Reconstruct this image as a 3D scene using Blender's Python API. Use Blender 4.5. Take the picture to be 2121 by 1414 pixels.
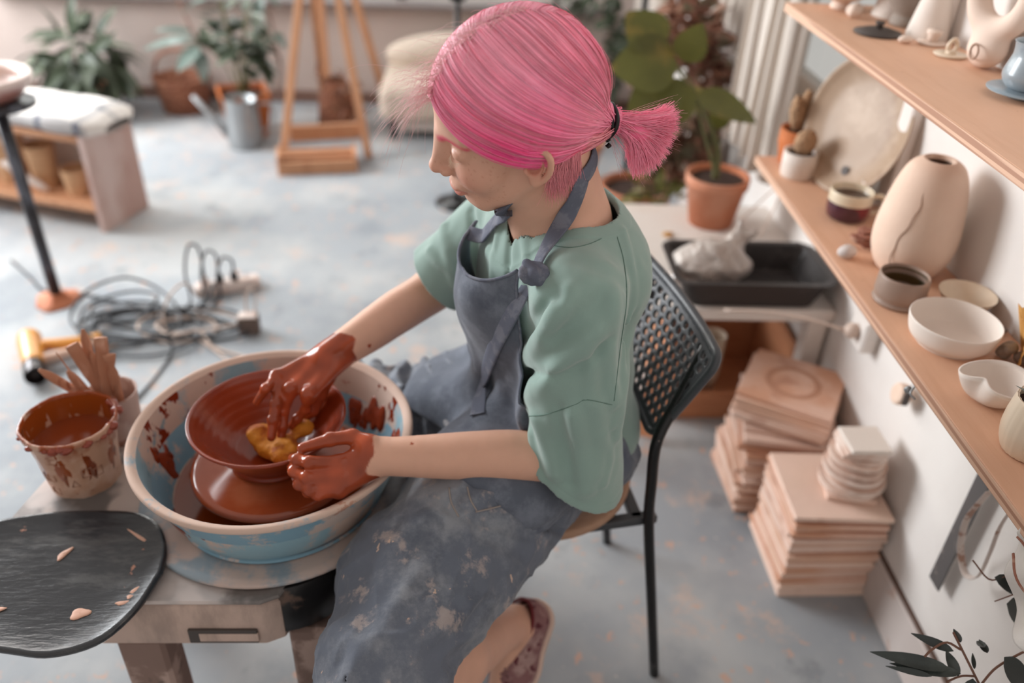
import bpy, math, random
import numpy as np
random.seed(7); np.random.seed(7)
for o in list(bpy.data.objects): bpy.data.objects.remove(o)
scene = bpy.context.scene
# ------------------------------------------------------------------ camera
from mathutils import Matrix
cam_d = bpy.data.cameras.new('camera'); cam = bpy.data.objects.new('camera', cam_d)
scene.collection.objects.link(cam); scene.camera = cam
cam_d.sensor_width = 36; cam_d.sensor_fit = 'HORIZONTAL'; cam_d.lens = 29.2206
cam_d.clip_start = .05; cam_d.clip_end = 60
rx, ux, bx = [[0.998833, -0.028712, 0.038831], [-0.01633, 0.5559, 0.831088], [-0.045448, -0.830753, 0.554783]]
cam.matrix_world = Matrix(((rx[0],ux[0],bx[0],0),(rx[1],ux[1],bx[1],0),(rx[2],ux[2],bx[2],1.45),(0,0,0,1)))
cam_d.dof.use_dof = True; cam_d.dof.focus_distance = 1.05; cam_d.dof.aperture_fstop = 1.8
# ------------------------------------------------------------------ world, window light, exposure
world = bpy.data.worlds.new('world'); scene.world = world; world.use_nodes = True
bg = world.node_tree.nodes['Background']; bg.inputs[0].default_value = (1.0, .93, .88, 1); bg.inputs[1].default_value = .52
scene.view_settings.view_transform = 'Standard'; scene.view_settings.look = 'None'
scene.view_settings.gamma = 1; scene.view_settings.use_curve_mapping = False
scene.view_settings.exposure = 0.2
def area(name, loc, target, sx, sy, power, col):
    l = bpy.data.lights.new(name, 'AREA'); l.shape = 'RECTANGLE'; l.size = sx; l.size_y = sy; l.energy = power; l.color = col
    o = bpy.data.objects.new(name, l); scene.collection.objects.link(o); o.location = loc
    d = (Matrix.Translation(target).to_translation() - Matrix.Translation(loc).to_translation())
    o.rotation_euler = d.to_track_quat('-Z', 'Y').to_euler(); return o
# daylight through the tall side window and through the window in the back wall
area('window_daylight_side', (-3.55, 3.3, 1.75), (0, 1.4, .4), 1.9, 1.9, 225, (.93, .97, 1.0))
area('window_daylight_back', (-1.6, 4.75, 1.9), (-.2, 1.0, .5), 2.6, 1.5, 75, (1.0, .97, .94))

# ------------------------------------------------------------------ helpers
COL = bpy.context.scene.collection
def V(*a): return np.array(a, float)
def nrm(v):
    v = np.asarray(v, float); return v/max(1e-12, np.linalg.norm(v))
def lin(c):
    return tuple(((x/255)/12.92 if x/255 <= .04045 else ((x/255+.055)/1.055)**2.4) for x in c)

def tag(o, label=None, cat=None, group=None, kind=None):
    if label: o['label'] = label
    if cat: o['category'] = cat
    if group: o['group'] = group
    if kind: o['kind'] = kind
    return o
def empty(name, loc=(0,0,0), rz=0, label=None, cat=None, group=None):
    o = bpy.data.objects.new(name, None); COL.objects.link(o)
    o.location = loc; o.rotation_euler = (0,0,rz); o.empty_display_size = .05
    return tag(o, label, cat, group)
def copy_tree(o, parent=None):
    c = o.copy(); COL.objects.link(c)
    c.parent = parent
    for ch in [x for x in COL.objects if x.parent == o]: copy_tree(ch, c)
    return c

class MB:
    def __init__(s): s.v=[]; s.f=[]; s.n=0
    def add(s, v, f):
        v = np.asarray(v, float)
        s.v.append(v); s.f += [tuple(i+s.n for i in q) for q in f]; s.n += len(v); return s
    def box(s, c, size, rz=0, bev=.002, M=None):
        x,y,z = [d/2 for d in size]; b = min(bev, x*.9, y*.9, z*.9)
        vs=[]; idx={}
        for sx in(-1,1):
            for sy in(-1,1):
                for sz in(-1,1):
                    for ax in range(3):
                        p=[sx*x,sy*y,sz*z]
                        for k in range(3):
                            if k!=ax: p[k]-= (sx,sy,sz)[k]*b
                        idx[(sx,sy,sz,ax)]=len(vs); vs.append(p)
        fs=[]
        sg=(-1,1)
        for ax in range(3):
            o=[k for k in range(3) if k!=ax]
            for s1 in sg:
                q=[]
                for (a,bb) in ((-1,-1),(1,-1),(1,1),(-1,1)):
                    t=[0,0,0]; t[ax]=s1; t[o[0]]=a; t[o[1]]=bb; q.append(idx[(*t,ax)])
                fs.append(q)
            for a in sg:
                for bb in sg:
                    q=[]
                    for (e,k) in ((-1,o[0]),(1,o[0]),(1,o[1]),(-1,o[1])):
                        t=[0,0,0]; t[ax]=e; t[o[0]]=a; t[o[1]]=bb; q.append(idx[(*t,k)])
                    fs.append(q)
        for sx in sg:
            for sy in sg:
                for sz in sg: fs.append([idx[(sx,sy,sz,k)] for k in range(3)])
        vs=np.array(vs)
        cen=vs  # orient outward
        out=[]
        for q in fs:
            p=vs[list(q)]; n=np.cross(p[1]-p[0],p[2]-p[0])
            out.append(q if np.dot(n,p.mean(0))>0 else q[::-1])
        if M is not None: vs=vs@np.asarray(M).T
        if rz:
            cc,ss=math.cos(rz),math.sin(rz); vs=vs@np.array([[cc,ss,0],[-ss,cc,0],[0,0,1]])
        return s.add(vs+np.array(c), out)
    def bar(s, a, b, w, h, bev=.002, up=(0,0,1)):
        a=np.array(a,float); b=np.array(b,float); d=b-a; L=np.linalg.norm(d); d/=L
        u=np.array(up,float); 
        if abs(np.dot(u,d))>.95: u=np.array([0,1.,0])
        sx=nrm(np.cross(u,d)); sy=np.cross(d,sx)
        return s.box((a+b)/2,(w,h,L),bev=bev,M=np.stack([sx,sy,d],1))
    def lathe(s, prof, c=(0,0,0), n=48, M=None, sx=1, sy=1, wob=None):
        prof=list(prof); vs=[]; fs=[]; m=len(prof)
        for i in range(n):
            a=2*math.pi*i/n
            for j,(r,z) in enumerate(prof):
                rr=r if wob is None else r+wob(a,z,j)
                vs.append((rr*math.cos(a)*sx, rr*math.sin(a)*sy, z))
        for i in range(n):
            k=(i+1)%n
            for j in range(m-1):
                fs.append((i*m+j,k*m+j,k*m+j+1,i*m+j+1))
        vs=np.array(vs)
        if M is not None: vs=vs@np.asarray(M).T
        return s.add(vs+np.array(c), fs)
    def tube(s, pts, r, n=8, cap=True, flat=None, up=None):
        P=np.array(pts,float); m=len(P)
        R_=np.full(m,r,float) if np.isscalar(r) else np.array(r,float)
        T=np.gradient(P,axis=0); T/=np.maximum(1e-9,np.linalg.norm(T,axis=1))[:,None]
        u=np.array(up,float) if up is not None else (np.array([0,0,1.]) if abs(T[0][2])<.9 else np.array([1.,0,0]))
        vs=[]
        U=nrm(u-T[0]*np.dot(u,T[0]))
        for i in range(m):
            U=nrm(U-T[i]*np.dot(U,T[i])); W=np.cross(T[i],U)
            for k in range(n):
                a=2*math.pi*k/n
                f1=1 if flat is None else flat
                vs.append(P[i]+R_[i]*(math.cos(a)*W+math.sin(a)*U*f1))
        fs=[]
        for i in range(m-1):
            for k in range(n):
                k2=(k+1)%n
                fs.append((i*n+k,i*n+k2,(i+1)*n+k2,(i+1)*n+k))
        if cap:
            vs.append(P[0]);vs.append(P[-1]); a=m*n
            for k in range(n):
                k2=(k+1)%n
                fs.append((a,k2,k)); fs.append((a+1,(m-1)*n+k,(m-1)*n+k2))
        return s.add(vs,fs)
    def sheet(s, G, closed_u=False):
        G=np.array(G,float); a,b=G.shape[:2]
        fs=[]
        for i in range(a-1+(1 if closed_u else 0)):
            for j in range(b-1):
                i2=(i+1)%a
                fs.append((i*b+j,i2*b+j,i2*b+j+1,i*b+j+1))
        return s.add(G.reshape(-1,3),fs)
    def prism(s, poly, z0, z1, c=(0,0,0), M=None, bev=.003):
        P=np.array(poly,float); n=len(P); cen=P.mean(0)
        def ring(sc,z): 
            d=P-cen; l=np.linalg.norm(d,axis=1)[:,None]; return np.c_[cen+d*(1-sc/np.maximum(l,1e-6)),np.full(n,z)]
        rs=[ring(bev,z0),ring(0,z0+bev),ring(0,z1-bev),ring(bev,z1)]
        vs=np.concatenate(rs); fs=[]
        for j in range(3):
            for i in range(n):
                k=(i+1)%n; fs.append((j*n+i,j*n+k,(j+1)*n+k,(j+1)*n+i))
        fs.append(tuple(range(n))[::-1]); fs.append(tuple(3*n+i for i in range(n)))
        if M is not None: vs=vs@np.asarray(M).T
        return s.add(vs+np.array(c),fs)
    def build(s, name, mat, parent=None, smooth=False, label=None, cat=None, group=None, kind=None, solid=0, sub=0, loc=None, world=False):
        v=np.concatenate(s.v) if s.v else np.zeros((0,3))
        return mk(name, v, s.f, mat, parent, smooth, label, cat, group, kind, solid, sub, loc, world)

def mk(name, v, f, mat, parent=None, smooth=False, label=None, cat=None, group=None, kind=None, solid=0, sub=0, loc=None, world=False):
    me=bpy.data.meshes.new(name)
    v=np.asarray(v,float)
    if world and parent is not None:
        q=parent; off=np.zeros(3)
        while q is not None: off+=np.array(q.location); q=q.parent
        v=v-off
    if loc is None and parent is None and kind!='structure' and len(v):
        loc=V((v[:,0].min()+v[:,0].max())/2,(v[:,1].min()+v[:,1].max())/2,v[:,2].min())
    if loc is not None: v=v-np.array(loc)
    if isinstance(f,np.ndarray) and len(f):
        me.vertices.add(len(v)); me.vertices.foreach_set('co',v.astype(np.float32).ravel())
        k=f.shape[1]; me.loops.add(f.size); me.loops.foreach_set('vertex_index',f.astype(np.int32).ravel())
        me.polygons.add(len(f)); me.polygons.foreach_set('loop_start',np.arange(0,f.size,k,dtype=np.int32))
        me.polygons.foreach_set('loop_total',np.full(len(f),k,np.int32))
        me.update(calc_edges=True); me.validate()
    else:
        me.from_pydata([tuple(x) for x in v],[],f); me.update()
    if smooth: me.polygons.foreach_set('use_smooth',[True]*len(me.polygons))
    me.materials.append(mat)
    o=bpy.data.objects.new(name,me); COL.objects.link(o)
    if loc is not None: o.location=loc
    if parent is not None:
        o.parent=parent
        if loc is None:
            pass
    if sub:
        m=o.modifiers.new('sub','SUBSURF'); m.levels=sub; m.render_levels=sub
    if solid:
        m=o.modifiers.new('sol','SOLIDIFY'); m.thickness=solid; m.offset=0
    if smooth=='auto':
        m=o.modifiers.new('es','EDGE_SPLIT'); m.split_angle=math.radians(40)
    return tag(o,label,cat,group,kind)

def attr(o, name, cols):
    a=o.data.color_attributes.new(name,'FLOAT_COLOR','POINT')
    c=np.asarray(cols,float)
    if c.shape[1]==3: c=np.c_[c,np.ones(len(c))]
    a.data.foreach_set('color',c.astype(np.float32).ravel())

def spline(P,n):
    P=np.array(P,float); P=np.vstack([2*P[0]-P[1],P,2*P[-1]-P[-2]]); m=len(P)-3
    out=[]
    for t in np.linspace(0,m-1e-9,n):
        i=int(t); u=t-i; a,b,c,d=P[i:i+4]
        out.append(.5*((2*b)+(-a+c)*u+(2*a-5*b+4*c-d)*u*u+(-a+3*b-3*c+d)*u**3))
    return np.array(out)

# ---- value noise usable on arrays
def hash3(i,j,k,seed=0):
    n=(i*374761393+j*668265263+k*2147483647+seed*1274126177)&0xffffffff
    n=((n^(n>>13))*1274126177)&0xffffffff
    return ((n^(n>>16))&0xffffff)/float(0xffffff)
def vnoise(P,s=1.,seed=0):
    Q=np.asarray(P,float)*s+1000.5; I=np.floor(Q).astype(np.int64); F=Q-I; F=F*F*(3-2*F)
    r=0
    for a in(0,1):
        for b in(0,1):
            for c in(0,1):
                w=(F[...,0] if a else 1-F[...,0])*(F[...,1] if b else 1-F[...,1])*(F[...,2] if c else 1-F[...,2])
                r=r+w*hash3(I[...,0]+a,I[...,1]+b,I[...,2]+c,seed)
    return r*2-1
def fbm(P,s=1.,seed=0,o=3):
    r=0;a=1
    for i in range(o): r=r+a*vnoise(P,s*2**i,seed+i*7); a*=.5
    return r

# ---- signed distance shapes and a sparse surface-nets mesher
class SDF:
    """list of primitives blended with a smooth union, culled per block"""
    def __init__(s): s.it=[]; s.post=None
    def add(s,fn,c,r,k=.01,sub=False): s.it.append((fn,np.array(c,float),r,k,sub)); return s
    def cone(s,a,b,ra,rb,k=.01,sub=False):
        a=np.array(a,float); b=np.array(b,float); d=b-a; L2=max(1e-12,d@d)
        def fn(P):
            q=P-a; t=np.clip(q@d/L2,0,1); return np.sqrt(((q-t[:,None]*d)**2).sum(1))-(ra+(rb-ra)*t)
        return s.add(fn,(a+b)/2,math.sqrt(L2)/2+max(ra,rb),k,sub)
    def ell(s,c,rad,M=None,k=.01,sub=False):
        c=np.array(c,float); rad=np.array(rad,float); M=np.eye(3) if M is None else np.array(M,float)  # rows = local axes
        def fn(P):
            q=(P-c)@M.T; k0=np.sqrt(((q/rad)**2).sum(1)); k1=np.sqrt(((q/rad**2)**2).sum(1))
            return k0*(k0-1)/np.maximum(k1,1e-9)
        return s.add(fn,c,rad.max(),k,sub)
    def chain(s,pts,rs,k=.01,sub=False):
        for i in range(len(pts)-1): s.cone(pts[i],pts[i+1],rs[i],rs[i+1],k,sub)
        return s
    def box(s,c,h,M=None,r=.002,k=.003,sub=False):
        c=np.array(c,float); h=np.array(h,float); M=np.eye(3) if M is None else np.array(M,float)
        def fn(P):
            q=np.abs((P-c)@M.T)-(h-r); return np.linalg.norm(np.maximum(q,0),axis=1)+np.minimum(q.max(1),0)-r
        return s.add(fn,c,np.linalg.norm(h),k,sub)
    def __call__(s,P):
        P=np.asarray(P,float); c=(P.min(0)+P.max(0))/2; R_=np.linalg.norm(P.max(0)-P.min(0))/2
        d=None; mnd=1e9
        if getattr(s,'_n',-1)!=len(s.it):
            s._n=len(s.it); s._c=np.array([i[1] for i in s.it]); s._r=np.array([i[2] for i in s.it]); s._k=np.array([i[3] for i in s.it]); s._s=np.array([i[4] for i in s.it])
        gaps=np.sqrt(((s._c-c)**2).sum(1))-s._r-R_; far_=gaps>.05+s._k*1.8
        m_=far_&~s._s
        if m_.any(): mnd=gaps[m_].min()
        for ii in np.flatnonzero(~far_):
            fn,cc,r,k,sub=s.it[ii]
            e=fn(P)
            if d is None:
                if sub: continue
                d=e; continue
            if sub:
                h=np.clip(.5-.5*(e+d)/k,0,1); d=d+(-e-d)*h+k*h*(1-h)
            else:
                h=np.clip(.5+.5*(d-e)/k,0,1); d=d+(e-d)*h-k*h*(1-h)
        if d is None: d=np.full(len(P),max(.03,mnd) if mnd<1e8 else .5)
        if s.post is not None: d=s.post(P,d)
        return d
OFF=np.array([(a,b,c) for a in(0,1) for b in(0,1) for c in(0,1)])
def nets(f,lo,hi,h,B=14,slack=1.35):
    lo=np.array(lo,float); hi=np.array(hi,float)
    nb=np.maximum(1,np.ceil((hi-lo)/h/B).astype(int))
    g=np.stack(np.meshgrid(*[np.arange(n) for n in nb],indexing='ij'),-1).reshape(-1,3)
    cen=lo+(g+.5)*B*h; rad=.5*B*h*math.sqrt(3)
    dc=np.concatenate([f(c_) for c_ in np.array_split(cen,max(1,len(cen)//6000))])
    g=g[np.abs(dc)<rad*slack+h]
    N=(nb*B+1).astype(np.int64)
    loc=np.stack(np.meshgrid(*[np.arange(B+1)]*3,indexing='ij'),-1).reshape(-1,3)
    cellv=[];cellid=[];quads=[]
    def cid(c): return (c[:,0]*N[1]+c[:,1])*N[2]+c[:,2]
    for b in g:
        base=b*B; P=lo+(base+loc)*h
        D=f(P).reshape(B+1,B+1,B+1); S=D<0
        if S.all() or (~S).all(): continue
        cnt=sum(S[a:B+a,bb:B+bb,c:B+c].astype(int) for a,bb,c in OFF)
        cells=np.argwhere((cnt>0)&(cnt<8))
        acc=np.zeros((len(cells),3)); num=np.zeros(len(cells))
        for ax in range(3):
            for o in OFF:
                if o[ax]: continue
                p0=cells+o; p1=p0.copy(); p1[:,ax]+=1
                d0=D[p0[:,0],p0[:,1],p0[:,2]]; d1=D[p1[:,0],p1[:,1],p1[:,2]]
                m=(d0<0)!=(d1<0)
                t=np.where(m,d0/np.where(m,d0-d1,1),0)
                q=o+np.zeros((len(cells),3)); q[:,ax]+=t
                acc+=q*m[:,None]; num+=m
        cellv.append(lo+(base+cells+acc/num[:,None])*h); cellid.append(cid(base+cells))
        for ax in range(3):
            sl=[slice(0,B)]*3; s2=[slice(0,B)]*3; s2[ax]=slice(1,B+1)
            A=S[tuple(sl)];C_=S[tuple(s2)]
            e=np.argwhere(A!=C_)
            if not len(e): continue
            flip=A[e[:,0],e[:,1],e[:,2]]
            u,v=(ax+1)%3,(ax+2)%3; E=base+e; q=[]
            for du,dv in((0,0),(1,0),(1,1),(0,1)):
                c=E.copy(); c[:,u]-=du; c[:,v]-=dv; q.append(cid(c))
            q=np.stack(q,1); q[~flip]=q[~flip][:,::-1]
            quads.append(q)
    if not cellv: return np.zeros((0,3)),np.zeros((0,4),int)
    ids=np.concatenate(cellid); vs=np.concatenate(cellv); o=np.argsort(ids); ids=ids[o]; vs=vs[o]
    Q=np.concatenate(quads); pos=np.clip(np.searchsorted(ids,Q),0,len(ids)-1)
    Q=pos[(ids[pos]==Q).all(1)]
    # pull to the surface
    order=np.arange(len(vs))
    key=(np.floor((vs-lo)/(B*h)).astype(np.int64)@np.array([1,4096,4096*4096])); o=np.argsort(key,kind='stable')
    cuts=np.flatnonzero(np.diff(key[o]))+1
    for ch in np.split(o,cuts):
        for _ in range(2):
            p=vs[ch]; e=h*.4
            m0=len(p); A_=f(np.concatenate([p]+[p+sg*np.eye(3)[i]*e for i in range(3) for sg in(1,-1)])).reshape(7,m0); d=A_[0]; gx=np.stack([A_[1]-A_[2],A_[3]-A_[4],A_[5]-A_[6]],1)/(2*e)
            g2=np.maximum((gx**2).sum(1),.2); st=-(d/g2)[:,None]*gx
            l=np.linalg.norm(st,axis=1)[:,None]; st*=np.minimum(1,h*.5/np.maximum(l,1e-9)); vs[ch]=p+st
    return vs,Q
def relax(v,Q,n=2,a=.5):
    v=v.copy()
    for _ in range(n):
        acc=np.zeros_like(v); c=np.zeros(len(v))
        for i in range(4):
            j=(i+1)%4
            np.add.at(acc,Q[:,i],v[Q[:,j]]); np.add.at(c,Q[:,i],1)
            np.add.at(acc,Q[:,j],v[Q[:,i]]); np.add.at(c,Q[:,j],1)
        v=v*(1-a)+acc/np.maximum(c,1)[:,None]*a
    return v

# ------------------------------------------------------------------ materials
def mat(name, col, rough=.6, metal=0, layers=(), bump=0, bscale=60, bdet=4, bstretch=(1,1,1), spec=.5, var=.06, vscale=6, sheen=0, trans=0, coat=0, sss=0, attrcol=None, ior=1.45, rlayer=None, alpha=None, bands=None):
    m=bpy.data.materials.new(name); m.use_nodes=True; nt=m.node_tree; N=nt.nodes; L=nt.links
    p=N['Principled BSDF']
    tc=N.new('ShaderNodeTexCoord')
    def noise(scale,det=4,stretch=(1,1,1),seed=0,rgh=.55,dist=0):
        mp=N.new('ShaderNodeMapping'); L.new(tc.outputs['Object'],mp.inputs[0]); mp.inputs['Scale'].default_value=stretch; mp.inputs['Location'].default_value=(seed*3.7,seed*1.3,seed*2.1)
        n=N.new('ShaderNodeTexNoise'); n.inputs['Scale'].default_value=scale; n.inputs['Detail'].default_value=det; n.inputs['Roughness'].default_value=rgh; n.inputs['Distortion'].default_value=dist
        L.new(mp.outputs[0],n.inputs['Vector']); return n.outputs['Fac']
    def mapr(s,a,b,c=0,d=1):
        r=N.new('ShaderNodeMapRange'); r.inputs['From Min'].default_value=a; r.inputs['From Max'].default_value=b; r.inputs['To Min'].default_value=c; r.inputs['To Max'].default_value=d; r.interpolation_type='SMOOTHSTEP' if c==0 and d==1 else 'LINEAR'
        L.new(s,r.inputs['Value']); return r.outputs[0]
    base=lin(col)
    if attrcol:
        a=N.new('ShaderNodeVertexColor'); a.layer_name=attrcol; cur=a.outputs['Color']
    else:
        rgb=N.new('ShaderNodeRGB'); rgb.outputs[0].default_value=(*base,1); cur=rgb.outputs[0]
    if var:
        hs=N.new('ShaderNodeHueSaturation'); L.new(cur,hs.inputs['Color']); L.new(mapr(noise(vscale,3),.3,.7,1-var,1+var),hs.inputs['Value']); cur=hs.outputs[0]
    rcur=None
    for ly in layers:
        f=mapr(noise(ly.get('scale',8),ly.get('det',5),ly.get('stretch',(1,1,1)),ly.get('seed',1),ly.get('rgh',.6),ly.get('dist',0)),ly['lo'],ly['hi'],0,1)
        if 'amt' in ly:
            mu=N.new('ShaderNodeMath'); mu.operation='MULTIPLY'; mu.inputs[1].default_value=ly['amt']; L.new(f,mu.inputs[0]); f=mu.outputs[0]
        if 'zr' in ly:   # more of it towards one height
            sp=N.new('ShaderNodeSeparateXYZ'); L.new(tc.outputs['Object'],sp.inputs[0])
            g=mapr(sp.outputs[2],ly['zr'][0],ly['zr'][1]); mu=N.new('ShaderNodeMath'); mu.operation='MULTIPLY'; L.new(f,mu.inputs[0]); L.new(g,mu.inputs[1]); f=mu.outputs[0]
        mx=N.new('ShaderNodeMix'); mx.data_type='RGBA'; L.new(f,mx.inputs[0]); L.new(cur,mx.inputs[6]); mx.inputs[7].default_value=(*lin(ly['col']),1); cur=mx.outputs[2]
        if 'rough' in ly:
            m2=N.new('ShaderNodeMix'); m2.data_type='FLOAT'; L.new(f,m2.inputs[0])
            if rcur is None: m2.inputs[2].default_value=rough
            else: L.new(rcur,m2.inputs[2])
            m2.inputs[3].default_value=ly['rough']; rcur=m2.outputs[0]
    L.new(cur,p.inputs['Base Color'])
    if rcur is not None: L.new(rcur,p.inputs['Roughness'])
    else: p.inputs['Roughness'].default_value=rough
    p.inputs['Metallic'].default_value=metal; p.inputs['IOR'].default_value=ior
    p.inputs['Specular IOR Level'].default_value=spec
    if trans: p.inputs['Transmission Weight'].default_value=trans
    if sheen: p.inputs['Sheen Weight'].default_value=sheen; p.inputs['Sheen Roughness'].default_value=.5
    if coat: p.inputs['Coat Weight'].default_value=coat; p.inputs['Coat Roughness'].default_value=.12
    if sss: p.inputs['Subsurface Weight'].default_value=sss; p.inputs['Subsurface Radius'].default_value=(.012,.005,.003); p.inputs['Subsurface Scale'].default_value=1
    if alpha is not None: p.inputs['Alpha'].default_value=alpha
    if bump:
        b=N.new('ShaderNodeBump'); b.inputs['Strength'].default_value=1; b.inputs['Distance'].default_value=bump
        L.new(noise(bscale,bdet,bstretch,5),b.inputs['Height']); L.new(b.outputs[0],p.inputs['Normal'])
    return m
CLAY=(196,148,124); WET=(132,48,20)
M_floor=mat('painted_floor',(156,161,166),.62,layers=[
    dict(col=(192,192,190),scale=1.6,lo=.42,hi=.62,amt=.6),
    dict(col=(124,132,140),scale=2.7,lo=.5,hi=.68,seed=4,amt=.55),
    dict(col=(205,178,162),scale=5,lo=.56,hi=.66,seed=2,det=8,rgh=.7,amt=.6),
    dict(col=(204,164,142),scale=24,lo=.625,hi=.66,seed=3,det=4,amt=.8),
    dict(col=(205,195,188),scale=60,lo=.70,hi=.74,seed=6,det=2,amt=.7),
    dict(col=(104,110,116),scale=7,lo=.60,hi=.72,seed=8,det=7,amt=.45)],bump=.0006,bscale=30,var=.03,vscale=3)
M_wall=mat('white_wall_paint',(224,218,213),.8,layers=[dict(col=(205,196,190),scale=3,lo=.5,hi=.75,amt=.5),dict(col=(205,172,155),scale=40,lo=.76,hi=.8,amt=.6)],bump=.0006,bscale=25,var=.015)
M_wallb=mat('beige_back_wall',(196,180,172),.85,bump=.0006,bscale=25,var=.02)
M_trim=mat('baseboard_paint',(200,188,182),.6,layers=[dict(col=(180,140,122),scale=14,lo=.62,hi=.7,amt=.6)],var=.03)
M_seam=mat('dark_joint',(96,74,64),.9)
M_ply=mat('shelf_plywood',(222,176,146),.55,layers=[dict(col=(206,156,124),scale=7,lo=.45,hi=.7,stretch=(6,.5,6),amt=.5),dict(col=(222,178,150),scale=12,lo=.5,hi=.7,stretch=(8,.6,8),seed=3,amt=.5),dict(col=(120,84,66),scale=70,lo=.74,hi=.78,seed=7,det=2,amt=.5)],bump=.0002,bscale=40,bstretch=(8,.7,8))
M_plyedge=mat('plywood_edge',(216,176,150),.6,layers=[dict(col=(150,100,76),scale=60,lo=.48,hi=.56,stretch=(.1,.02,3.6),det=0,amt=.7)],var=.04)
def boardmat(i,c):
    return mat('clay_dusted_board_%d'%i,c,.8,layers=[dict(col=(232,200,184),scale=6,lo=.4,hi=.62,det=6,seed=i,amt=.6),dict(col=(172,120,98),scale=9,lo=.58,hi=.7,det=5,seed=i+9,amt=.55)],bump=.0006,bscale=50,bstretch=(1,1,3),var=.06)
M_boards=[boardmat(i,c) for i,c in enumerate([(222,186,164),(214,172,148),(228,198,180),(208,156,128),(220,190,174)])]
M_bone=mat('bone_dry_clay',(226,205,190),.75,bump=.0003,bscale=90,var=.03)
M_white_clay=mat('white_bisque',(226,214,204),.7,bump=.0002,bscale=120,var=.02)
M_cream=mat('cream_glaze',(222,203,180),.35,layers=[dict(col=(198,168,140),scale=9,lo=.5,hi=.7,amt=.4)],var=.03,coat=.2)
M_vase=mat('pinkish_raw_vase',(230,202,182),.72,layers=[dict(col=(216,182,160),scale=5,lo=.5,hi=.7,amt=.4)],bump=.0003,bscale=100)
M_inside=mat('dark_vase_inside',(120,84,64),.8)
M_seamclay=mat('vase_seam',(150,118,98),.8)
M_grey_glaze=mat('blue_grey_glaze',(140,152,160),.3,layers=[dict(col=(174,184,188),scale=9,lo=.42,hi=.62,amt=.6),dict(col=(96,80,72),scale=16,lo=.62,hi=.7,seed=3,amt=.7),dict(col=(110,124,136),scale=22,lo=.58,hi=.68,seed=6,amt=.6)],coat=.4,var=.08)
M_greyclay=mat('grey_stoneware',(150,138,128),.7,bump=.0004,bscale=60,bstretch=(1,1,8))
M_dark_lid=mat('dark_stoneware_lid',(74,66,62),.55)
M_mugred=mat('dark_red_glaze',(72,34,48),.18,layers=[dict(col=(120,26,40),scale=14,lo=.5,hi=.62,amt=.9),dict(col=(60,50,80),scale=10,lo=.58,hi=.7,seed=4,amt=.8)],coat=.6)
M_mugcream=mat('mug_cream_rim',(218,202,176),.3,coat=.3)
M_tea=mat('dark_tea',(52,10,14),.05,coat=.5)
M_brownjar=mat('brown_glaze_jar',(150,126,112),.45,layers=[dict(col=(178,128,92),scale=8,lo=.45,hi=.65,amt=.7)],var=.08)
M_olive=mat('olive_glaze_inside',(92,72,44),.3,layers=[dict(col=(52,58,44),scale=12,lo=.5,hi=.6,amt=.8)],coat=.4)
M_stone=mat('pale_pebble',(206,196,192),.7,layers=[dict(col=(180,166,160),scale=20,lo=.5,hi=.7,amt=.5)])
M_darkstone=mat('brown_pebble',(128,112,102),.6)
M_coral=mat('reddish_dried_mushroom',(150,98,80),.8,layers=[dict(col=(196,160,140),scale=40,lo=.5,hi=.6,amt=.7)],bump=.002,bscale=80)
M_gingko=mat('yellow_dried_leaf',(204,152,84),.7,layers=[dict(col=(176,116,58),scale=30,lo=.5,hi=.7,stretch=(1,1,1),amt=.6)])
M_soil=mat('potting_soil',(62,44,36),.95,bump=.004,bscale=120,layers=[dict(col=(120,90,76),scale=120,lo=.6,hi=.7)])
M_terra=mat('terracotta',(190,116,82),.75,layers=[dict(col=(214,160,134),scale=5,lo=.5,hi=.7,amt=.6)],bump=.0004,bscale=60)
M_terra2=mat('orange_terracotta',(196,112,62),.75,layers=[dict(col=(170,88,52),scale=6,lo=.5,hi=.7,amt=.6)])
M_cactus=mat('tan_cactus',(176,140,108),.85,layers=[dict(col=(120,88,64),scale=90,lo=.6,hi=.66,det=1)],bump=.002,bscale=160)
M_leafdk=mat('dark_green_leaf',(66,76,58),.45,layers=[dict(col=(94,106,84),scale=10,lo=.5,hi=.7,amt=.6)],var=.15,coat=.1)
M_leafol=mat('olive_green_leaf',(98,98,44),.45,layers=[dict(col=(150,124,60),scale=9,lo=.52,hi=.7,amt=.6)],var=.15,coat=.1)
M_leafgrey=mat('grey_green_leaf',(120,138,130),.4,layers=[dict(col=(196,206,204),scale=9,lo=.5,hi=.7,amt=.6)],var=.12)
M_leafred=mat('reddish_brown_leaf',(132,92,76),.6,layers=[dict(col=(186,142,118),scale=16,lo=.5,hi=.65,amt=.8),dict(col=(96,106,84),scale=12,lo=.5,hi=.6,seed=5,amt=.7)],var=.2)
M_leafblue=mat('blackish_green_leaf',(52,60,58),.35,layers=[dict(col=(84,92,88),scale=14,lo=.5,hi=.7,amt=.6)],var=.15,coat=.15)
M_stem=mat('reddish_stem',(128,92,76),.7)
M_stemg=mat('green_stem',(104,104,66),.7)
M_curtain=mat('sheer_linen_curtain',(232,224,216),.9,trans=0,bump=.0004,bscale=300,var=.02)
nt=M_curtain.node_tree; _p=nt.nodes['Principled BSDF']; _t=nt.nodes.new('ShaderNodeBsdfTranslucent'); _t.inputs[0].default_value=(*lin((235,222,210)),1)
_m=nt.nodes.new('ShaderNodeMixShader'); _m.inputs[0].default_value=.35; nt.links.new(_p.outputs[0],_m.inputs[1]); nt.links.new(_t.outputs[0],_m.inputs[2]); nt.links.new(_m.outputs[0],nt.nodes['Material Output'].inputs[0])
M_whitepaint=mat('white_laminate',(226,216,208),.5,layers=[dict(col=(214,190,172),scale=5,lo=.5,hi=.75,amt=.5)],var=.02)
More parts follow.
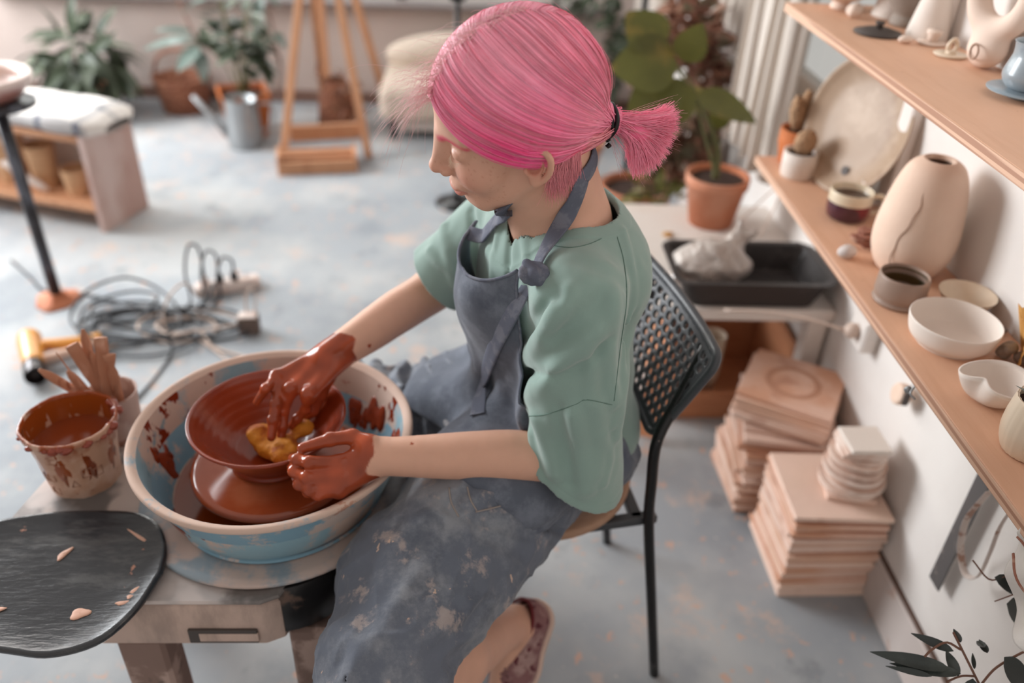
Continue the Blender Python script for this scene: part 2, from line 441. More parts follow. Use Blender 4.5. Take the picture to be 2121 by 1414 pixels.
M_box_wood=mat('orange_wood_box',(198,136,98),.65,layers=[dict(col=(176,108,74),scale=6,lo=.5,hi=.7,stretch=(1,1,5),amt=.5)])
M_blackpl=mat('black_plastic_tray',(52,47,46),.45,layers=[dict(col=(92,84,82),scale=14,lo=.58,hi=.72,amt=.5)],bump=.0003,bscale=50)
M_bag=mat('crumpled_plastic_bag',(184,172,164),.25,layers=[dict(col=(160,144,134),scale=12,lo=.5,hi=.65,amt=.6)],coat=.3,var=.1)
M_chair=mat('dark_grey_plastic',(66,68,72),.38,layers=[dict(col=(104,104,106),scale=18,lo=.58,hi=.7,amt=.45),dict(col=(196,180,170),scale=90,lo=.76,hi=.79,det=2,seed=3,amt=.8)],bump=.0002,bscale=200)
M_chairm=mat('black_enamel_tube',(22,21,22),.3,layers=[dict(col=(180,160,150),scale=150,lo=.74,hi=.77,det=2,amt=.8)])
M_seat=mat('woven_seat_pad',(176,140,116),.9,layers=[dict(col=(200,170,150),scale=8,lo=.5,hi=.7,amt=.5)],bump=.0015,bscale=300)
M_steel=mat('steel_ruler',(112,110,110),.45,metal=.6,layers=[dict(col=(178,168,160),scale=30,lo=.6,hi=.68,amt=.8,rough=.8),dict(col=(80,74,70),scale=12,lo=.55,hi=.7,seed=4,amt=.6)])
M_galv=mat('galvanised_metal',(176,180,182),.42,metal=.55,layers=[dict(col=(150,152,154),scale=20,lo=.45,hi=.6,stretch=(1,1,.2),amt=.7)])
M_polemetal=mat('clay_spattered_black_pole',(46,44,48),.35,layers=[dict(col=(112,118,130),scale=18,lo=.52,hi=.66,stretch=(1,1,.4),amt=.7),dict(col=(150,104,84),scale=30,lo=.66,hi=.7,amt=.7)])
M_wood=mat('honey_pine',(198,146,110),.6,layers=[dict(col=(172,116,82),scale=6,lo=.5,hi=.7,stretch=(4,4,.6),amt=.6)])
M_woodp=mat('clay_smeared_panel',(190,158,148),.75,layers=[dict(col=(214,194,188),scale=5,lo=.42,hi=.6,stretch=(1,1,.3),amt=.8),dict(col=(170,122,104),scale=8,lo=.55,hi=.66,stretch=(1,1,.3),seed=4,amt=.8)])
M_wicker=mat('brown_wicker',(128,78,58),.8,layers=[dict(col=(186,130,100),scale=50,lo=.5,hi=.6,stretch=(1,1,3))],bump=.003,bscale=70,bstretch=(1,1,3))
M_cloth=mat('cream_sofa_fabric',(206,190,174),.9,bump=.0006,bscale=200,var=.04)
M_blanket=None
M_cable=mat('black_cable',(52,54,58),.5)
M_cablew=mat('dusty_white_cable',(206,184,170),.6)
M_whitepl=mat('dusty_white_plastic',(216,200,192),.5,layers=[dict(col=(196,150,128),scale=30,lo=.55,hi=.65,amt=.6)])
M_dkpl=mat('black_plug',(36,34,34),.4)
M_yellow=mat('yellow_orange_plastic',(222,152,66),.35,layers=[dict(col=(206,120,66),scale=14,lo=.52,hi=.66,amt=.7)],coat=.2)
M_blkgloss=mat('dark_glossy_metal',(44,38,38),.2,metal=.5)
M_paper=mat('kraft_cup',(206,166,128),.8,layers=[dict(col=(184,140,104),scale=20,lo=.5,hi=.6,stretch=(.2,.2,4),amt=.5)])
M_whitecup=mat('white_clay_cup',(226,214,206),.6)
# wheel
M_basin=mat('blue_basin_plastic',(126,164,182),.42,layers=[
    dict(col=(208,184,170),scale=10,lo=.51,hi=.58,det=9,rgh=.72,amt=.85,rough=.8),
    dict(col=(208,180,164),scale=7,lo=.36,hi=.46,seed=9,det=8,rgh=.7,zr=(.098,.120),amt=1,rough=.8),
    dict(col=(176,110,80),scale=14,lo=.66,hi=.69,seed=5,det=6,amt=.6,rough=.5)],bump=.0006,bscale=40,var=.05)
M_basin_in=mat('blue_basin_inside',(140,174,186),.4,layers=[
    dict(col=(206,178,162),scale=5,lo=.43,hi=.52,det=9,rgh=.7,stretch=(1,1,.6),amt=.95,rough=.75),
    dict(col=(110,150,164),scale=12,lo=.60,hi=.64,seed=4,det=6,amt=.8),
    dict(col=(166,90,60),scale=13,lo=.62,hi=.66,seed=12,det=6,rgh=.65,amt=.8,rough=.3),
    dict(col=(128,46,20),scale=7,lo=.575,hi=.59,seed=8,det=5,rgh=.65,stretch=(1,1,.55),amt=1,rough=.15)],bump=.0008,bscale=40,var=.05)
M_flange=mat('dusty_splash_ring',(146,158,166),.45,layers=[dict(col=(204,180,168),scale=8,lo=.45,hi=.58,det=8,rgh=.65,amt=.9,rough=.8),dict(col=(92,104,112),scale=5,lo=.55,hi=.65,seed=3,amt=.7)],var=.05)
M_wheelwood=mat('clay_smeared_wheel_frame',(168,146,134),.6,layers=[
    dict(col=(204,178,164),scale=5,lo=.4,hi=.56,det=8,rgh=.65,stretch=(1.6,1.6,.5),amt=.9,rough=.85),
    dict(col=(70,62,60),scale=4,lo=.55,hi=.66,seed=6,stretch=(1.4,1.4,.6),amt=.7),
    dict(col=(160,82,50),scale=16,lo=.62,hi=.66,seed=3,det=6,stretch=(1,1,.35),amt=.85,rough=.5)],bump=.0006,bscale=40,var=.06)
M_wheeltop=mat('wheel_table_top',(186,168,158),.5,layers=[
    dict(col=(96,92,90),scale=5,lo=.5,hi=.56,seed=2,det=3,amt=.9,rough=.25),
    dict(col=(214,204,200),scale=6,lo=.45,hi=.6,seed=5,amt=.6)],bump=.0004,bscale=40,var=.05)
M_housing=mat('black_motor_housing',(26,24,24),.35,layers=[dict(col=(120,94,80),scale=12,lo=.58,hi=.66,det=7,amt=.6,rough=.8),dict(col=(160,130,112),scale=30,lo=.68,hi=.71,seed=3,amt=.7,rough=.8)],var=.1)
M_leg=mat('rusty_clay_leg',(132,108,98),.8,layers=[dict(col=(186,160,148),scale=12,lo=.5,hi=.6,det=8,amt=.8),dict(col=(70,60,56),scale=10,lo=.58,hi=.66,seed=5,amt=.8)],bump=.001,bscale=60)
M_wetclay=mat('wet_red_clay',WET,.22,layers=[dict(col=(150,60,28),scale=6,lo=.4,hi=.6,amt=.5)],bump=.00025,bscale=16,bdet=2,bstretch=(.3,.3,14),var=.06,coat=.35)
M_wheelclay=mat('slip_covered_wheel_head',(150,68,36),.16,layers=[dict(col=(182,108,76),scale=5,lo=.5,hi=.66,amt=.5)],var=.06,coat=.5)
M_slip=mat('orange_brown_slip',(132,54,14),.12,var=.1,coat=.5)
M_bucketm=mat('clay_smeared_plastic_tub',(190,146,120),.45,layers=[
    dict(col=(214,180,160),scale=12,lo=.45,hi=.58,det=7,amt=.8,rough=.7),
    dict(col=(150,70,30),scale=10,lo=.5,hi=.56,seed=5,det=6,zr=(.075,.122),rough=.2),
    dict(col=(150,96,72),scale=24,lo=.6,hi=.64,seed=7,det=5,amt=.7)],bump=.0008,bscale=30,var=.06)
M_bucketin=mat('slip_smeared_tub_inside',(150,72,24),.2,layers=[dict(col=(214,170,130),scale=22,lo=.58,hi=.64,det=6,amt=.8),dict(col=(110,40,14),scale=12,lo=.5,hi=.6,seed=4,amt=.8)],coat=.5)
M_cup=mat('dusty_pink_cup',(178,146,134),.7,layers=[dict(col=(206,182,172),scale=14,lo=.5,hi=.6,amt=.7),dict(col=(150,100,80),scale=22,lo=.6,hi=.66,seed=3,amt=.7)])
M_tool=mat('clay_caked_tool_wood',(176,122,94),.7,layers=[dict(col=(206,164,142),scale=20,lo=.5,hi=.62,stretch=(1,1,.4),amt=.8),dict(col=(130,62,34),scale=24,lo=.6,hi=.66,seed=4,stretch=(1,1,.4),amt=.8)],bump=.0006,bscale=80)
M_blackseat=mat('glossy_black_board',(44,45,48),.16,layers=[
    dict(col=(88,86,84),scale=7,lo=.5,hi=.66,det=8,rgh=.7,stretch=(1,3,1),amt=.5,rough=.3),
    dict(col=(212,168,146),scale=11,lo=.70,hi=.72,seed=3,det=3,amt=1,rough=.7),
    dict(col=(176,112,80),scale=16,lo=.68,hi=.71,seed=8,det=6,amt=.8,rough=.5)],bump=.0008,bscale=36,bstretch=(1,4,1),bdet=6,coat=.4)
M_sponge=mat('yellow_sponge',(196,122,24),.7,layers=[dict(col=(150,66,16),scale=26,lo=.46,hi=.6,amt=.9)],bump=.001,bscale=180)
# person
M_skin=mat('skin_and_clay',(224,180,158),.45,attrcol='paint',var=.03,vscale=40,sss=.12,bump=.00012,bscale=220)
M_shirt=mat('sage_green_cotton',(136,161,152),.92,sheen=.35,bump=.00018,bscale=900,var=.025,vscale=14)
M_denim=mat('faded_blue_grey_denim',(88,94,106),.92,layers=[
    dict(col=(120,126,138),scale=9,lo=.45,hi=.62,det=8,rgh=.7,amt=.7),
    dict(col=(72,78,92),scale=14,lo=.52,hi=.66,seed=6,det=6,amt=.6)],sheen=.15,bump=.0003,bscale=700,var=.07,vscale=10)
M_denimclay=mat('clay_stained_denim',(98,104,116),.92,layers=[
    dict(col=(146,149,154),scale=7,lo=.44,hi=.64,det=9,rgh=.72,amt=.75),
    dict(col=(74,80,92),scale=12,lo=.54,hi=.66,seed=6,det=6,amt=.6),
    dict(col=(182,166,158),scale=13,lo=.57,hi=.66,seed=3,det=7,rgh=.65,stretch=(1.5,1.5,.7),amt=.6),
    dict(col=(206,176,156),scale=17,lo=.675,hi=.70,seed=11,det=4,stretch=(1.5,1.5,.6),amt=.85)],sheen=.15,bump=.0003,bscale=700,var=.06,vscale=10)
M_strap=mat('washed_denim_strap',(96,100,114),.9,layers=[dict(col=(120,122,132),scale=40,lo=.5,hi=.6,det=6,amt=.7)],bump=.0003,bscale=700)
M_stitch=mat('pale_stitching',(150,140,134),.8)
M_hair=mat('pink_hair_strands',(238,110,146),.42,attrcol='paint',var=.05,vscale=60,sheen=.2,spec=.5)
M_hairbase=mat('pink_hair_base',(224,78,128),.55,attrcol='paint',layers=[dict(col=(214,70,110),scale=120,lo=.5,hi=.62,stretch=(.25,1,1),amt=.35)],var=.05,vscale=30)
M_blacktie=mat('black_hair_elastic',(20,16,18),.35)
M_shoe=mat('maroon_speckled_shoe',(136,96,96),.75,layers=[dict(col=(180,150,144),scale=26,lo=.5,hi=.62,det=6,amt=.8),dict(col=(96,40,48),scale=46,lo=.64,hi=.67,det=1,seed=5)])
M_shoetrim=mat('maroon_shoe_lining',(110,30,36),.8)
M_sole=mat('cream_rubber_sole',(214,186,170),.6,var=.04)
M_glass=mat('window_glass',(240,245,245),.02,trans=1,ior=1.1,var=0)
M_frame=mat('white_window_frame',(222,214,208),.5)
M_out=mat('outside_ground',(150,156,150),.9,layers=[dict(col=(96,110,96),scale=3,lo=.5,hi=.6)])

def translucent(m,col,f):
    nt=m.node_tree; p=nt.nodes['Principled BSDF']; t=nt.nodes.new('ShaderNodeBsdfTranslucent'); src=p.inputs['Base Color'].links
    if src: nt.links.new(src[0].from_socket,t.inputs[0])
    else: t.inputs[0].default_value=(*lin(col),1)
    x=nt.nodes.new('ShaderNodeMixShader'); x.inputs[0].default_value=f; nt.links.new(p.outputs[0],x.inputs[1]); nt.links.new(t.outputs[0],x.inputs[2]); nt.links.new(x.outputs[0],nt.nodes['Material Output'].inputs[0])
translucent(M_hair,(250,130,160),.08)
for m_ in (M_leafol,M_leafgrey,M_leafred): translucent(m_,(120,130,60),.3)

# ------------------------------------------------------------------ setting
WX=.872
def quadbox(name,lo,hi,m,label=None,kind='structure',parent=None,bev=.002):
    b=MB(); lo=np.array(lo,float); hi=np.array(hi,float); b.box((lo+hi)/2,hi-lo,bev=bev); return b.build(name,m,parent,label=label,kind=kind)
quadbox('floor',(-3.5,-.9,-.1),(WX+.15,4.6,0),M_floor,'blue-grey painted floor with pinkish clay stains')
# right wall with the window opening y 1.60-4.2, z .76-2.2
b=MB(); W0,W1=WX,WX+.14
for lo,hi in (((W0,-.9,0),(W1,1.60,2.5)),((W0,1.60,0),(W1,4.3,.72)),((W0,1.60,2.25),(W1,4.3,2.5)),((W0,4.3,0),(W1,4.6,2.5))):
    lo=np.array(lo);hi=np.array(hi); b.box((lo+hi)/2,hi-lo,bev=.0005)
b.build('wall_right',M_wall,kind='structure',label='white plastered wall behind the shelves')
b=MB(); b.box((WX-.006,1.35,.062),(.012,4.5,.124),bev=.003); b.build('baseboard_right',M_trim,kind='structure',label='pale baseboard under the right wall')
b=MB(); b.box((WX-.003,1.35,.1285),(.007,4.5,.007),bev=.001); b.build('trim_1',M_seam,kind='structure',label='dark joint above the baseboard')
b=MB(); b.box((WX-.012,1.595,1.3),(.026,.05,1.08),bev=.004); b.box((WX-.02,1.60+1.35,.735),(.05,2.7,.03),bev=.004)
b.build('trim_2',M_frame,kind='structure',label='painted window casing and sill on the right wall')
b=MB()
for y in (1.645,2.5,3.4,4.26): b.box((WX+.07,y,1.49),(.05,.06,1.48),bev=.004)
for z in (.77,2.22): b.box((WX+.07,2.95,z),(.05,2.6,.06),bev=.004)
w=b.build('window_1',M_frame,kind='structure',label='white framed window behind the curtain')
b=MB(); b.box((WX+.07,2.95,1.49),(.006,2.6,1.44),bev=.0005); g=b.build('pane',M_glass,w); g['label']='clear window pane'
# back wall with a window high up (only its sill edge shows)
b=MB()
for lo,hi in (((-3.5,4.46,0),(WX,4.6,.50)),((-3.5,4.46,.50),(-2.4,4.6,2.5)),((.6,4.46,.5),(WX,4.6,2.5)),((-2.4,4.46,2.3),(.6,4.6,2.5))):
    lo=np.array(lo);hi=np.array(hi); b.box((lo+hi)/2,hi-lo,bev=.0005)
b.build('wall_back',M_wallb,kind='structure',label='beige back wall with hanging cable')
b=MB()
for x in(-2.36,-1.4,-.4,.56): b.box((x,4.53,1.4),(.06,.05,1.76),bev=.004)
for z in(.55,1.4,2.27): b.box((-.9,4.53,z),(2.9,.05,.05),bev=.004)
w=b.build('window_2',M_frame,kind='structure',label='window above the back wall'); b=MB(); b.box((-.9,4.53,1.4),(2.95,.006,1.78),bev=.0005); b.build('pane',M_glass,w)
b=MB(); b.box((-.9,4.44,.513),(3.04,.10,.022),bev=.004); b.build('trim_3',mat('grey_sill',(120,110,108),.6),kind='structure',label='grey window sill of the back wall')
b=MB(); b.box((-1.3,4.452,.03),(4.3,.016,.06),bev=.002); b.build('baseboard_back',mat('brown_skirting',(122,92,80),.7),kind='structure',label='brown skirting along the back wall')
# left wall with the tall side window the daylight comes through
b=MB()
for lo,hi in (((-3.6,-.9,0),(-3.5,4.6,.75)),((-3.6,-.9,.75),(-3.5,2.3,2.75)),((-3.6,4.3,.75),(-3.5,4.6,2.75)),((-3.6,2.3,2.65),(-3.5,4.3,2.75))):
    lo=np.array(lo);hi=np.array(hi); b.box((lo+hi)/2,hi-lo,bev=.0005)
b.build('wall_left',M_wallb,kind='structure',label='wall left of the room')
b=MB()
for y in np.linspace(2.33,4.27,5): b.box((-3.48,y,1.7),(.03,.035,1.9),bev=.003)
for z in np.linspace(.77,2.63,5): b.box((-3.48,3.3,z),(.03,1.97,.035),bev=.003)
b.build('window_3',M_frame,kind='structure',label='side window with glazing bars')
# tree outside the right window
def leafmesh(b,base,d,up,L,W,curl=.15,fold=.15,n=6,tipp=1.0):
    base=np.array(base,float); d=nrm(d); up=nrm(np.array(up,float)-d*np.dot(up,d)); s=np.cross(d,up)
    G=[]
    for i in range(n+1):
        t=i/n; w=W*.5*(math.sin(math.pi*min(1,t**.75*1.0))**.8 if 0<t<1 else 0)
        w=max(w,.0004); c=base+d*L*t-up*curl*L*t*t
        G.append([c-s*w+up*fold*w,c-s*w*.5+up*fold*w*.3,c,c+s*w*.5+up*fold*w*.3,c+s*w+up*fold*w])
    b.sheet(G); return b
t=empty('outdoor_tree',(1.6,3.4,0),0,'dark branches of a tree outside the right window','tree')
rng=np.random.RandomState(3)
b=MB(); lb=MB()
b.tube(spline([(0,0,-.2),(.05,.05,.8),(0,-.1,1.6),(.1,0,2.4)],14),np.linspace(.07,.03,14))
for k in range(16):
    z=rng.uniform(.2,1.9); a=rng.uniform(0,6.28); L=rng.uniform(.5,1.3)
    e=V(math.cos(a)*L*.45,-abs(math.sin(a))*L*1.1,rng.uniform(-.2,.5)); P=spline([V(0,0,z),V(0,0,z)+e*.5+V(0,0,.08),V(0,0,z)+e],8)
    b.tube(P,np.linspace(.016,.005,8),6)
    for q in range(14):
        p=P[rng.randint(2,8)]+rng.normal(0,.04,3); leafmesh(lb,p,rng.normal(0,1,3),(0,0,1),.10,.045,n=4)
o=b.build('trunk',M_stem,t,smooth=True); lb.build('foliage',M_leafdk,t,smooth=True)
# ------------------------------------------------------------------ shelves
def shelf(name,z,x0,y0,y1,label):
    t=empty(name,((x0+WX)/2,(y0+y1)/2,z-.018),0,label,'shelf'); L=-V((x0+WX)/2,(y0+y1)/2,z-.018)
    b=MB(); b.box(V((x0+WX)/2-.0005,(y0+y1)/2,z-.009)+L,(WX-x0-.001,y1-y0,.018),bev=.0015); b.build('board',M_ply,t)
    b=MB(); b.box(V(x0-.0008,(y0+y1)/2,z-.009)+L,(.002,y1-y0,.0175),bev=.0005); e=b.build('edge_band',M_plyedge,t); e['label']='striped plywood edge'
    return t
shelf('wall_shelf',.742,.664,.40,1.875,'lower plywood wall shelf holding the big vase and bowls')
shelf('wall_shelf',1.09,.654,.55,1.86,'upper plywood wall shelf holding the blue-grey cup and bottles')

# ------------------------------------------------------------------ things on the lower shelf
ZS=.7425; ZT=1.0905
def vessel(name,prof,x,y,z,m,label,cat,rz=0,n=56,group=None,sx=1,sy=1,wob=None):
    """closed outer+inner profile turned on the wheel"""
    t=MB(); t.lathe(prof,(0,0,0),n,sx=sx,sy=sy,wob=wob); o=t.build(name,m,None,smooth=True,loc=(0,0,0)); o.location=(x,y,z); o.rotation_euler=(0,0,rz)
    return tag(o,label,cat,group)
def smoothprof(P,n=40): return [tuple(p) for p in spline([(a,0,b) for a,b in P],n)[:,[0,2]]]
def disc(r,z,n=40):
    return [(0.0001,z),(r,z)]
# tall vase with its seam
prof=smoothprof([(.001,0),(.040,.0005),(.055,.006),(.069,.04),(.072,.075),(.067,.12),(.058,.165),(.046,.195),(.030,.208),(.024,.209),(.0225,.206),(.023,.200),(.045,.185),(.054,.16),(.062,.12),(.060,.05),(.045,.012),(.001,.010)],80)
vz=vessel('vase',prof,.788,1.325,ZS,M_vase,'tall matte pinkish clay vase with a dark seam, biggest on the lower shelf','vase')
b=MB(); out=spline([(.0695,0,.012),(.0722,0,.06),(.0695,0,.11),(.060,0,.155),(.047,0,.190),(.040,0,.199)],30); a0=math.radians(-138)
pts=[]
for i,(r,_,z) in enumerate(out):
    a=a0-.10*math.sin(i*.3)+.16*i/30+.02*math.sin(i*1.3); pts.append((math.cos(a)*(r+.0003),math.sin(a)*(r+.0003),z))
# ring around the shoulder
for i in range(14):
    a=a0+.10+i*.09; pts.append((math.cos(a)*.0405,math.sin(a)*.0405,.1985+.0006*math.sin(i)))
b.tube(pts,.0009,6); b.build('seam',M_seamclay,vz,smooth=True)
# brown jar in front of the vase, on a small saucer
j=vessel('glazed_jar',[(.001,0),(.040,0),(.043,.004),(.041,.007),(.038,.008),(.041,.012),(.0425,.020),(.0415,.048),(.040,.052),(.0385,.052),(.0375,.048),(.038,.02),(.034,.013),(.001,.012)],.7235,1.205,ZS,M_brownjar,'low brown glazed jar with olive inside, beside the tall vase','jar')
b=MB(); b.lathe([(.0001,.0165),(.037,.0165),(.0373,.022),(.0380,.040),(.0372,.046)],n=40); b.build('glazed_inside',M_olive,j,smooth=True)
# wide bowls
vessel('wide_bowl',smoothprof([(.001,0),(.045,0),(.050,.002),(.062,.014),(.0675,.034),(.0685,.042),(.0665,.0425),(.064,.034),(.058,.016),(.045,.007),(.001,.006)],50),.752,1.078,ZS,M_white_clay,'wide round off-white bowl at the middle of the lower shelf','bowl')
vessel('small_bowl',smoothprof([(.001,0),(.018,0),(.020,.003),(.034,.014),(.045,.031),(.044,.032),(.032,.018),(.018,.008),(.001,.007)],40),.824,1.178,ZS,M_cream,'small shallow bowl with tan rim against the wall, behind the wide off-white bowl','bowl')
b=MB(); 
# folded-edge bowl
def fold(a,z,jn):
    return 0
G=[];GI=[]
nn=72
for i in range(nn):
    a=2*math.pi*i/nn; col=[]
    for k in range(12):
        t=k/11; r=.048*(t**.55); z=.036*t**2.2
        da=(a-math.radians(205)+math.pi)%(2*math.pi)-math.pi
        pinch=math.exp(-(da/.42)**2)*t**2
        rr=r*(1-.42*pinch); z2=z+.004*pinch+.004*math.cos(2*(a-.6))*t**3
        col.append((rr*math.cos(a)*1.06,rr*math.sin(a)*.95,z2+.0018))
    G.append(col)
b.sheet(G,closed_u=True); o=b.build('folded_bowl',M_white_clay,smooth=True,solid=.0028,loc=(0,0,0)); o.location=(.742,.930,ZS); tag(o,'small white bowl with a folded-in rim, near the potted clay cup','bowl')
# cactus pots
def cactus(x,y,label,lobes,potm,potr,poth,potlabel=None,taper=0.9):
    t=empty('potted_cactus',(x,y,ZS),0,label,'potted plant')
    b=MB(); R_=potr; b.lathe([(.001,0),(R_*taper,0),(R_*(taper+.05),.003),(R_,poth*.6),(R_,poth),(R_-.004,poth),(R_-.005,poth*.8),(.001,poth*.79)],n=44); b.build('pot',potm,t,smooth=True)
    b=MB(); b.lathe([(.0001,poth*.86),(R_*.5,poth*.87),(R_-.004,poth*.84)],n=24); b.build('soil',M_soil,t,smooth=True)
    for (lx,ly,lz,rx_,ry_,rz_,tilt) in lobes:
        s=SDF(); ct,st=math.cos(tilt),math.sin(tilt); s.ell((0,0,0),(rx_,ry_,rz_),k=.005)
        v,q=nets(s,(-rx_-.01,-ry_-.01,-rz_-.01),(rx_+.01,ry_+.01,rz_+.01),.003); v=v@np.array([[ct,0,st],[0,1,0],[-st,0,ct]]).T+V(lx,ly,lz)
        n=nrm_rows(v-V(lx,ly,lz)); v=v+n*.0009*np.sign(vnoise(v,260))[:,None]
        mk('cactus_pad',v,q,M_cactus,t,smooth=True)
    return t
def nrm_rows(v): return v/np.maximum(1e-9,np.linalg.norm(v,axis=1))[:,None]
cactus(.722,1.755,'round tan cactus in a white cylinder pot on the lower shelf',[(.004,0,.078,.024,.02,.030,.1)],M_white_clay,.038,.058)
cactus(.742,1.84,'tall tan cactus with several lobes in an orange terracotta pot behind the round one',[(-.016,0,.115,.017,.016,.042,-.15),(.022,.004,.108,.019,.017,.040,.2),(.004,.014,.135,.013,.012,.03,.1)],M_terra2,.044,.080,taper=.75)
# mug with dark tea
t=empty('mug',(.757,1.540,ZS),0,'mug with cream rim and dark red glaze, filled with dark tea, beside the leaning platter','mug')
b=MB(); b.lathe([(.001,0),(.030,0),(.036,.005),(.0385,.018),(.0385,.034)],n=48); b.build('glazed_body',M_mugred,t,smooth=True)
t.scale=(1.12,1.12,1.1)
b=MB(); b.lathe([(.0385,.034),(.0382,.052),(.0375,.054),(.036,.054),(.0350,.051),(.0345,.03),(.001,.028)],n=48); b.build('cream_rim',M_mugcream,t,smooth=True)
b=MB(); b.lathe([(.0001,.0415),(.0346,.0415)],n=40); b.build('tea',M_tea,t)
b=MB(); b.tube(spline([(.037,-.006,.044),(.052,-.010,.046),(.058,-.012,.032),(.050,-.010,.016),(.037,-.006,.012)],14),.0048,10); b.build('handle',M_mugcream,t,smooth=True)
# little white egg / spout shape behind the mug, a white knob beside the cactus
def pebble(name,c,rad,m,label,cat,rz=0,group=None,seed=0,rough=.12):
    s=SDF(); s.ell((0,0,0),rad,k=.004); v,q=nets(s,-V(*rad)-.006,V(*rad)+.006,min(rad)/6)
    v=v*(1+rough*vnoise(v,1.2/max(rad),seed))[:,None]; v[:,2]-=v[:,2].min()
    o=mk(name,v,q,m,None,smooth=True,loc=(0,0,0)); o.location=c; o.rotation_euler=(0,0,rz); return tag(o,label,cat,group)
vessel('white_bud_vase',smoothprof([(.001,0),(.014,0),(.019,.014),(.016,.030),(.009,.040),(.010,.052),(.008,.052),(.006,.04),(.001,.01)],30),.812,1.60,ZS,M_white_clay,'tiny white bud vase between the mug and the leaning platter','vase')
pebble('white_pebble',(.792,1.76,ZS),(.014,.012,.012),M_white_clay,'small round white clay ball beside the white cactus pot','clay ball')
pebble('dried_bark',(.800,1.68,ZS),(.024,.018,.010),M_coral,'dark piece of dried bark beside the white cactus pot','dried bark',seed=4,rough=.5)
pebble('pale_pebble',(.692,1.362,ZS),(.021,.015,.012),M_stone,'smooth pale pebble at the front of the lower shelf, left of the tall vase','pebble',rz=.4)
b=MB(); rng=np.random.RandomState(5)
for k in range(7):
    r=rng.uniform(.012,.02); z=.006+k*.004; a=rng.uniform(0,6.28)
    b.lathe([(.001,z-.003),(r*.5,z-.002),(r,z+.002),(r*.96,z+.004),(r*.4,z+.003),(.001,z+.002)],(math.cos(a)*.009,math.sin(a)*.009,0),18,wob=lambda a,z,j,k=k:.002*math.sin(5*a+k))
o=b.build('dried_mushroom',M_coral,None,smooth=True,loc=(0,0,0)); o.location=(.738,1.405,ZS-.0005); tag(o,'reddish frilly dried mushroom between the pebble and the tall vase','dried mushroom')
pebble('dark_pebble',(.845,1.105,ZS),(.017,.010,.008),M_darkstone,'grey-brown pebble between the wide bowl and the gingko leaves','pebble',seed=2)
pebble('brown_pebble',(.848,1.02,ZS),(.022,.012,.011),M_darkstone,'brown pebble behind the folded-rim bowl against the wall','pebble',seed=9,rough=.3)
pebble('knobbly_stone',(.822,1.035,ZS),(.013,.011,.014),M_greyclay,'small knobbly pale stone beside the brown pebble','pebble',seed=12,rough=.5)
# dried gingko fan leaves
t=empty('dried_leaves',(.862,1.062,ZS),0,'yellow dried fan-shaped leaves standing against the wall beside the wide bowl','dried leaves')
for k,(dx,dy,dz,dl,tw) in enumerate([(-.03,-.06,.055,.085,.1),(-.012,-.035,.08,.08,.5),(-.05,-.075,.02,.08,-.3)]):
    b=MB(); d=nrm(V(dx,dy,dz)); s=nrm(np.cross(d,V(.9,.1,.2+tw))); 
    G=[]
    for i in range(13):
        a=(i-6)/6*.62; row=[]
        for jn in range(6):
            r=dl*jn/5*(1-.05*(i%2)); row.append(V(-.006,-.01,.006)+d*r*math.cos(a)+s*r*math.sin(a)+np.cross(d,s)*(.0016*(i%2)*jn/5))
        G.append(row)
    b.sheet(G); o=b.build('leaf',M_gingko,t,solid=.0008)
M_platter=mat('platter_glaze',(164,138,114),.5,layers=[dict(col=(188,164,142),scale=7,lo=.45,hi=.62,amt=.7),dict(col=(140,110,88),scale=9,lo=.55,hi=.66,seed=4,amt=.5)],coat=.05)
# big platter leaning on the wall
t=MB(); t.lathe(smoothprof([(.001,0),(.09,0),(.128,.010),(.146,.022),(.148,.024),(.142,.025),(.122,.015),(.085,.006),(.001,.005)],50),n=80)
v=np.concatenate(t.v); tl=math.radians(74)
# plate axis (+z, its hollow face) turned to face -x, a little up and towards the front
ax=nrm(V(-.93,-.30,.26)); uu=nrm(np.cross(V(0,0,1),ax)); ww=np.cross(ax,uu)
v=v@np.stack([uu,ww,ax]); v=v-V(0,0,v[:,2].min()); 
o=mk('platter',v,t.f,M_platter,None,smooth=True,loc=(0,0,0)); o.location=(.818,1.700,ZS); tag(o,'large round cream platter leaning against the window casing','platter')
b=MB(); b.lathe([(.0001,.004),(.008,.0055),(.010,.0052)],n=20); vv=np.concatenate(b.v)
k=mk('thumb_hole_mark',(vv+V(.02,-.095,.006))@np.stack([uu,ww,ax])+V(0,0,.146*.0),b.f,M_dark_lid,o,smooth=True); k.location=(0,0,-(t_min:=float((np.concatenate(t.v)@np.stack([uu,ww,ax]))[:,2].min())))
# potted clay cup near right edge
t=empty('clay_planter',(.735,.818,ZS),0,'ribbed cream clay planter with soil at the near end of the lower shelf','potted plant')
b=MB(); b.lathe(smoothprof([(.001,0),(.026,0),(.034,.006),(.0405,.03),(.041,.055),(.038,.080),(.0365,.0815),(.0345,.080),(.036,.06),(.034,.05),(.001,.05)],60),n=64,wob=lambda a,z,j:.0006*math.sin(40*a)); b.build('pot',M_cream,t,smooth=True)
b=MB(); b.lathe([(.0001,.071),(.02,.0725),(.0355,.070)],n=24,wob=lambda a,z,j:.0008*math.sin(7*a)); b.build('soil',M_soil,t,smooth=True)
b=MB()
for k in range(7): leafmesh(b,(.004*math.cos(k),.004*math.sin(k),.07),(math.cos(k*.9),math.sin(k*.9),1.1),(0,0,1),.045,.009,curl=.3)
b.build('foliage',M_leafgrey,t,smooth=True)
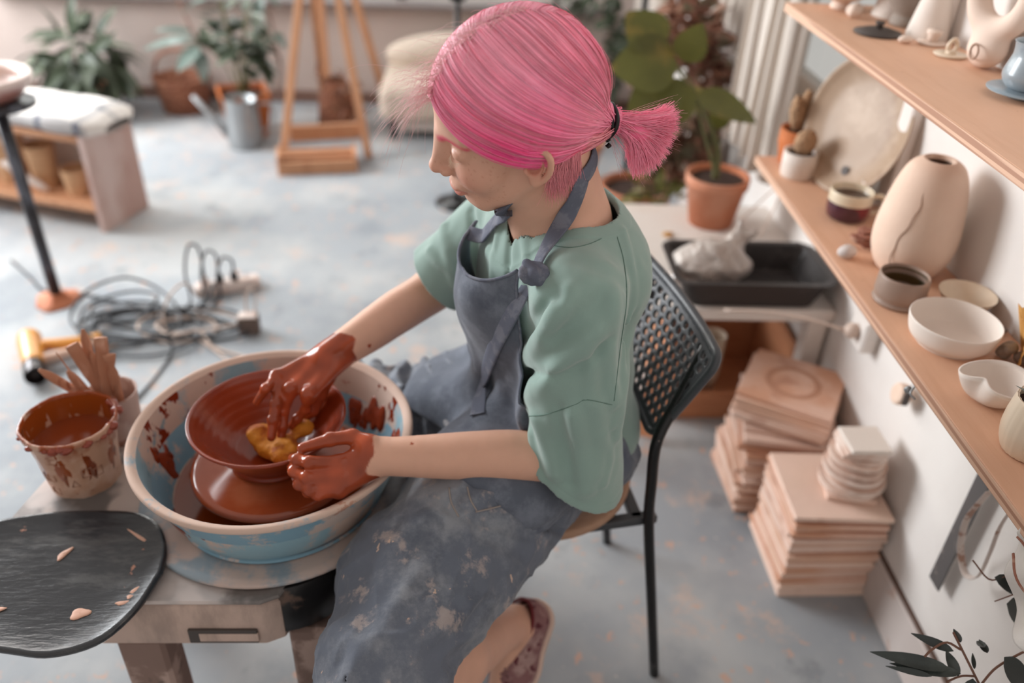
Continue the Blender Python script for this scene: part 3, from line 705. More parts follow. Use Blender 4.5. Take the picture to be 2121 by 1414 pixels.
# ------------------------------------------------------------------ upper shelf
t=empty('lidded_cup',(.822,1.225,ZT),0,'blue-grey glazed cup standing on a saucer near the edge of the upper shelf','cup')
b=MB(); b.lathe(smoothprof([(.001,.012),(.024,.012),(.034,.018),(.040,.030),(.0385,.042),(.034,.060),(.036,.076),(.0375,.0785),(.0355,.0785),(.033,.07),(.031,.05),(.033,.03),(.001,.02)],60),n=56); b.build('cup_body',M_grey_glaze,t,smooth=True)
b=MB(); b.lathe([(.001,.071),(.020,.0725),(.0345,.070),(.0345,.0715),(.020,.074),(.001,.0725)],n=40); b.build('lid',M_grey_glaze,t,smooth=True)
vessel('saucer',[(.001,0),(.026,0),(.028,.004),(.055,.009),(.0555,.0105),(.030,.008),(.026,.0112),(.001,.0112)],.822,1.225,ZT,M_grey_glaze,'flat grey saucer under the blue-grey cup','saucer')
vessel('tall_pot',smoothprof([(.001,0),(.026,0),(.0275,.012),(.025,.020),(.034,.035),(.058,.075),(.066,.115),(.060,.15),(.045,.165),(.042,.165),(.055,.145),(.060,.11),(.05,.07),(.02,.03),(.001,.03)],60),.832,1.68,ZT,M_greyclay,'grey footed stoneware pot on the upper shelf, beside the dark lid','pot')
vessel('round_pot',smoothprof([(.001,0),(.020,0),(.021,.008),(.018,.014),(.040,.024),(.060,.05),(.066,.08),(.062,.11),(.058,.11),(.06,.08),(.05,.04),(.001,.02)],60),.755,1.815,ZT,M_bone,'pale round-bellied footed bowl at the far end of the upper shelf','bowl')
vessel('white_cone_pot',smoothprof([(.001,0),(.040,0),(.042,.004),(.030,.05),(.018,.10),(.016,.14),(.014,.14),(.016,.1),(.001,.02)],40),.845,1.762,ZT,M_white_clay,'white cone-shaped bottle between the two footed pots','bottle')
vessel('white_bottle',smoothprof([(.001,0),(.034,0),(.038,.004),(.030,.05),(.020,.10),(.018,.15),(.016,.15),(.018,.1),(.001,.02)],40),.835,1.585,ZT,M_white_clay,'pale bottle against the window casing, right of the grey footed pot','bottle')
def lid(x,y,r,h,m,label,knob=(.009,.012),z=ZT,ridge=False):
    t=empty('pot_lid',(x,y,z),0,label,'lid'); b=MB(); b.lathe([(.001,0),(r*.9,0),(r,.002),(r,.0035),(r*.5,h),(.001,h)],n=44); b.build('cover',m,t,smooth=True)
    b=MB()
    if ridge: b.tube(spline([(-.003,0,h-.002),(-.008,0,h+.012),(0,0,h+.024),(.008,0,h+.012),(.003,0,h-.002)],14),.0035,8); b.lathe([(.001,h-.001),(knob[0],h-.001),(knob[0],h+.005),(.001,h+.005)],n=20)
    else: b.lathe([(.001,h-.001),(knob[0]*.7,h-.001),(knob[0]*.7,h+knob[1]*.5),(knob[0],h+knob[1]*.8),(knob[0]*.9,h+knob[1]),(.001,h+knob[1])],n=24)
    b.build('knob',m,t,smooth=True); return t
lid(.748,1.60,.044,.010,M_dark_lid,'dark brown lid with a knob at the front of the upper shelf')
lid(.822,1.535,.026,.004,M_bone,'pale lid with a wide cylinder knob on the upper shelf',(.014,.020))
lid(.818,1.455,.028,.004,M_cream,'cream lid with a loop handle on the upper shelf, nearest to the ring bottle',ridge=True)
pebble('white_stopper',(.772,1.535,ZT),(.016,.010,.007),M_bone,'small pale clay stopper beside the dark lid','stopper',rz=.4)
pebble('knobbly_clay_piece',(.752,1.735,ZT),(.015,.012,.012),M_bone,'rough pale clay piece in front of the footed bowl','clay piece',seed=5,rough=.4)
# ring-shaped bottle
t=empty('ring_bottle',(.838,1.385,ZT),0,'pale bottle shaped like a ring with a rounded foot, behind the blue-grey cup','vase')
s=SDF(); cx=V(0,0,.098); 
def torus(P):
    q=P-cx; d=q@nrm(V(.25,1,0))*0
    u=q@nrm(V(.35,-.93,0)); w=q[:,2]; nn_=q@nrm(V(.93,.35,0))
    return np.sqrt((np.sqrt((u/.86)**2+w**2)-.046)**2+nn_**2)-.017
s.add(torus,cx,.08,.012); s.ell((0,0,.027),(.024,.030,.027),k=.012); s.cone((0,0,.15),(0,0,.185),.012,.010,.01)
v,q=nets(s,(-.08,-.08,-.005),(.08,.08,.2),.004); v[:,2]=np.maximum(v[:,2],0); mk('body',v,q,M_bone,t,smooth=True); t.scale=(1.2,1.2,1.2)
b=MB(); b.tube([(-.0245+.0*k,-.012+.010*math.cos(a),.024+.010*math.sin(a)) for k,a in enumerate(np.linspace(0,6.28,16))],.0012,6); b.build('stamped_ring',M_seamclay,t,smooth=True)
# ------------------------------------------------------------------ hanging things under the lower shelf
b=MB(); b.box((0,0,0),(.004,.036,.30),bev=.001); v=np.concatenate(b.v)
o=mk('steel_ruler',v+V(0,0,.15),b.f,M_steel,None,loc=(0,0,0)); o.location=(.852,1.0,.262); tag(o,'grey spattered metal ruler hanging below the lower shelf','ruler')
t=empty('wooden_knob_tool',(.845,1.285,.46),0,'small tan ribbed clay rib hanging on a hook below the shelf','pottery tool')
b=MB(); b.lathe(smoothprof([(.001,-.012),(.018,-.012),(.022,-.006),(.022,.008),(.016,.012),(.001,.012)],20),(0,0,.022),n=30,M=np.array([[.2,0,-1],[0,1,0],[1,0,.2]])/1.02); b.build('disc_body',M_vase,t,smooth=True)
b=MB(); b.box((-.002,-.024,.028),(.012,.008,.030),bev=.002); b.build('dark_strip',M_dark_lid,t); b=MB(); b.tube([(0,-.012,.04),(.006,-.014,.055),(.022,-.014,.060)],.0016,6); b.build('hook',M_galv,t)
t=empty('cup_hook',(.67,1.0,.70),0,'small metal hook screwed under the edge of the lower shelf','hook')
b=MB(); b.tube(spline([(.004,0,.024),(.004,0,.012),(-.004,-.008,.004),(.003,-.014,-.002)],10),.0018,8); b.lathe([(.001,-.002),(.006,0),(.006,.004),(.001,.005)],(-.003,.004,.004),n=16,M=np.array([[1,0,0],[0,0,-1],[0,1,0]])); b.build('hook_body',M_galv,t,smooth=True)
# strap loop and white striped cloth hanging from the near end of the shelf
M_loop=mat('clay_spattered_strap',(206,192,184),.7,layers=[dict(col=(150,106,84),scale=40,lo=.55,hi=.62,det=6,amt=.8)])
b=MB(); pts=spline([(.81,.93,.56),(.80,.935,.50),(.815,.945,.44),(.83,.95,.40),(.835,.925,.375),(.835,.90,.40),(.83,.895,.46),(.82,.89,.53),(.82,.88,.60)],40); b.tube(pts,.006,10,flat=.25,up=(0,1,0))
b.build('hanging_strap',M_loop,None,smooth=True,label='pale spattered strap hanging in a loop beside the ruler',cat='strap')
M_towel=mat('white_linen_towel',(226,220,214),.95,bump=.0005,bscale=300,var=.02)
G=[]
for i in range(34):
    row=[]; u=i/33
    for k in range(40):
        w=k/39; x=.652+.022*math.sin(u*7+w*2)*w+.02*w+.010*math.sin(u*13+w*5); y=.690-.24*u+.01*w; z=.735-.085*w-.02*w*math.sin(u*4+.6)-.0*u
        if w<.12: x+=.05*(1-w/.12); z=.750-.02*w
        row.append((x,y,z))
    G.append(row)
b=MB(); b.sheet(G); towel=b.build('linen_towel',M_towel,None,smooth=True,solid=.002,label='white linen towel with brown stripes hanging over the near end of the lower shelf',cat='towel')
Gn=np.array(G)
for w0 in (8,22):
    b=MB(); c=Gn[:,w0:w0+2].mean(1); b.tube(c-V(.0015,0,0),.0022,6,flat=1); b.build('stripe',M_coral,towel,smooth=True,world=True)
# ------------------------------------------------------------------ stacks of boards on the floor
def bstack(cx,cy,specs,label_fn,group,z=0):
    for i,(sx,sy,th,rz,dx,dy,mi) in enumerate(specs):
        b=MB(); b.box((0,0,th/2),(sx,sy,th-.0004),bev=.0015); o=b.build('plywood_bat',M_boards[mi],None,loc=(0,0,0)); o.location=(cx+dx,cy+dy,z); o.rotation_euler=(0,0,rz); z+=th
        tag(o,label_fn(i,len(specs)),'board',group)
    return z
rng=np.random.RandomState(11)
sp=[]
for i in range(19):
    th=[.018,.012,.016,.010][i%4] if i<12 else .0115
    sp.append((.198+rng.uniform(-.008,.006),.196+rng.uniform(-.01,.006),th,rng.uniform(-.035,.035)+(.02 if i<8 else 0),rng.uniform(-.006,.004)-(.0035 if i>10 else 0),rng.uniform(-.008,.008),rng.randint(0,5)))
def lab_near(i,n): return 'top square board of the near stack, under the round bats' if i==n-1 else ('lowest square board of the near stack, lying on the floor' if i==0 else 'square clay-dusted board in the near stack by the wall')
ztop1=bstack(.763,1.279,sp,lab_near,'square boards in the near stack')
sp=[]
for i in range(26):
    th=[.014,.010,.012][i%3]; rz=rng.uniform(-.05,.05)+(0 if i<9 else (.10 if i<15 else (.22 if i<20 else .50)))
    s_=.21 if i<12 else .215
    sp.append((s_+rng.uniform(-.01,.008),s_+rng.uniform(-.01,.01),th,-rz,rng.uniform(-.006,.006)-.012*(i<9)-.004*(i>19),rng.uniform(-.012,.008)+(.012 if i>18 else 0),rng.randint(0,5)))
def lab_far(i,n): return 'top square board of the far stack, marked with a ring' if i==n-1 else ('lowest board of the far stack, lying on the floor' if i==0 else 'square clay-dusted board in the far stack under the table')
ztop2=bstack(.752,1.540,sp,lab_far,'square boards in the far stack')
mk_ring=MB(); mk_ring.lathe([(.05,.0002),(.052,.0006),(.062,.0006),(.064,.0002)],n=48); top=[o for o in COL.objects if o.get('label','').startswith('top square board of the far')][0]
mk_ring.v[0]=mk_ring.v[0]+V(0,0,.0098); mk_ring.build('ring_mark',M_coral and mat('brown_ring_stain',(186,136,110),.9),top,smooth=True)
# round bats on the near stack
z=ztop1; M_bats=[mat('round_bat_%d'%i,c,.75,layers=[dict(col=(200,160,140),scale=12,lo=.5,hi=.62,det=6,amt=.6)]) for i,c in enumerate([(226,206,194),(208,170,150),(216,192,178)])]
b=MB(); b.box((0,0,.005),(.10,.07,.0096),bev=.001); o=b.build('plywood_bat',M_boards[2],None,loc=(0,0,0)); o.location=(.788,1.255,z); o.rotation_euler=(0,0,-.15); tag(o,'small rectangular board under the pile of round bats','board'); z+=.010
for i in range(13):
    th=.0078; r=.062-.0006*i+rng.uniform(-.004,.004); b=MB(); b.lathe([(.001,0),(r-.001,0),(r,.001),(r,th-.0014),(r-.001,th-.0004),(.001,th-.0004)],n=40)
    o=b.build('round_bat',M_bats[i%3],None,smooth='auto',loc=(0,0,0)); o.location=(.796+rng.uniform(-.008,.008)-.0005*i,1.268+rng.uniform(-.008,.008),z); z+=th
    tag(o,'round pale bat in the pile under the white tile' if i<12 else 'topmost round bat, right under the square white tiles','board','round bats on the near stack')
for i in range(3):
    b=MB(); b.box((0,0,.005),(.082,.080,.0096),bev=.002); o=b.build('square_tile',M_white_clay if i==2 else M_bats[0],None,loc=(0,0,0)); o.location=(.782+.003*i,1.262-.002*i,z); o.rotation_euler=(0,0,-.12+.07*i); z+=.010
    tag(o,'square off-white tile on top of the pile of round bats' if i==2 else 'pale square tile just under the topmost off-white tile','tile','square tiles' if i<2 else None)
# ------------------------------------------------------------------ white table with black tray
ZB=.43
t=empty('low_table',(.62,1.98,0),0,'low white table against the right wall carrying the black tray','table'); L=-V(.62,1.98,0)
b=MB(); b.box(V(.53,1.98,ZB-.016)+L,(.682,.60,.032),bev=.003); b.build('tabletop',M_whitepaint,t)
for x,y in ((.22,1.71),(.84,1.71),(.22,2.25),(.84,2.25)):
    b=MB(); b.box(V(x,y,.199)+L,(.045,.045,.398),bev=.002); b.build('leg',M_whitepaint,t)
# tray
t=SDF(); ctr=V(.665,1.783,ZB); hx,hy,H_=.185,.105,.075
def trayf(P):
    q=P-ctr; z=q[:,2]; sc=1-.16*(1-z/H_)
    def rb(hx_,hy_,r): 
        a=np.abs(q[:,:2])-np.c_[hx_*sc-r,hy_*sc-r]; return np.linalg.norm(np.maximum(a,0),axis=1)+np.minimum(a.max(1),0)-r
    o_=np.maximum(rb(hx,hy,.03),np.maximum(-z,z-H_)); i_=np.maximum(rb(hx-.006,hy-.006,.026),.006-z)
    lip=np.maximum(np.abs(rb(hx+.004,hy+.004,.034))-.009,np.abs(z-H_+.003)-.003)
    return np.minimum(np.maximum(o_,-i_),lip)
t.add(trayf,ctr+V(0,0,.04),.23,.002)
v,q=nets(t,ctr-V(.22,.14,.01),ctr+V(.22,.14,.09),.0045); v[:,2]=np.maximum(v[:,2],ZB+.0004)
mk('plastic_tray',v,q,M_blackpl,None,smooth='auto',label='black plastic tray on the white table with a wrapped lump of clay in it',cat='tray')
# bag with clay
s=SDF(); c=V(.580,1.795,ZB+.062); s.ell(c,(.098,.066,.046),k=.02); s.ell(c+V(.015,.01,.022),(.06,.05,.036),k=.02); s.cone(c+V(.055,.025,.035),c+V(.105,.03,.075),.016,.005,.02); s.cone(c+V(.055,.025,.035),c+V(.07,.05,.09),.014,.004,.02); s.ell(c+V(-.055,-.02,-.03),(.05,.04,.022),k=.015)
def crump(P,d): return d+.010*np.abs(vnoise(P,26,3))+.004*np.abs(vnoise(P,62,5))-.005
s.post=crump
v,q=nets(s,c-V(.13,.1,.07),c+V(.14,.11,.13),.0035,slack=2.5); v[:,2]=np.maximum(v[:,2],ZB+.008)
mk('clay_bag',v,q,M_bag,None,smooth=True,label='crumpled translucent plastic bag wrapped around clay in the black tray',cat='bag')
o=MB(); P=spline([(.72,1.88,.47+.06),(.76,1.95,.55),(.80,2.0,.62),(.79,2.05,.58),(.72,2.08,.46),(.70,2.06,.44)],24); o.tube(P,.0022,8); o.build('loose_cord',M_cablew,None,smooth=True,label='thin pale cord looping behind the black tray',cat='cord')
b=MB(); 
for k in range(5): b.lathe([(.001,0),(.008,.001),(.006,.006),(.001,.008)],(.004*k,.008*math.sin(k*2),0),12)
o=b.build('yellow_petals',M_gingko,None,smooth=True,loc=(0,0,0)); o.location=(.525,2.07,ZB); tag(o,'small yellow dried flower on the white table','dried flower')
# plants: helper
def plant(name,loc,label,stems,leafm,stemm,leaf,potfn,seed=1,cat='potted plant'):
    t=empty(name,loc,0,label,cat); potfn(t); rng=np.random.RandomState(seed); sb=MB(); lb=MB()
    for P,r in stems:
        P=spline(P,12); sb.tube(P,np.linspace(r,r*.5,12),7)
    leaf(lb,rng,[spline(P,12) for P,r in stems])
    if sb.n: sb.build('stem',stemm,t,smooth=True)
    lb.build('foliage',leafm,t,smooth=True); return t
def terrapot(R0,R1,h,m=None,sq=False):
    def f(t):
        b=MB(); m_=m or M_terra
        if sq:
            b.prism([(-R1,-R1),(R1,-R1),(R1,R1),(-R1,R1)],0,h*.98,bev=.002) if False else b.sheet([[(sx*R0,sy*R0,0),(sx*R1,sy*R1,h),(sx*(R1-.012),sy*(R1-.012),h),(sx*(R0),sy*R0,.02)] for sx,sy in ((-1,-1),(1,-1),(1,1),(-1,1))],closed_u=True)
        else: b.lathe([(.001,0),(R0,0),(R1*.97,h*.8),(R1*1.03,h*.8),(R1*1.05,h*.98),(R1*1.03,h),(R1*.95,h),(R1*.9,h*.85),(.001,h*.84)],n=48)
        b.build('pot',m_,t,smooth=not sq)
        b=MB(); b.lathe([(.0001,h*.9),(R1*.5,h*.91),(R1*.9,h*.89)],n=24,wob=lambda a,z,j:.002*math.sin(5*a)); b.build('soil',M_soil,t,smooth=True)
    return f
# fig with broad leaves in the big terracotta pot on the table
st=[([(0,0,.10),(-.01,.02,.22),(-.07,.03,.32),(-.16,.0,.43)],.007),([(.01,0,.10),(-.03,.02,.2),(-.10,.03,.36)],.006),([(-.01,0,.10),(-.02,.02,.22),(-.09,.01,.36)],.006),([(-.07,.03,.32),(-.12,.03,.40),(-.20,.03,.47)],.004)]
def figleaf(lb,rng,S):
    for (p,d,up,L_,W_) in [((-.16,.0,.44),(-1,-.1,.05),(0,-.75,.6),.17,.16),((-.15,.0,.40),(-.75,-.2,-.6),(-.1,-.8,.5),.17,.14),((-.15,0,.45),(.25,-.2,.7),(0,-.9,.4),.10,.09),((-.10,.0,.36),(1,-.2,-.14),(0,-.5,.85),.18,.10),((-.20,.03,.47),(-.6,.2,.6),(0,-.9,.5),.13,.12),((-.10,0,.37),(-.9,-.1,-.35),(0,-.8,.5),.15,.12),((-.04,.03,.27),(.6,.2,.5),(0,-.9,.4),.09,.06),((-.06,.05,.30),(-.2,.5,.5),(0,-.7,.7),.10,.08)]:
        leafmesh(lb,p,d,up,L_,W_,curl=.25,fold=.12,n=10)
plant('potted_fig',(.672,2.165,ZB),'broad-leaved olive green plant in a big terracotta pot on the white table',st,M_leafol,M_stemg,figleaf,terrapot(.062,.085,.145))
# under the table: open wooden box, cups
t=empty('wooden_crate',(.70,1.95,0),0,'open orange-brown wooden box under the white table','crate')
for (c,sz,nm) in (((-.01,0,.008),(.34,.30,.014),'bottom'),((-.172,0,.13),(.014,.30,.24),'side_panel'),((.152,0,.13),(.014,.30,.24),'side_panel'),((-.01,.143,.13),(.31,.014,.24),'back_panel'),((-.01,-.143,.05),(.31,.014,.08),'front_rail')):
    b=MB(); b.box(c,sz,bev=.002); b.build(nm,M_box_wood,t)
b=MB(); b.bar((.47,1.70,.012),(.515,1.83,.20),.08,.010); b.build('leaning_plank',M_box_wood,None,label='plank leaning on the wooden box beside the far board stack',cat='plank')
for x,y,z,m,l in ((.60,1.86,.016,M_whitecup,'white cup under the table beside the cream bowl'),(.66,1.90,.016,M_cream,'cream jar in the box under the white table')):
    vessel('clay_cup',[(.001,0),(.025,0),(.034,.07),(.036,.20),(.033,.20),(.03,.07),(.001,.01)],x,y,z,m,l,'cup')
t=empty('wall_socket',(WX,1.502,.49),0,'square white wall socket with a pale plug above the far stack','socket')
b=MB(); b.box((-.018,0,0),(.036,.075,.075),bev=.005); b.build('housing',M_frame,t)
b=MB(); b.lathe([(.001,.036),(.016,.036),(.018,.05),(.010,.062),(.001,.064)],n=24,M=np.array([[0,0,-1],[0,1,0],[1,0,0]])); b.build('plug',M_cablew,t,smooth=True)
b=MB(); b.tube(spline([(-.06,0,0),(-.12,.03,.004),(-.20,.07,.0),(-.30,.11,-.02)],16),.0035,8); b.build('lead',M_cablew,t,smooth=True)
b=MB(); b.tube(spline([(.40,1.62,.005),(.30,1.66,.005),(.45,1.9,.005),(.2,1.75,.005),(.05,1.72,.005)],30),.004,8); b.build('cable',M_cablew,None,smooth=True,label='thin pale cord lying on the floor behind the chair',cat='cord')
# eucalyptus-like branches bottom right
def branchplant(name,loc,label,tw,seed,leafm=M_leafblue,stemm=M_stem):
    t=empty(name,loc,0,label,'plant'); sb=MB(); lb=MB(); rng=np.random.RandomState(seed)
    for P,leaves in tw:
        P=spline(P,16); sb.tube(P,np.linspace(.0022,.0010,16),6)
        for (u,d,up,L_,W_) in leaves:
            p=P[int(u*15)]; leafmesh(lb,p,d,up,L_,W_,curl=.12,fold=.1,n=8)
    sb.build('stem',stemm,t,smooth=True); lb.build('foliage',leafm,t,smooth=True); return t

# ------------------------------------------------------------------ curtains, plants by the right wall
def curtain(label,x,y0,y1,z0,z1,folds,amp,seed):
    rng=np.random.RandomState(seed); G=[]; n=90
    ph=rng.uniform(0,6,4)
    for i in range(n):
        u=i/(n-1); row=[]
        for k in range(16):
            w=k/15; a=amp*(1-.25*w)
            y=y0+(y1-y0)*u+.012*math.sin(u*folds*6.28*2+ph[1]); dx=a*math.sin(u*folds*6.28+ph[0]+.8*math.sin(w*2+ph[2]))+.4*a*math.sin(u*folds*15+ph[3]+w)
            row.append((x+dx,y,z0+(z1-z0)*w+.006*math.sin(u*20)))
        G.append(row)
    b=MB(); b.sheet(G); return b.build('curtain',M_curtain,None,smooth=True,solid=.0015,label=label,cat='curtain')
curtain('off-white gathered curtain hanging in front of the window, nearest to the shelves',.800,2.12,2.60,.56,1.6,5,.022,2)
curtain('pale curtain hanging at the window behind the reddish plant',.846,2.74,3.25,.20,1.6,5,.010,5)
curtain('short white curtain at the back corner of the window',.80,3.75,4.35,.50,1.6,5,.03,8)
def cloudplant(name,loc,label,cen,rad,n,L_,W_,leafm,stemm,seed,potfn,droop=.3,nst=7,curl=.2):
    t=empty(name,loc,0,label,'potted plant'); 
    if potfn: potfn(t)
    rng=np.random.RandomState(seed); lb=MB(); sb=MB(); cen=np.array(cen); rad=np.array(rad)
    for k in range(nst):
        e=cen+rad*rng.uniform(-.7,.7,3); sb.tube(spline([(0,0,.05),(e[0]*.3,e[1]*.3,e[2]*.5),e],8),.0035,6)
    for k in range(n):
        d=nrm(rng.normal(0,1,3)); p=cen+rad*d*rng.uniform(.35,1)**.5; o=nrm(d+rng.normal(0,.5,3)+V(0,0,-droop))
        s=rng.uniform(.7,1.25); leafmesh(lb,p,o,nrm(V(0,0,1)+rng.normal(0,.4,3)),L_*s,W_*s,curl=curl,n=5)
    sb.build('stem',stemm,t,smooth=True); lb.build('foliage',leafm,t,smooth=True); return t
cloudplant('potted_shrub',(.60,2.92,0),'tall shrub with reddish-brown leaves in front of the pale curtain',(.09,-.10,.60),(.13,.26,.30),680,.07,.045,M_leafred,M_stem,4,terrapot(.10,.13,.22))
cloudplant('potted_shrub',(.48,4.06,0),'dark green shrub against the back wall, behind the hair',(0,0,.42),(.24,.20,.24),260,.09,.04,M_leafdk,M_stem,6,terrapot(.10,.13,.2))
cloudplant('potted_fern',(.62,2.62,0),'small feathery green plant on the floor behind the white table',(0,0,.24),(.10,.16,.14),140,.06,.02,M_leafol,M_stemg,8,terrapot(.06,.08,.12))
def squat(name,loc,label,R0,R1,h,m): 
    t=empty(name,loc,0,label,'pot'); terrapot(R0,R1,h,m)(t)
squat('empty_pot',(.42,3.45,0),'terracotta pot on the floor behind the ponytail',.09,.12,.2,M_terra)
# stands with thin poles
t=empty('floor_lamp_stand',(.638,3.37,0),0,'dark pole on a round base in front of the dark shrub','stand')
b=MB(); b.lathe([(.001,0),(.13,0),(.132,.008),(.12,.018),(.02,.028),(.014,.034),(.001,.034)],n=40); b.build('base',M_chairm,t,smooth=True)
b=MB(); b.tube([(0,0,.03),(0,0,.8),(0,0,1.6)],.013,10); b.build('pole',M_chairm,t,smooth=True)
t=empty('microphone_stand',(-.08,3.20,0),0,'thin dark upright stand just beyond the face','stand')
b=MB(); b.tube([(0,0,.01),(0,0,.6),(0,0,.80)],.010,10); b.build('pole',M_chairm,t,smooth=True)
b=MB(); b.lathe([(.001,0),(.09,0),(.09,.006),(.012,.016),(.001,.016)],n=30); b.build('base',M_chairm,t,smooth=True)
b=MB(); b.lathe(smoothprof([(.001,.79),(.03,.80),(.036,.83),(.02,.87),(.001,.88)],14),n=24); b.build('head',M_chairm,t,smooth=True)
# ------------------------------------------------------------------ bench with cups, blanket
A=V(-1.382,2.86,0); rz=math.atan2(.30,-.95)
t=empty('low_bench',tuple(A),rz,'low pink-white wooden bench with an open shelf, folded blanket on top','bench')
def bp(nm,c,sz,m,lab=None):
    b=MB(); b.box(c,sz,bev=.002); o=b.build(nm,m,t)
    if lab: o['label']=lab
bp('end_panel',(.012,-.125,.185),(.024,.26,.37),M_woodp,'clay-smeared whitish end panel')
bp('end_panel',(1.15,-.125,.185),(.024,.26,.37),M_woodp)
bp('top_board',(.58,-.125,.355),(1.11,.25,.022),M_wood)
bp('bottom_board',(.58,-.125,.085),(1.11,.25,.022),M_wood)
bp('back_board',(.58,-.247,.22),(1.11,.008,.24),M_whitepaint,'white back board')
ca,sa=math.cos(rz),math.sin(rz)
def BW(u,v,z): return (A[0]+ca*u-sa*v, A[1]+sa*u+ca*v, z)
def paper(u,v,R,h,m,label,tilt=0,z=.0965,nest=1):
    b=MB(); b.lathe([(.001,0),(R*.78,0),(R*1.0,h),(R*.94,h),(R*.72,.006),(.001,.006)],n=36)
    if nest>1:
        for k in range(1,nest): b.lathe([(R*.80,h*.2*k+.002),(R*1.02,h+h*.16*k),(R*.96,h+h*.16*k),(R*.76,h*.2*k+.006)],n=36)
    o=b.build('clay_cup' if m is M_whitecup else 'kraft_pot',m,None,smooth='auto',loc=(0,0,0)); o.location=BW(u,v,z); tag(o,label,'pot')
paper(.33,-.12,.055,.14,M_paper,'kraft-coloured pots nested on the bench shelf, in the middle',nest=2)
paper(.17,-.10,.052,.10,M_paper,'kraft-coloured pot on the bench shelf, nearest to the end panel')
paper(.48,-.12,.065,.19,M_paper,'tall kraft-coloured pot on the bench shelf, farthest from the end panel')
paper(.10,-.17,.04,.12,M_whitecup,'whitish cup on the bench shelf against the end panel')
b=MB(); p0=V(*BW(.42,-.03,.108)); p1=V(*BW(.27,-.05,.112)); b.tube(spline([p0+V(0,0,.10),p0*.5+p1*.5+V(0,0,.045),p1],8),[.012,.013,.014,.015,.015,.015,.014,.010],10); b.build('white_clay_roll',M_whitecup,None,smooth=True,label='white rolled paper leaning in front of the nested kraft pots',cat='roll')
# blanket with dark checks
M_blanket=bpy.data.materials.new('checked_blanket'); M_blanket.use_nodes=True; nt=M_blanket.node_tree; p=nt.nodes['Principled BSDF']; p.inputs['Roughness'].default_value=.95
tc=nt.nodes.new('ShaderNodeTexCoord'); sp=nt.nodes.new('ShaderNodeSeparateXYZ'); nt.links.new(tc.outputs['Object'],sp.inputs[0]); cur=None
def stripe(sock,freq,w):
    m1=nt.nodes.new('ShaderNodeMath'); m1.operation='MULTIPLY'; m1.inputs[1].default_value=freq; nt.links.new(sock,m1.inputs[0])
    m2=nt.nodes.new('ShaderNodeMath'); m2.operation='FRACT'; nt.links.new(m1.outputs[0],m2.inputs[0])
    m3=nt.nodes.new('ShaderNodeMath'); m3.operation='LESS_THAN'; m3.inputs[1].default_value=w; nt.links.new(m2.outputs[0],m3.inputs[0]); return m3.outputs[0]
a=stripe(sp.outputs[0],6.5,.16); c=stripe(sp.outputs[1],7,.15)
ad=nt.nodes.new('ShaderNodeMath'); ad.operation='ADD'; nt.links.new(a,ad.inputs[0]); nt.links.new(c,ad.inputs[1]); mu=nt.nodes.new('ShaderNodeMath'); mu.operation='MULTIPLY'; mu.inputs[1].default_value=.42; nt.links.new(ad.outputs[0],mu.inputs[0])
mx=nt.nodes.new('ShaderNodeMix'); mx.data_type='RGBA'; nt.links.new(mu.outputs[0],mx.inputs[0]); mx.inputs[6].default_value=(*lin((226,220,214)),1); mx.inputs[7].default_value=(*lin((58,72,96)),1); nt.links.new(mx.outputs[2],p.inputs['Base Color'])
G=[]
n1,n2=60,34
for i in range(n1):
    u=i/(n1-1); col=[]
    for k in range(n2):
        a=2*math.pi*k/n2; cy=math.cos(a); cz=math.sin(a)
        x=-.05+u*1.1; e=min(1,(x+.055)/.04) if x<.0 else 1; e=max(.25,e)**.5
        y=-.125+.135*(abs(cy)**.6)*np.sign(cy)*e; th=.034*(1+.25*math.sin(x*9)+.15*math.sin(x*23+y*30)); z=.40+th*(abs(cz)**.7)*np.sign(cz)*e
        if x<.03: z-=.02*(1-(x+.05)/.08)
        if cz<0: z=max(z,.3665)
        col.append((x,y+.008*math.sin(x*14),z))
    G.append(col)
G=np.array(G); G=np.concatenate([G,G[:,:1]],1); b=MB(); b.sheet(G)
o=b.build('folded_blanket',M_blanket,None,smooth=True,loc=(0,0,0)); o.location=tuple(A+V(0,0,.0)); o.rotation_euler=(0,0,rz); tag(o,'folded white blanket with dark blue checks lying on the low bench','blanket')
# pole with a round basin on top
t=empty('basin_stand',(-1.358,2.369,0),0,'spattered black pole stand with a clay-caked foot at the left','stand')
b=MB(); b.tube([(0,0,.004),(0,0,.3),(0,0,.66)],.018,14); b.build('pole',M_polemetal,t,smooth=True)
b=MB(); b.lathe([(.001,0),(.070,0),(.066,.008),(.03,.014),(.022,.03),(.001,.03)],n=30,wob=lambda a,z,j:.006*math.sin(3*a)+.003*math.sin(7*a)); b.build('foot',M_terra,t,smooth=True)
b=MB(); b.lathe([(.001,.64),(.10,.642),(.10,.655),(.001,.655)],n=36); b.build('turntable',M_polemetal,t,smooth=True)
b=MB(); b.lathe(smoothprof([(.001,0),(.085,0),(.115,.02),(.140,.055),(.142,.066),(.130,.070),(.112,.060),(.10,.03),(.001,.015)],50),n=56); 
o=b.build('white_basin',mat('pink_white_basin',(226,206,198),.4,layers=[dict(col=(170,110,100),scale=7,lo=.45,hi=.6,zr=(.062,.03),amt=.9)],coat=.2),None,smooth=True,loc=(0,0,0)); o.location=(-1.405,2.385,.6555); tag(o,'white round basin with a thick rim on top of the black pole','basin')
b=MB(); b.lathe(smoothprof([(.001,0),(.03,.004),(.036,.02),(.02,.036),(.001,.04)],16),n=24); o=b.build('clay_lump',M_cream,None,smooth=True,loc=(0,0,0)); o.location=(-1.40,2.385,.6705); tag(o,'lump of pinkish clay inside the white basin','clay')
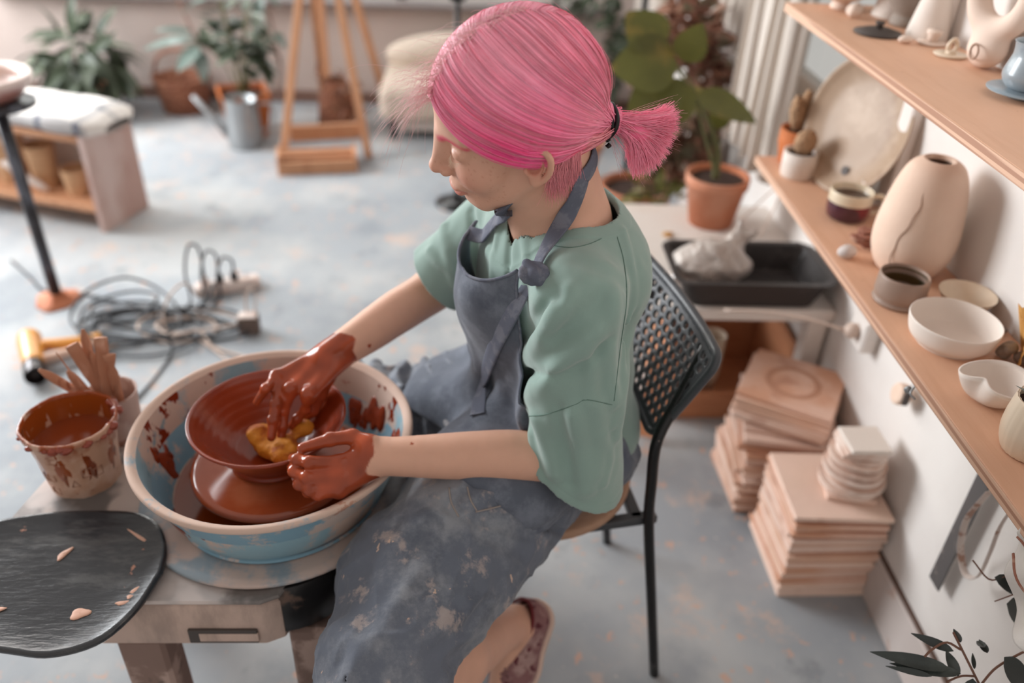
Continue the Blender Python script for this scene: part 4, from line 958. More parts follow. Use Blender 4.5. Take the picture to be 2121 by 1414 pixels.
# ------------------------------------------------------------------ heat gun, cables, power strip
t=empty('heat_gun',(-1.26,1.985,0),math.radians(-62),'yellow-orange heat gun with a black nozzle lying on the floor','heat gun')
Mx=np.array([[0,0,1],[0,1,0],[-1,0,0]])
b=MB(); b.lathe(smoothprof([(.001,-.13),(.028,-.128),(.034,-.115),(.034,-.06),(.030,0),(.026,.03),(.001,.032)],30),(0,0,.036),n=28,M=Mx); b.build('barrel',M_yellow,t,smooth=True)
b=MB(); b.lathe(smoothprof([(.001,.03),(.026,.03),(.030,.05),(.029,.09),(.024,.094),(.020,.07),(.001,.06)],24),(0,0,.036),n=28,M=Mx); b.build('nozzle',M_blkgloss,t,smooth=True)
b=MB(); b.tube(spline([(-.07,.02,.036),(-.05,.09,.034),(-.045,.155,.03),(-.05,.185,.028)],14),.017,12); b.build('handle',M_yellow,t,smooth=True)
b=MB(); b.tube(spline([(.005,.02,.034),(.0,.09,.032),(-.025,.15,.026),(-.05,.18,.026)],14),.013,12); b.build('guard',mat('pale_guard_plastic',(216,180,160),.5),t,smooth=True)
rng=np.random.RandomState(21)
def floorcable(pts,r,m,label,n=90,name='cable'):
    b=MB(); b.tube(spline(pts,n),r,7); return b.build(name,m,None,smooth=True,label=label,cat='cable')
def coil(cx,cy,rx,ry,n,seed,z=.006,zz=.05):
    r=np.random.RandomState(seed); P=[]
    for k in range(n*7):
        a=2*math.pi*k/7; s=1+.22*math.sin(a*.37+seed)+r.uniform(-.08,.08)
        P.append((cx+rx*s*math.cos(a)+r.uniform(-.01,.01),cy+ry*s*math.sin(a)+r.uniform(-.01,.01),z+zz*abs(math.sin(a*.31+seed))**2*r.uniform(.4,1)))
    return P
floorcable([(-1.62,2.62,.006),(-1.5,2.50,.006),(-1.42,2.42,.006),(-1.28,2.40,.006)]+coil(-1.10,2.25,.13,.12,3,1,.006,.09)+[(-.95,2.20,.006),(-.88,2.3,.01),(-.86,2.42,.05)],.0045,M_cable,'black cable tangled in wide loops on the floor beside the black pole',200)
floorcable(coil(-.97,2.20,.22,.08,3,4,.008,.05)+[(-.80,2.14,.008),(-.72,2.16,.01),(-.69,2.19,.03)],.0045,M_cable,'black cable tangle stretched towards the little adapter box',200)
floorcable(coil(-1.02,2.16,.15,.10,3,9,.010,.06)+[(-.9,2.05,.006),(-.95,1.80,.006),(-1.1,1.72,.006)],.004,M_cable,'thin dark cable curling towards the bucket',200)
floorcable([(-1.12,2.03,.012),(-1.05,2.12,.01)]+coil(-.90,2.2,.12,.07,2,14,.006,.04)+[(-.78,2.10,.006),(-.62,2.04,.006),(-.52,2.05,.006)],.0045,M_cablew,'dusty pinkish cable running over the floor towards the basin',160)
floorcable([(-.90,2.36,.03),(-.93,2.34,.09),(-.97,2.28,.06),(-.96,2.2,.006),(-.85,2.15,.006),(-.7,2.0,.006),(-.64,1.85,.006)],.004,M_cablew,'pale cable arching from the power strip down to the tangle',80)
t=empty('power_strip',(-.83,2.455,0),math.radians(22),'white dusty power strip with plugs lying on the floor','power strip')
b=MB(); b.box((0,0,.019),(.21,.055,.036),bev=.006); b.build('housing',M_whitepl,t)
for k in range(4):
    b=MB(); b.lathe([(.001,.037),(.017,.037),(.019,.040),(.018,.041),(.016,.038),(.001,.0375)],(-.07+.047*k,0,0),22); b.build('outlet',M_whitepl,t,smooth=True)
for k in (0,1,2):
    b=MB(); b.lathe([(.001,.037),(.013,.037),(.013,.055),(.007,.068),(.001,.07)],(-.07+.047*k,0,0),18); b.build('plug',M_dkpl if k else M_whitepl,t,smooth=True)
    b=MB(); x=-.07+.047*k; hgt=.17-.03*k; b.tube(spline([(x,0,.066),(x+.0,.0,hgt),(x-.03,-.005,hgt+.015),(x-.055,-.02,hgt*.6),(x-.055,-.045,.010),(x-.09,-.09,.006)],24),.0042,7); b.build('lead',M_cable,t,smooth=True)
t=empty('adapter_box',(-.70,2.20,0),.1,'small brown adapter box with a white top, standing on the floor','adapter')
b=MB(); b.box((0,0,.030),(.062,.045,.058),bev=.004); b.build('housing',mat('brown_adapter',(104,88,80),.6),t); b=MB(); b.box((0,0,.0625),(.055,.040,.006),bev=.003); b.build('label_plate',M_whitepl,t)
b=MB(); b.tube(spline([(.02,.01,.065),(.03,.015,.12),(.02,.02,.145),(0,.02,.12),(-.004,.01,.066)],18),.003,6); b.build('wire_loop',M_cablew,t,smooth=True)
# ------------------------------------------------------------------ back of the room, left
def lily(t):
    terrapot(.07,.09,.15,M_terra)(t)
cloudplant('potted_plant',(-1.93,4.18,0),'bushy green plant with long drooping leaves behind the bench',(0,0,.27),(.20,.17,.13),150,.15,.05,M_leafdk,M_stemg,12,lily,droop=.5,curl=.5)
t=empty('wicker_basket',(-1.50,4.28,0),0,'brown wicker basket between the two leafy plants','basket')
b=MB(); b.lathe([(.001,0),(.11,0),(.14,.16),(.145,.17),(.13,.17),(.10,.01),(.001,.01)],n=40); b.build('body',M_wicker,t,smooth=True)
b=MB(); b.tube(spline([(.14,0,.16),(.10,0,.26),(0,0,.30),(-.10,0,.26),(-.14,0,.16)],16),.008,8); b.build('handle',M_wicker,t,smooth=True)
t=empty('potted_plant',(-1.12,3.98,0),'' and 0 or 0,'dark-leaved plant in a square orange pot behind the watering can','potted plant')
terrapot(.085,.115,.20,M_terra2,sq=True)(t); t.rotation_euler=(0,0,.35)
rng=np.random.RandomState(31); lb=MB(); sb=MB()
for k in range(11):
    a=rng.uniform(0,6.28); L_=rng.uniform(.12,.5); e=V(math.cos(a)*.13,math.sin(a)*.10,.2+L_*.8); P=spline([(0,0,.15),e*.5+V(0,0,.12),e],8); sb.tube(P,.004,6)
    for q in range(7): leafmesh(lb,P[rng.randint(3,8)],nrm(V(math.cos(a+rng.uniform(-1.5,1.5)),math.sin(a+rng.uniform(-1.5,1.5)),rng.uniform(-.3,.8))),(0,0,1),.12,.055,n=6)
sb.build('stem',M_stemg,t,smooth=True); lb.build('foliage',M_leafdk,t,smooth=True)
t=empty('hanging_vine',(-1.62,4.30,.525),0,'grey-green long-leaved plant arching down from the back window sill','potted plant')
b=MB(); b.lathe([(.001,0),(.05,0),(.07,.12),(.066,.12),(.001,.11)],(.0,.14,0),30); b.build('pot',M_whitepaint,t,smooth=True)
sb=MB(); P=spline([(0,.14,.10),(.06,.06,.16),(.16,-.04,.06),(.25,-.12,-.12),(.29,-.16,-.2)],20); sb.tube(P,.006,7); P2=spline([(.0,.14,.1),(.35,0,.25),(.55,-.1,.14),(.62,-.12,-.02),(.645,-.12,-.25)],20); sb.tube(P2,.005,7); sb.build('stem',M_stem,t,smooth=True)
lb=MB()
for p,d,L_,W_ in ((P[15],(-1,-.2,-.05),.26,.06),(P[14],(-.8,-.6,.3),.18,.05),(P[17],(-.4,-.8,-.3),.18,.08),(P[12],(.6,-.5,.6),.2,.08),(P[18],(.1,-.6,-1),.16,.07),(P[9],(.9,-.3,.2),.2,.08),(P2[12],(-.3,-.5,-.9),.18,.06),(P2[10],(.8,-.3,-.5),.16,.06),(P2[16],(.7,-.4,-.6),.10,.05)): leafmesh(lb,p,d,(.1,-.4,.9),L_,W_,curl=.2,n=8)
lb.build('foliage',M_leafgrey,t,smooth=True)
t=empty('watering_can',(-1.085,3.80,0),math.radians(200),'galvanised watering can in front of the square orange pot','watering can')
b=MB(); b.lathe([(.001,0),(.078,0),(.080,.004),(.078,.10),(.070,.215),(.072,.218),(.068,.218),(.074,.10),(.001,.01)],n=40); b.build('can_body',M_galv,t,smooth=True)
b=MB(); b.tube([(.07,0,.05),(.13,-.01,.14),(.20,-.02,.24)],[.020,.014,.011],12); b.build('spout',M_galv,t,smooth=True)
b=MB(); b.tube(spline([(-.07,0,.19),(-.13,0,.18),(-.13,0,.09),(-.075,0,.06)],14),.006,8); b.build('handle',M_galv,t,smooth=True)
b=MB(); b.tube(spline([(-1.12,4.45,.52),(-1.10,4.45,.35),(-1.06,4.45,.2),(-1.08,4.45,.06),(-1.06,4.44,.01)],30),.005,7); b.build('wall_cable',M_cable and mat('beige_cable',(168,150,140),.6),None,smooth=True,label='beige cable hanging down the back wall beside the dark-leaved plant',cat='cable')
# wooden trestle (modelling stand)
t=empty('wooden_easel',(-.70,3.75,0),0,'tall honey-coloured wooden A-frame stand with a tray of wood at its foot','easel'); L=-V(-.70,3.75,0)
ap=V(-.685,3.86,.98)
def leg(a,b_,w=.034,d=.022): 
    b=MB(); b.bar(V(*a)+L,V(*b_)+L,w,d,bev=.002); b.build('leg',M_wood,t)
leg((-.872,3.58,.002),ap+V(-.03,0,0)); leg((-.498,3.67,.002),ap+V(.03,0,0)); leg((-.46,4.30,.002),ap+V(.05,.05,0)); leg((-.80,4.30,.002),ap+V(-.05,.05,0))
b=MB(); b.bar(V(-.70,3.90,.30)+L,V(-.70,3.90,.98)+L,.03,.02); b.build('centre_post',M_wood,t)
b=MB(); b.bar(V(-.84,3.65,.115)+L,V(-.54,3.72,.115)+L,.02,.07); b.build('cross_board',M_wood,t)
b=MB(); b.box(ap+L+V(0,0,-.10),(.20,.06,.09),bev=.004); b.build('top_block',M_wood,t)
t=empty('drawer_box',(-.71,3.55,0),math.radians(10),'low wooden crate with slats lying at the foot of the easel','crate')
for c,s_ in (((0,-.075,.03),(.34,.014,.06)),((0,.075,.03),(.34,.014,.06)),((-.165,0,.04),(.014,.15,.08)),((.165,0,.04),(.014,.15,.08))):
    b=MB(); b.box(c,s_,bev=.002); b.build('side_panel',M_wood,t)
b=MB(); b.box((0,0,.006),(.32,.136,.01),bev=.001); b.build('bottom',M_wood,t)
for k in range(2): b=MB(); b.box((0,-.03+.06*k,.070),(.33,.022,.012),bev=.002); b.build('slat',M_wood,t)
t=empty('dried_bouquet',(-.69,4.05,0),0,'brown woven basket with dried reddish twigs under the easel','basket')
b=MB(); b.lathe([(.001,0),(.10,0),(.085,.16),(.05,.25),(.045,.25),(.08,.15),(.001,.01)],n=30); b.build('body',M_wicker,t,smooth=True)
lb=MB(); rng=np.random.RandomState(2)
for k in range(70): leafmesh(lb,V(*(rng.normal(0,.045,2)),.06+rng.uniform(0,.22))+V(.06,-.07,-.03)*(k%2),nrm(rng.normal(0,1,3)+V(0,0,.6)),(0,0,1),.07,.018,n=4)
lb.build('foliage',M_leafred,t,smooth=True)
# cream sofa seat
t=empty('low_sofa',(-.07,4.14,0),0,'low cream fabric sofa against the back wall','sofa')
s=SDF(); s.box((0,0,.18),(.40,.26,.085),r=.05); v,q=nets(s,(-.45,-.3,.05),(.45,.3,.3),.014); mk('seat',v,q,M_cloth,t,smooth=True)
s=SDF(); s.ell((0,.17,.30),(.40,.10,.12),k=.02); v,q=nets(s,(-.45,0,.1),(.45,.32,.5),.014); mk('back_cushion',v,q,M_cloth,t,smooth=True)
for sx in(-1,1):
    for sy in(-1,1): b=MB(); b.box((sx*.34,sy*.2,.05),(.03,.03,.10),bev=.003); b.build('leg',M_chairm,t)
b=MB(); b.box((0,0,.06),(.66,.38,.05),bev=.004); b.build('frame',M_whitepaint,t)
# ------------------------------------------------------------------ branches in the lower right corner
def fromcam(px,py,dep):
    q=V(px-1060.5,-(py-707.),-1721.58); r=V(*rx)*q[0]+V(*ux)*q[1]+V(*bx)*q[2]
    return V(0,0,1.45)+r*(dep/1721.58)
base=fromcam(2060,1440,1.12)
t=empty('leafy_branch',tuple(base),0,'leafy twig with dark oval leaves rising at the lower right corner, near the wall','plant')
sb=MB(); lb=MB()
def tw(pxs,dep,r=.0016):
    P=np.array([fromcam(x,y,d)-base for (x,y),d in zip(pxs,dep)]); Q=spline(P,14); sb.tube(Q,r,6); return Q
tw([(2045,1450),(2020,1400),(1990,1340),(1975,1310)],[1.12,1.12,1.11,1.10]); tw([(2030,1420),(2060,1385),(2100,1360),(2140,1340)],[1.12]*4); tw([(1990,1345),(1960,1330),(1930,1345),(1915,1360)],[1.11]*4); tw([(2020,1400),(1990,1400),(1960,1412)],[1.12]*3)
def lf(a,b_,w,dep,cw=.2):
    p=fromcam(*a,dep)-base; e=fromcam(*b_,dep+.02)-base; leafmesh(lb,p,e-p,V(-.3,-.45,.85),np.linalg.norm(e-p),w,curl=.08,fold=.15,n=10)
for a in (((1975,1348),(1888,1310),.018),((1968,1385),(1805,1348),.026),((1990,1395),(1845,1372),.024),((1985,1400),(1960,1345),.020),((1990,1330),(1975,1300),.012),((2040,1340),(2022,1325),.014),((2045,1352),(2028,1322),.014),((2015,1405),(2000,1470),.03),((2080,1360),(2140,1440),.042),((2018,1385),(2015,1350),.008),((1930,1400),(1835,1378),.012)): lf(a[0],a[1],a[2]*.72,1.11)
sb.build('stem',M_stem,t,smooth=True); lb.build('foliage',M_leafblue,t,smooth=True)
base=fromcam(2150,1180,1.2)
t=empty('leafy_branch',tuple(base),0,'dark leafy twig hanging beside the striped towel at the right edge','plant'); sb=MB(); lb=MB()
tw([(2150,1180),(2090,1190),(2050,1200),(2015,1160)],[1.2,1.19,1.18,1.18],.0012); tw([(2150,1230),(2120,1225),(2060,1245)],[1.18]*3,.0010)
for a in (((2060,1195),(2140,1235),.03),((2085,1250),(2145,1290),.05),((2100,1190),(2160,1215),.03)): lf(a[0],a[1],a[2]*.8,1.18)
sb.build('stem',M_stem,t,smooth=True); lb.build('foliage',M_leafblue,t,smooth=True)
# ------------------------------------------------------------------ potter's wheel
t=empty('pottery_wheel',(-.49,1.02,0),0,'clay-smeared potter\'s wheel table with a black motor housing and thick legs','pottery wheel'); L=-V(-.49,1.02,0)
b=MB()
pl=[(-.725,.80),(-.70,.788),(-.30,.788),(-.275,.80),(-.262,.83),(-.255,1.20),(-.27,1.24),(-.66,1.24),(-.675,1.2),(-.74,.83)]
b.prism([(x+.49,y-1.02) for x,y in pl],.372,.462,bev=.006); b.build('frame',M_wheelwood,t,smooth='auto')
b=MB(); b.prism([(x*1.004+.49+.002,y*1.002-1.02-.002) for x,y in pl],.4625,.470,bev=.003); b.build('table_top',M_wheeltop,t)
b=MB(); b.box((-.36+.49,.786-1.02,.398),(.10,.006,.028),bev=.001); b.build('slot',M_dark_lid,t)
b=MB(); b.box((-.352+.49,.7845-1.02,.397),(.086,.004,.018),bev=.001); b.build('slot_plate',M_wheelwood,t)
for x,y,w in ((-.492,.825,.07),(-.245,.845,.062),(-.65,1.18,.06),(-.30,1.18,.06)):
    b=MB(); b.box((x+.49,y-1.02,.186),(w,.06,.3715),bev=.006); b.build('leg',M_leg,t)
b=MB(); pl2=[(-.290+.13*math.cos(a)*1.0,.965+.165*math.sin(a)) for a in np.linspace(-math.pi/2,math.pi/2,24)]
b.prism([(x+.49,y-1.02) for x,y in pl2],.375,.4695,bev=.012); b.build('motor_housing',M_housing,t,smooth='auto')
b=MB(); b.lathe([(.001,.4702),(.19,.4702),(.208,.4712),(.212,.476),(.210,.482),(.195,.480),(.001,.479)],V(-.322,1.018,0)+L,72); b.build('splash_ring',M_flange,t,smooth=True)
# basin
BC=V(-.312,1.012,.4825)
t=MB(); wob=lambda a,z,j:.0015*math.sin(3*a+1)
t.lathe(smoothprof([(.001,0),(.150,0),(.163,.006),(.178,.040),(.196,.085),(.205,.108),(.212,.112),(.216,.117),(.2145,.1235),(.208,.1235),(.2005,.118)],50),(0,0,0),96,wob=wob)
o=t.build('splash_basin',M_basin,None,smooth=True,loc=(0,0,0)); o.location=BC; tag(o,'big blue plastic basin smeared with clay around the spinning wheel head','basin')
b=MB(); b.lathe(smoothprof([(.2005,.118),(.196,.100),(.184,.050),(.166,.012),(.150,.006),(.045,.005),(.04,.02),(.001,.02)],44),n=96,wob=wob); b.build('inner_wall',M_basin_in,o,smooth=True)
rng=np.random.RandomState(8)
for k in range(18):
    b=MB(); a=rng.choice([rng.uniform(2.3,3.9),rng.uniform(-.5,1.0)]); z=rng.uniform(.02,.085); r=.172+(z-.02)*.33
    b.lathe(smoothprof([(.001,.004),(rng.uniform(.006,.016),.003),(rng.uniform(.008,.018),-.001)],8),(0,0,0),14,wob=lambda aa,zz,j,k=k:.003*math.sin(3*aa+k)); v=np.concatenate(b.v); b.v=[]; b.n=0
    ax=V(-math.cos(a),-math.sin(a),.38); ax/=np.linalg.norm(ax); u1=nrm(np.cross(V(0,0,1),ax)); w1=np.cross(ax,u1); v=v*V(1,1.7,1)@np.stack([u1,w1,ax])+V(math.cos(a)*r,math.sin(a)*r,z)
    b.v=[v]; b.build('clay_splash',M_wetclay,o,smooth=True)
b=MB(); b.lathe([(.03,.0065),(.10,.008),(.155,.0075),(.166,.0115)],n=64); b.build('slip_puddle',M_slip,o,smooth=True)
# wheel head (a turning bat of its own) and the bowl being thrown
HC=V(-.312,1.000,.5045)
b=MB(); b.lathe([(.001,0),(.034,0),(.034,.026),(.118,.028),(.122,.030),(.128,.036),(.1285,.041),(.126,.0455),(.119,.0475),(.110,.048),(.001,.049)],n=96)
o=b.build('wheel_head',M_wheelclay,None,smooth=True,loc=(0,0,0)); o.location=HC; tag(o,'round wheel head coated in wet orange slip under the bowl','wheel head')
bowlp=smoothprof([(.001,.0002),(.050,.0002),(.062,.001),(.066,.005),(.064,.011),(.068,.018),(.084,.038),(.100,.058),(.1165,.0785),(.1185,.0825),(.1180,.0850),(.1155,.0852),(.1120,.0820),(.098,.062),(.080,.042),(.058,.024),(.035,.0155),(.001,.0135)],110)
bowlp=[(r+(.00018*math.sin(i*1.9) if 60<i<104 else 0),z+(.00018*math.cos(i*1.9) if 60<i<104 else 0)) for i,(r,z) in enumerate(bowlp)]
b=MB(); b.lathe(bowlp,n=120); o=b.build('clay_bowl',M_wetclay,None,smooth=True,loc=(0,0,0)); o.location=HC+V(-.002,.004,.0492); tag(o,'wide wet red-brown clay bowl being thrown on the wheel','bowl')
# yellow sponge
s=SDF(); SC=V(-.305,.990,.588)
s.ell(SC,(.044,.028,.018),M=np.array([[.8,-.6,0],[.6,.8,0],[0,0,1]]),k=.01); s.ell(SC+V(.022,-.022,.003),(.022,.018,.015),k=.01); s.ell(SC+V(-.028,.014,.010),(.018,.018,.014),k=.01); s.ell(SC+V(.036,.030,.010),(.018,.012,.012),k=.014)
s.post=lambda P,d:d+.0016*vnoise(P,120,2)+.003*vnoise(P,45,5)
v,q=nets(s,SC-.08,SC+.08,.0024); mk('sponge',v,q,M_sponge,None,smooth=True,label='wet yellow sponge pressed into the bowl',cat='sponge')
# bucket
t=empty('plastic_tub',(-.640,1.045,.4702),0,'round plastic tub full of orange-brown slip, covered in clay drips','tub')
b=MB(); b.lathe(smoothprof([(.001,0),(.050,0),(.054,.004),(.060,.06),(.0665,.108),(.070,.110),(.0725,.114),(.072,.122),(.0685,.123),(.0665,.118)],50),n=64,wob=lambda a,z,j:.0007*math.sin(9*a)+.0005*math.sin(23*a+z*90)); b.build('tub_body',M_bucketm,t,smooth=True)
b=MB(); b.lathe([(.0665,.118),(.063,.09),(.060,.06),(.053,.006),(.001,.005)],n=64); b.build('inner_wall',M_bucketin,t,smooth=True)
b=MB(); b.lathe([(.0001,.078),(.03,.0785),(.0625,.080)],n=48,wob=lambda a,z,j:.0006*math.sin(3*a)); b.build('slip',M_slip,t,smooth=True)
rng=np.random.RandomState(6)
for k in range(22):
    a=rng.uniform(-2.7,.9); s_=rng.uniform(.004,.008); b=MB(); b.lathe(smoothprof([(.001,-s_),(s_,0),(.001,s_*.8)],8),(.0705*math.cos(a),.0705*math.sin(a),.1185-rng.uniform(0,.008)),12,sx=1.3,sy=1.3); b.build('clay_drip',M_wetclay,t,smooth=True)
M_emb=mat('raised_lettering',(168,120,98),.6)
# embossed marks on the tub (cup, tap and square symbols)
for a0,z0,kind in ((-2.2,.036,'u'),(-1.95,.040,'u'),(-1.55,.05,'i'),(-1.35,.036,'a'),(-1.0,.052,'o'),(-.72,.046,'o'),(-2.0,.015,'s'),(-1.2,.012,'l')):
    pts={'u':[(-.006,.012),(-.007,0),(0,-.003),(.007,0),(.006,.012)],'i':[(0,.008),(0,-.004)],'a':[(-.006,-.008),(0,.006),(.006,-.008),(-.006,-.008)],'o':[(-.007,-.008),(-.007,.009),(.007,.009),(.007,-.008),(-.007,-.008)],'s':[(-.008,-.007),(-.008,.006),(.008,.006),(.008,-.007),(-.008,-.007)],'l':[(-.014,0),(.014,0)]}[kind]
    P=[]
    for (u,w) in pts:
        z=z0+w; r=.0545+(z-.004)*.105; P.append(((r+.0003)*math.cos(a0+u/.058),(r+.0003)*math.sin(a0+u/.058),z))
    b=MB(); b.tube(np.array(P),.0009,6); b.build('embossed_mark',M_emb,t,smooth=True)
# cup of tools
t=empty('tool_cup',(-.618,1.150,.4702),0,'dusty pinkish cup behind the tub holding the clay tools','cup')
b=MB(); b.lathe([(.001,0),(.033,0),(.035,.004),(.0415,.094),(.0425,.097),(.0405,.097),(.0385,.09),(.032,.006),(.001,.006)],n=44); b.build('cup_body',M_cup,t,smooth=True)
TC=V(-.618,1.150,.4702)
rng=np.random.RandomState(17)
tools=[((270,420),'rounded',0),((470,430),'rounded',1),((390,300),'thin',2),((500,250),'flat',3),((575,140),'rounded',4),((700,200),'flat',5),((760,320),'fork',6),((835,460),'thin',7),((640,300),'rounded',8)]
names={'rounded':'wooden modelling tool with a rounded end','thin':'thin pointed modelling tool','flat':'flat wooden rib tool','fork':'notched wooden modelling tool'}
where=['leaning far left over the tub','with a round tip beside the leftmost one','pointing up between the left tools','behind the tall brown one','tallest in the tool cup','with a broken square end right of the tallest','with a notched end at the right','at the right edge of the tool cup','short one in the middle of the tool cup']
for (cx_,cy_),kd,i in tools:
    px=cx_/3.366; py=640+cy_/3.366
    bot=TC+V(-.012+.018*math.cos(i*2.2),.016*math.sin(i*2.2),.009); 
    q=V(px-1060.5,-(py-707.),-1721.58); r=V(*rx)*q[0]+V(*ux)*q[1]+V(*bx)*q[2]
    dep=(TC[1]-.02+.01*math.sin(i*1.7)+(.0 if i>1 else -.02))/r[1]; tip=V(0,0,1.45)+r*dep
    # keep the stick inside the cup's mouth
    d=tip-bot; tt=(.097+TC[2]-bot[2])/d[2]; m_=bot+d*tt; off=(m_-TC)[:2]; l=np.linalg.norm(off)
    if l>.034: 
        tgt=off/l*.034; bot[:2]+= (tgt-off)/(1-tt) if tt<.9 else 0
        o2=bot[:2]-TC[:2]; l2=np.linalg.norm(o2)
        if l2>.026: bot[:2]=TC[:2]+o2/l2*.026
    w={'rounded':.0075,'thin':.003,'flat':.009,'fork':.008}[kd]
    P=np.array([bot+(tip-bot)*s_ for s_ in np.linspace(0,1,14)]); R_=np.full(14,w)
    if kd=='rounded': R_[0]=w*.6;R_[-1]=w*.35;R_[-2]=w*.85; R_[3:8]=w*.8
    if kd=='thin': R_=np.linspace(w,.0008,14)
    if kd=='flat': R_[:6]=w*.6; R_[9:]=w*1.15
    if kd=='fork': R_[-3]=w*.6; R_[-1]=w*1.3; R_[:5]=w*.6
    view=nrm(tip-V(0,0,1.45)); b=MB(); b.tube(P,R_,10,flat=.36,up=view)
    b.build('clay_tool',M_tool,None,smooth=True,label=names[kd]+', '+where[i],cat='clay tool',group='tools in the cup')
# glossy black board
pts=[(-.445,.829),(-.452,.870),(-.475,.915),(-.515,.944),(-.58,.950),(-.66,.944),(-.74,.92),(-.79,.87),(-.80,.80),(-.76,.74),(-.69,.712),(-.60,.695),(-.545,.690),(-.49,.712),(-.458,.765)]
c=np.mean(pts,0); PP=spline([(x,y,0) for x,y in pts+[pts[0]]],72)[:-1,:2]
G=[]
for p in PP:
    row=[]
    for s_,z in ((0,.0),(.55,.0),(.88,.001),(.97,.004),(1.0,.010),(1.0,.0155),(.985,.0175),(.95,.0165),(.8,.0125),(.5,.011),(0.0,.0105)): row.append((*(c+(p-c)*s_),z))
    G.append(row)
b=MB(); b.sheet(G,closed_u=True); v=np.concatenate(b.v); 
o=mk('black_board',v-V(*c,0),b.f,M_blackseat,None,smooth=True,loc=(0,0,0)); o.location=(*c,.4704); tag(o,'glossy black rounded seat board spattered with clay, lying on the front of the wheel table','board')
M_drop=mat('dried_clay_drop',(214,166,142),.6)
for (sx_,sy_,ax_,ay_,rz_) in ((-.535,.758,.013,.009,.3),(-.472,.800,.012,.0035,.9),(-.476,.786,.006,.004,.2),(-.482,.776,.012,.0035,.2),(-.60,.865,.014,.005,1.1),(-.655,.76,.02,.004,.5),(-.505,.90,.022,.0025,-.6)):
    b=MB(); b.lathe(smoothprof([(1.,-.4),(.9,.4),(.5,.9),(.001,1.0)],8),n=18,wob=lambda a,z,j:.18*math.sin(3*a+sx_*90)); v=np.concatenate(b.v)*V(ax_,ay_,.0012); cc,ss=math.cos(rz_),math.sin(rz_); v=v@np.array([[cc,ss,0],[-ss,cc,0],[0,0,1]])
    dd=np.linalg.norm((V(sx_,sy_)-c)/ (V(.17,.13))); zt=.0112+.0022*min(1,dd)**2+.0006
    mk('clay_splash',v+V(sx_-c[0],sy_-c[1],zt),b.f,M_drop,o,smooth=True)
# ------------------------------------------------------------------ chair
F=nrm(V(-.989,-.146,0)); Wd=nrm(V(.146,-.989,0))  # facing, towards the camera side
Wd=V(F[1]*1.0,-F[0],0); Wd=Wd if Wd[1]<0 else -Wd
CO=V(.115,1.125,0)
t=empty('chair',tuple(CO),0,'dark grey chair with perforated back and brown seat pad that the person sits on','chair')
def loc_(p): return np.array(p,float)-CO
def cp(u,w,z): return F*u+Wd*w+V(0,0,z)   # local: forward, towards the camera, up
nb=V(.367,.994,0)-CO; fb=V(.316,1.339,0)-CO
for k,(foot,sg) in enumerate(((nb,1),(fb,-1))):
    j=V(.303,1.0,.412)-CO if k==0 else V(.303-.016*1.6-.022,1.0+.275,.412)-CO
    up_=V(.292,1.0,.598)-CO if k==0 else V(.255,1.262,.598)-CO
    top=V(.360,1.056,.745)-CO if k==0 else V(.336,1.27,.745)-CO
    P=spline([foot,foot*.5+j*.5,j,(j+up_)/2+V(-.002,0,0),up_,up_*.55+top*.45,top],26); b=MB(); b.tube(P,.0095,12); o=b.build('rear_leg',M_chairm,t,smooth=True)
for sg in(1,-1):
    foot=cp(.21,sg*.185,0); tp=cp(.15,sg*.15,.415); b=MB(); b.tube([foot,tp],.0095,12); b.build('front_leg',M_chairm,t,smooth=True)
b=MB(); 
for sg in(1,-1): b.bar(cp(-.185,sg*.135,.412),cp(.16,sg*.15,.412),.02,.016)
b.bar(cp(-.15,-.14,.412),cp(-.15,.14,.412),.02,.016); b.bar(cp(.13,-.14,.412),cp(.13,.14,.412),.02,.016); b.build('seat_frame',M_chair,t)
b=MB(); b.lathe(smoothprof([(.001,.424),(.150,.424),(.166,.430),(.168,.438),(.160,.445),(.10,.447),(.001,.447)],24),V(.115,1.112,0)-CO,60); b.build('seat',M_seat,t,smooth=True)
# perforated backrest
R1=V(.368,1.040,.752)-CO; R2=V(.302,1.345,.762)-CO; Bt1=V(.303,1.000,.585)-CO; Bt2=V(.262,1.25,.585)-CO
wv=nrm(R2-R1); cen=(R1+R2+Bt1+Bt2)/4; upv=nrm((R1+R2)/2-(Bt1+Bt2)/2); upv=nrm(upv-wv*np.dot(wv,upv)); nv=np.cross(wv,upv)
def backf(P):
    q=P-cen; u=q@wv; v_=q@upv; n_=q@nv; n_=n_-.35*u*u*4*.5*(1 if nv[0]<0 else -1)
    hh=.100; top_w=.180; bot_w=.128
    tt=np.clip((v_+hh)/(2*hh),0,1); hw=bot_w+(top_w-bot_w)*tt**.8
    dx=np.abs(u)-(hw-.03); dy=np.abs(v_)-(hh-.03)
    d2=np.hypot(np.maximum(dx,0),np.maximum(dy,0))+np.minimum(np.maximum(dx,dy),0)-.03
    plate=np.maximum(np.abs(n_)-.003,d2)
    rim=np.hypot(d2+.004,n_)-.0078
    # holes
    py=.0185; px_=.0215; row=np.round(v_/py); uu=u+(row%2)*px_/2; ux_=uu-np.round(uu/px_)*px_; vy=v_-row*py
    hole=np.hypot(ux_,vy)-.0066; inside=d2+.022
    hole=np.maximum(hole,np.where(inside<0,-1.,1.)*.01+0*hole) if False else np.where(inside<0,hole,.01)
    return np.minimum(np.maximum(plate,-hole),rim)
s=SDF(); s.add(backf,cen,.24,.002)
v,q=nets(s,cen-V(.10,.22,.16),cen+V(.10,.22,.16),.0024,slack=2.0); mk('backrest',v,q,M_chair,t,smooth=True)

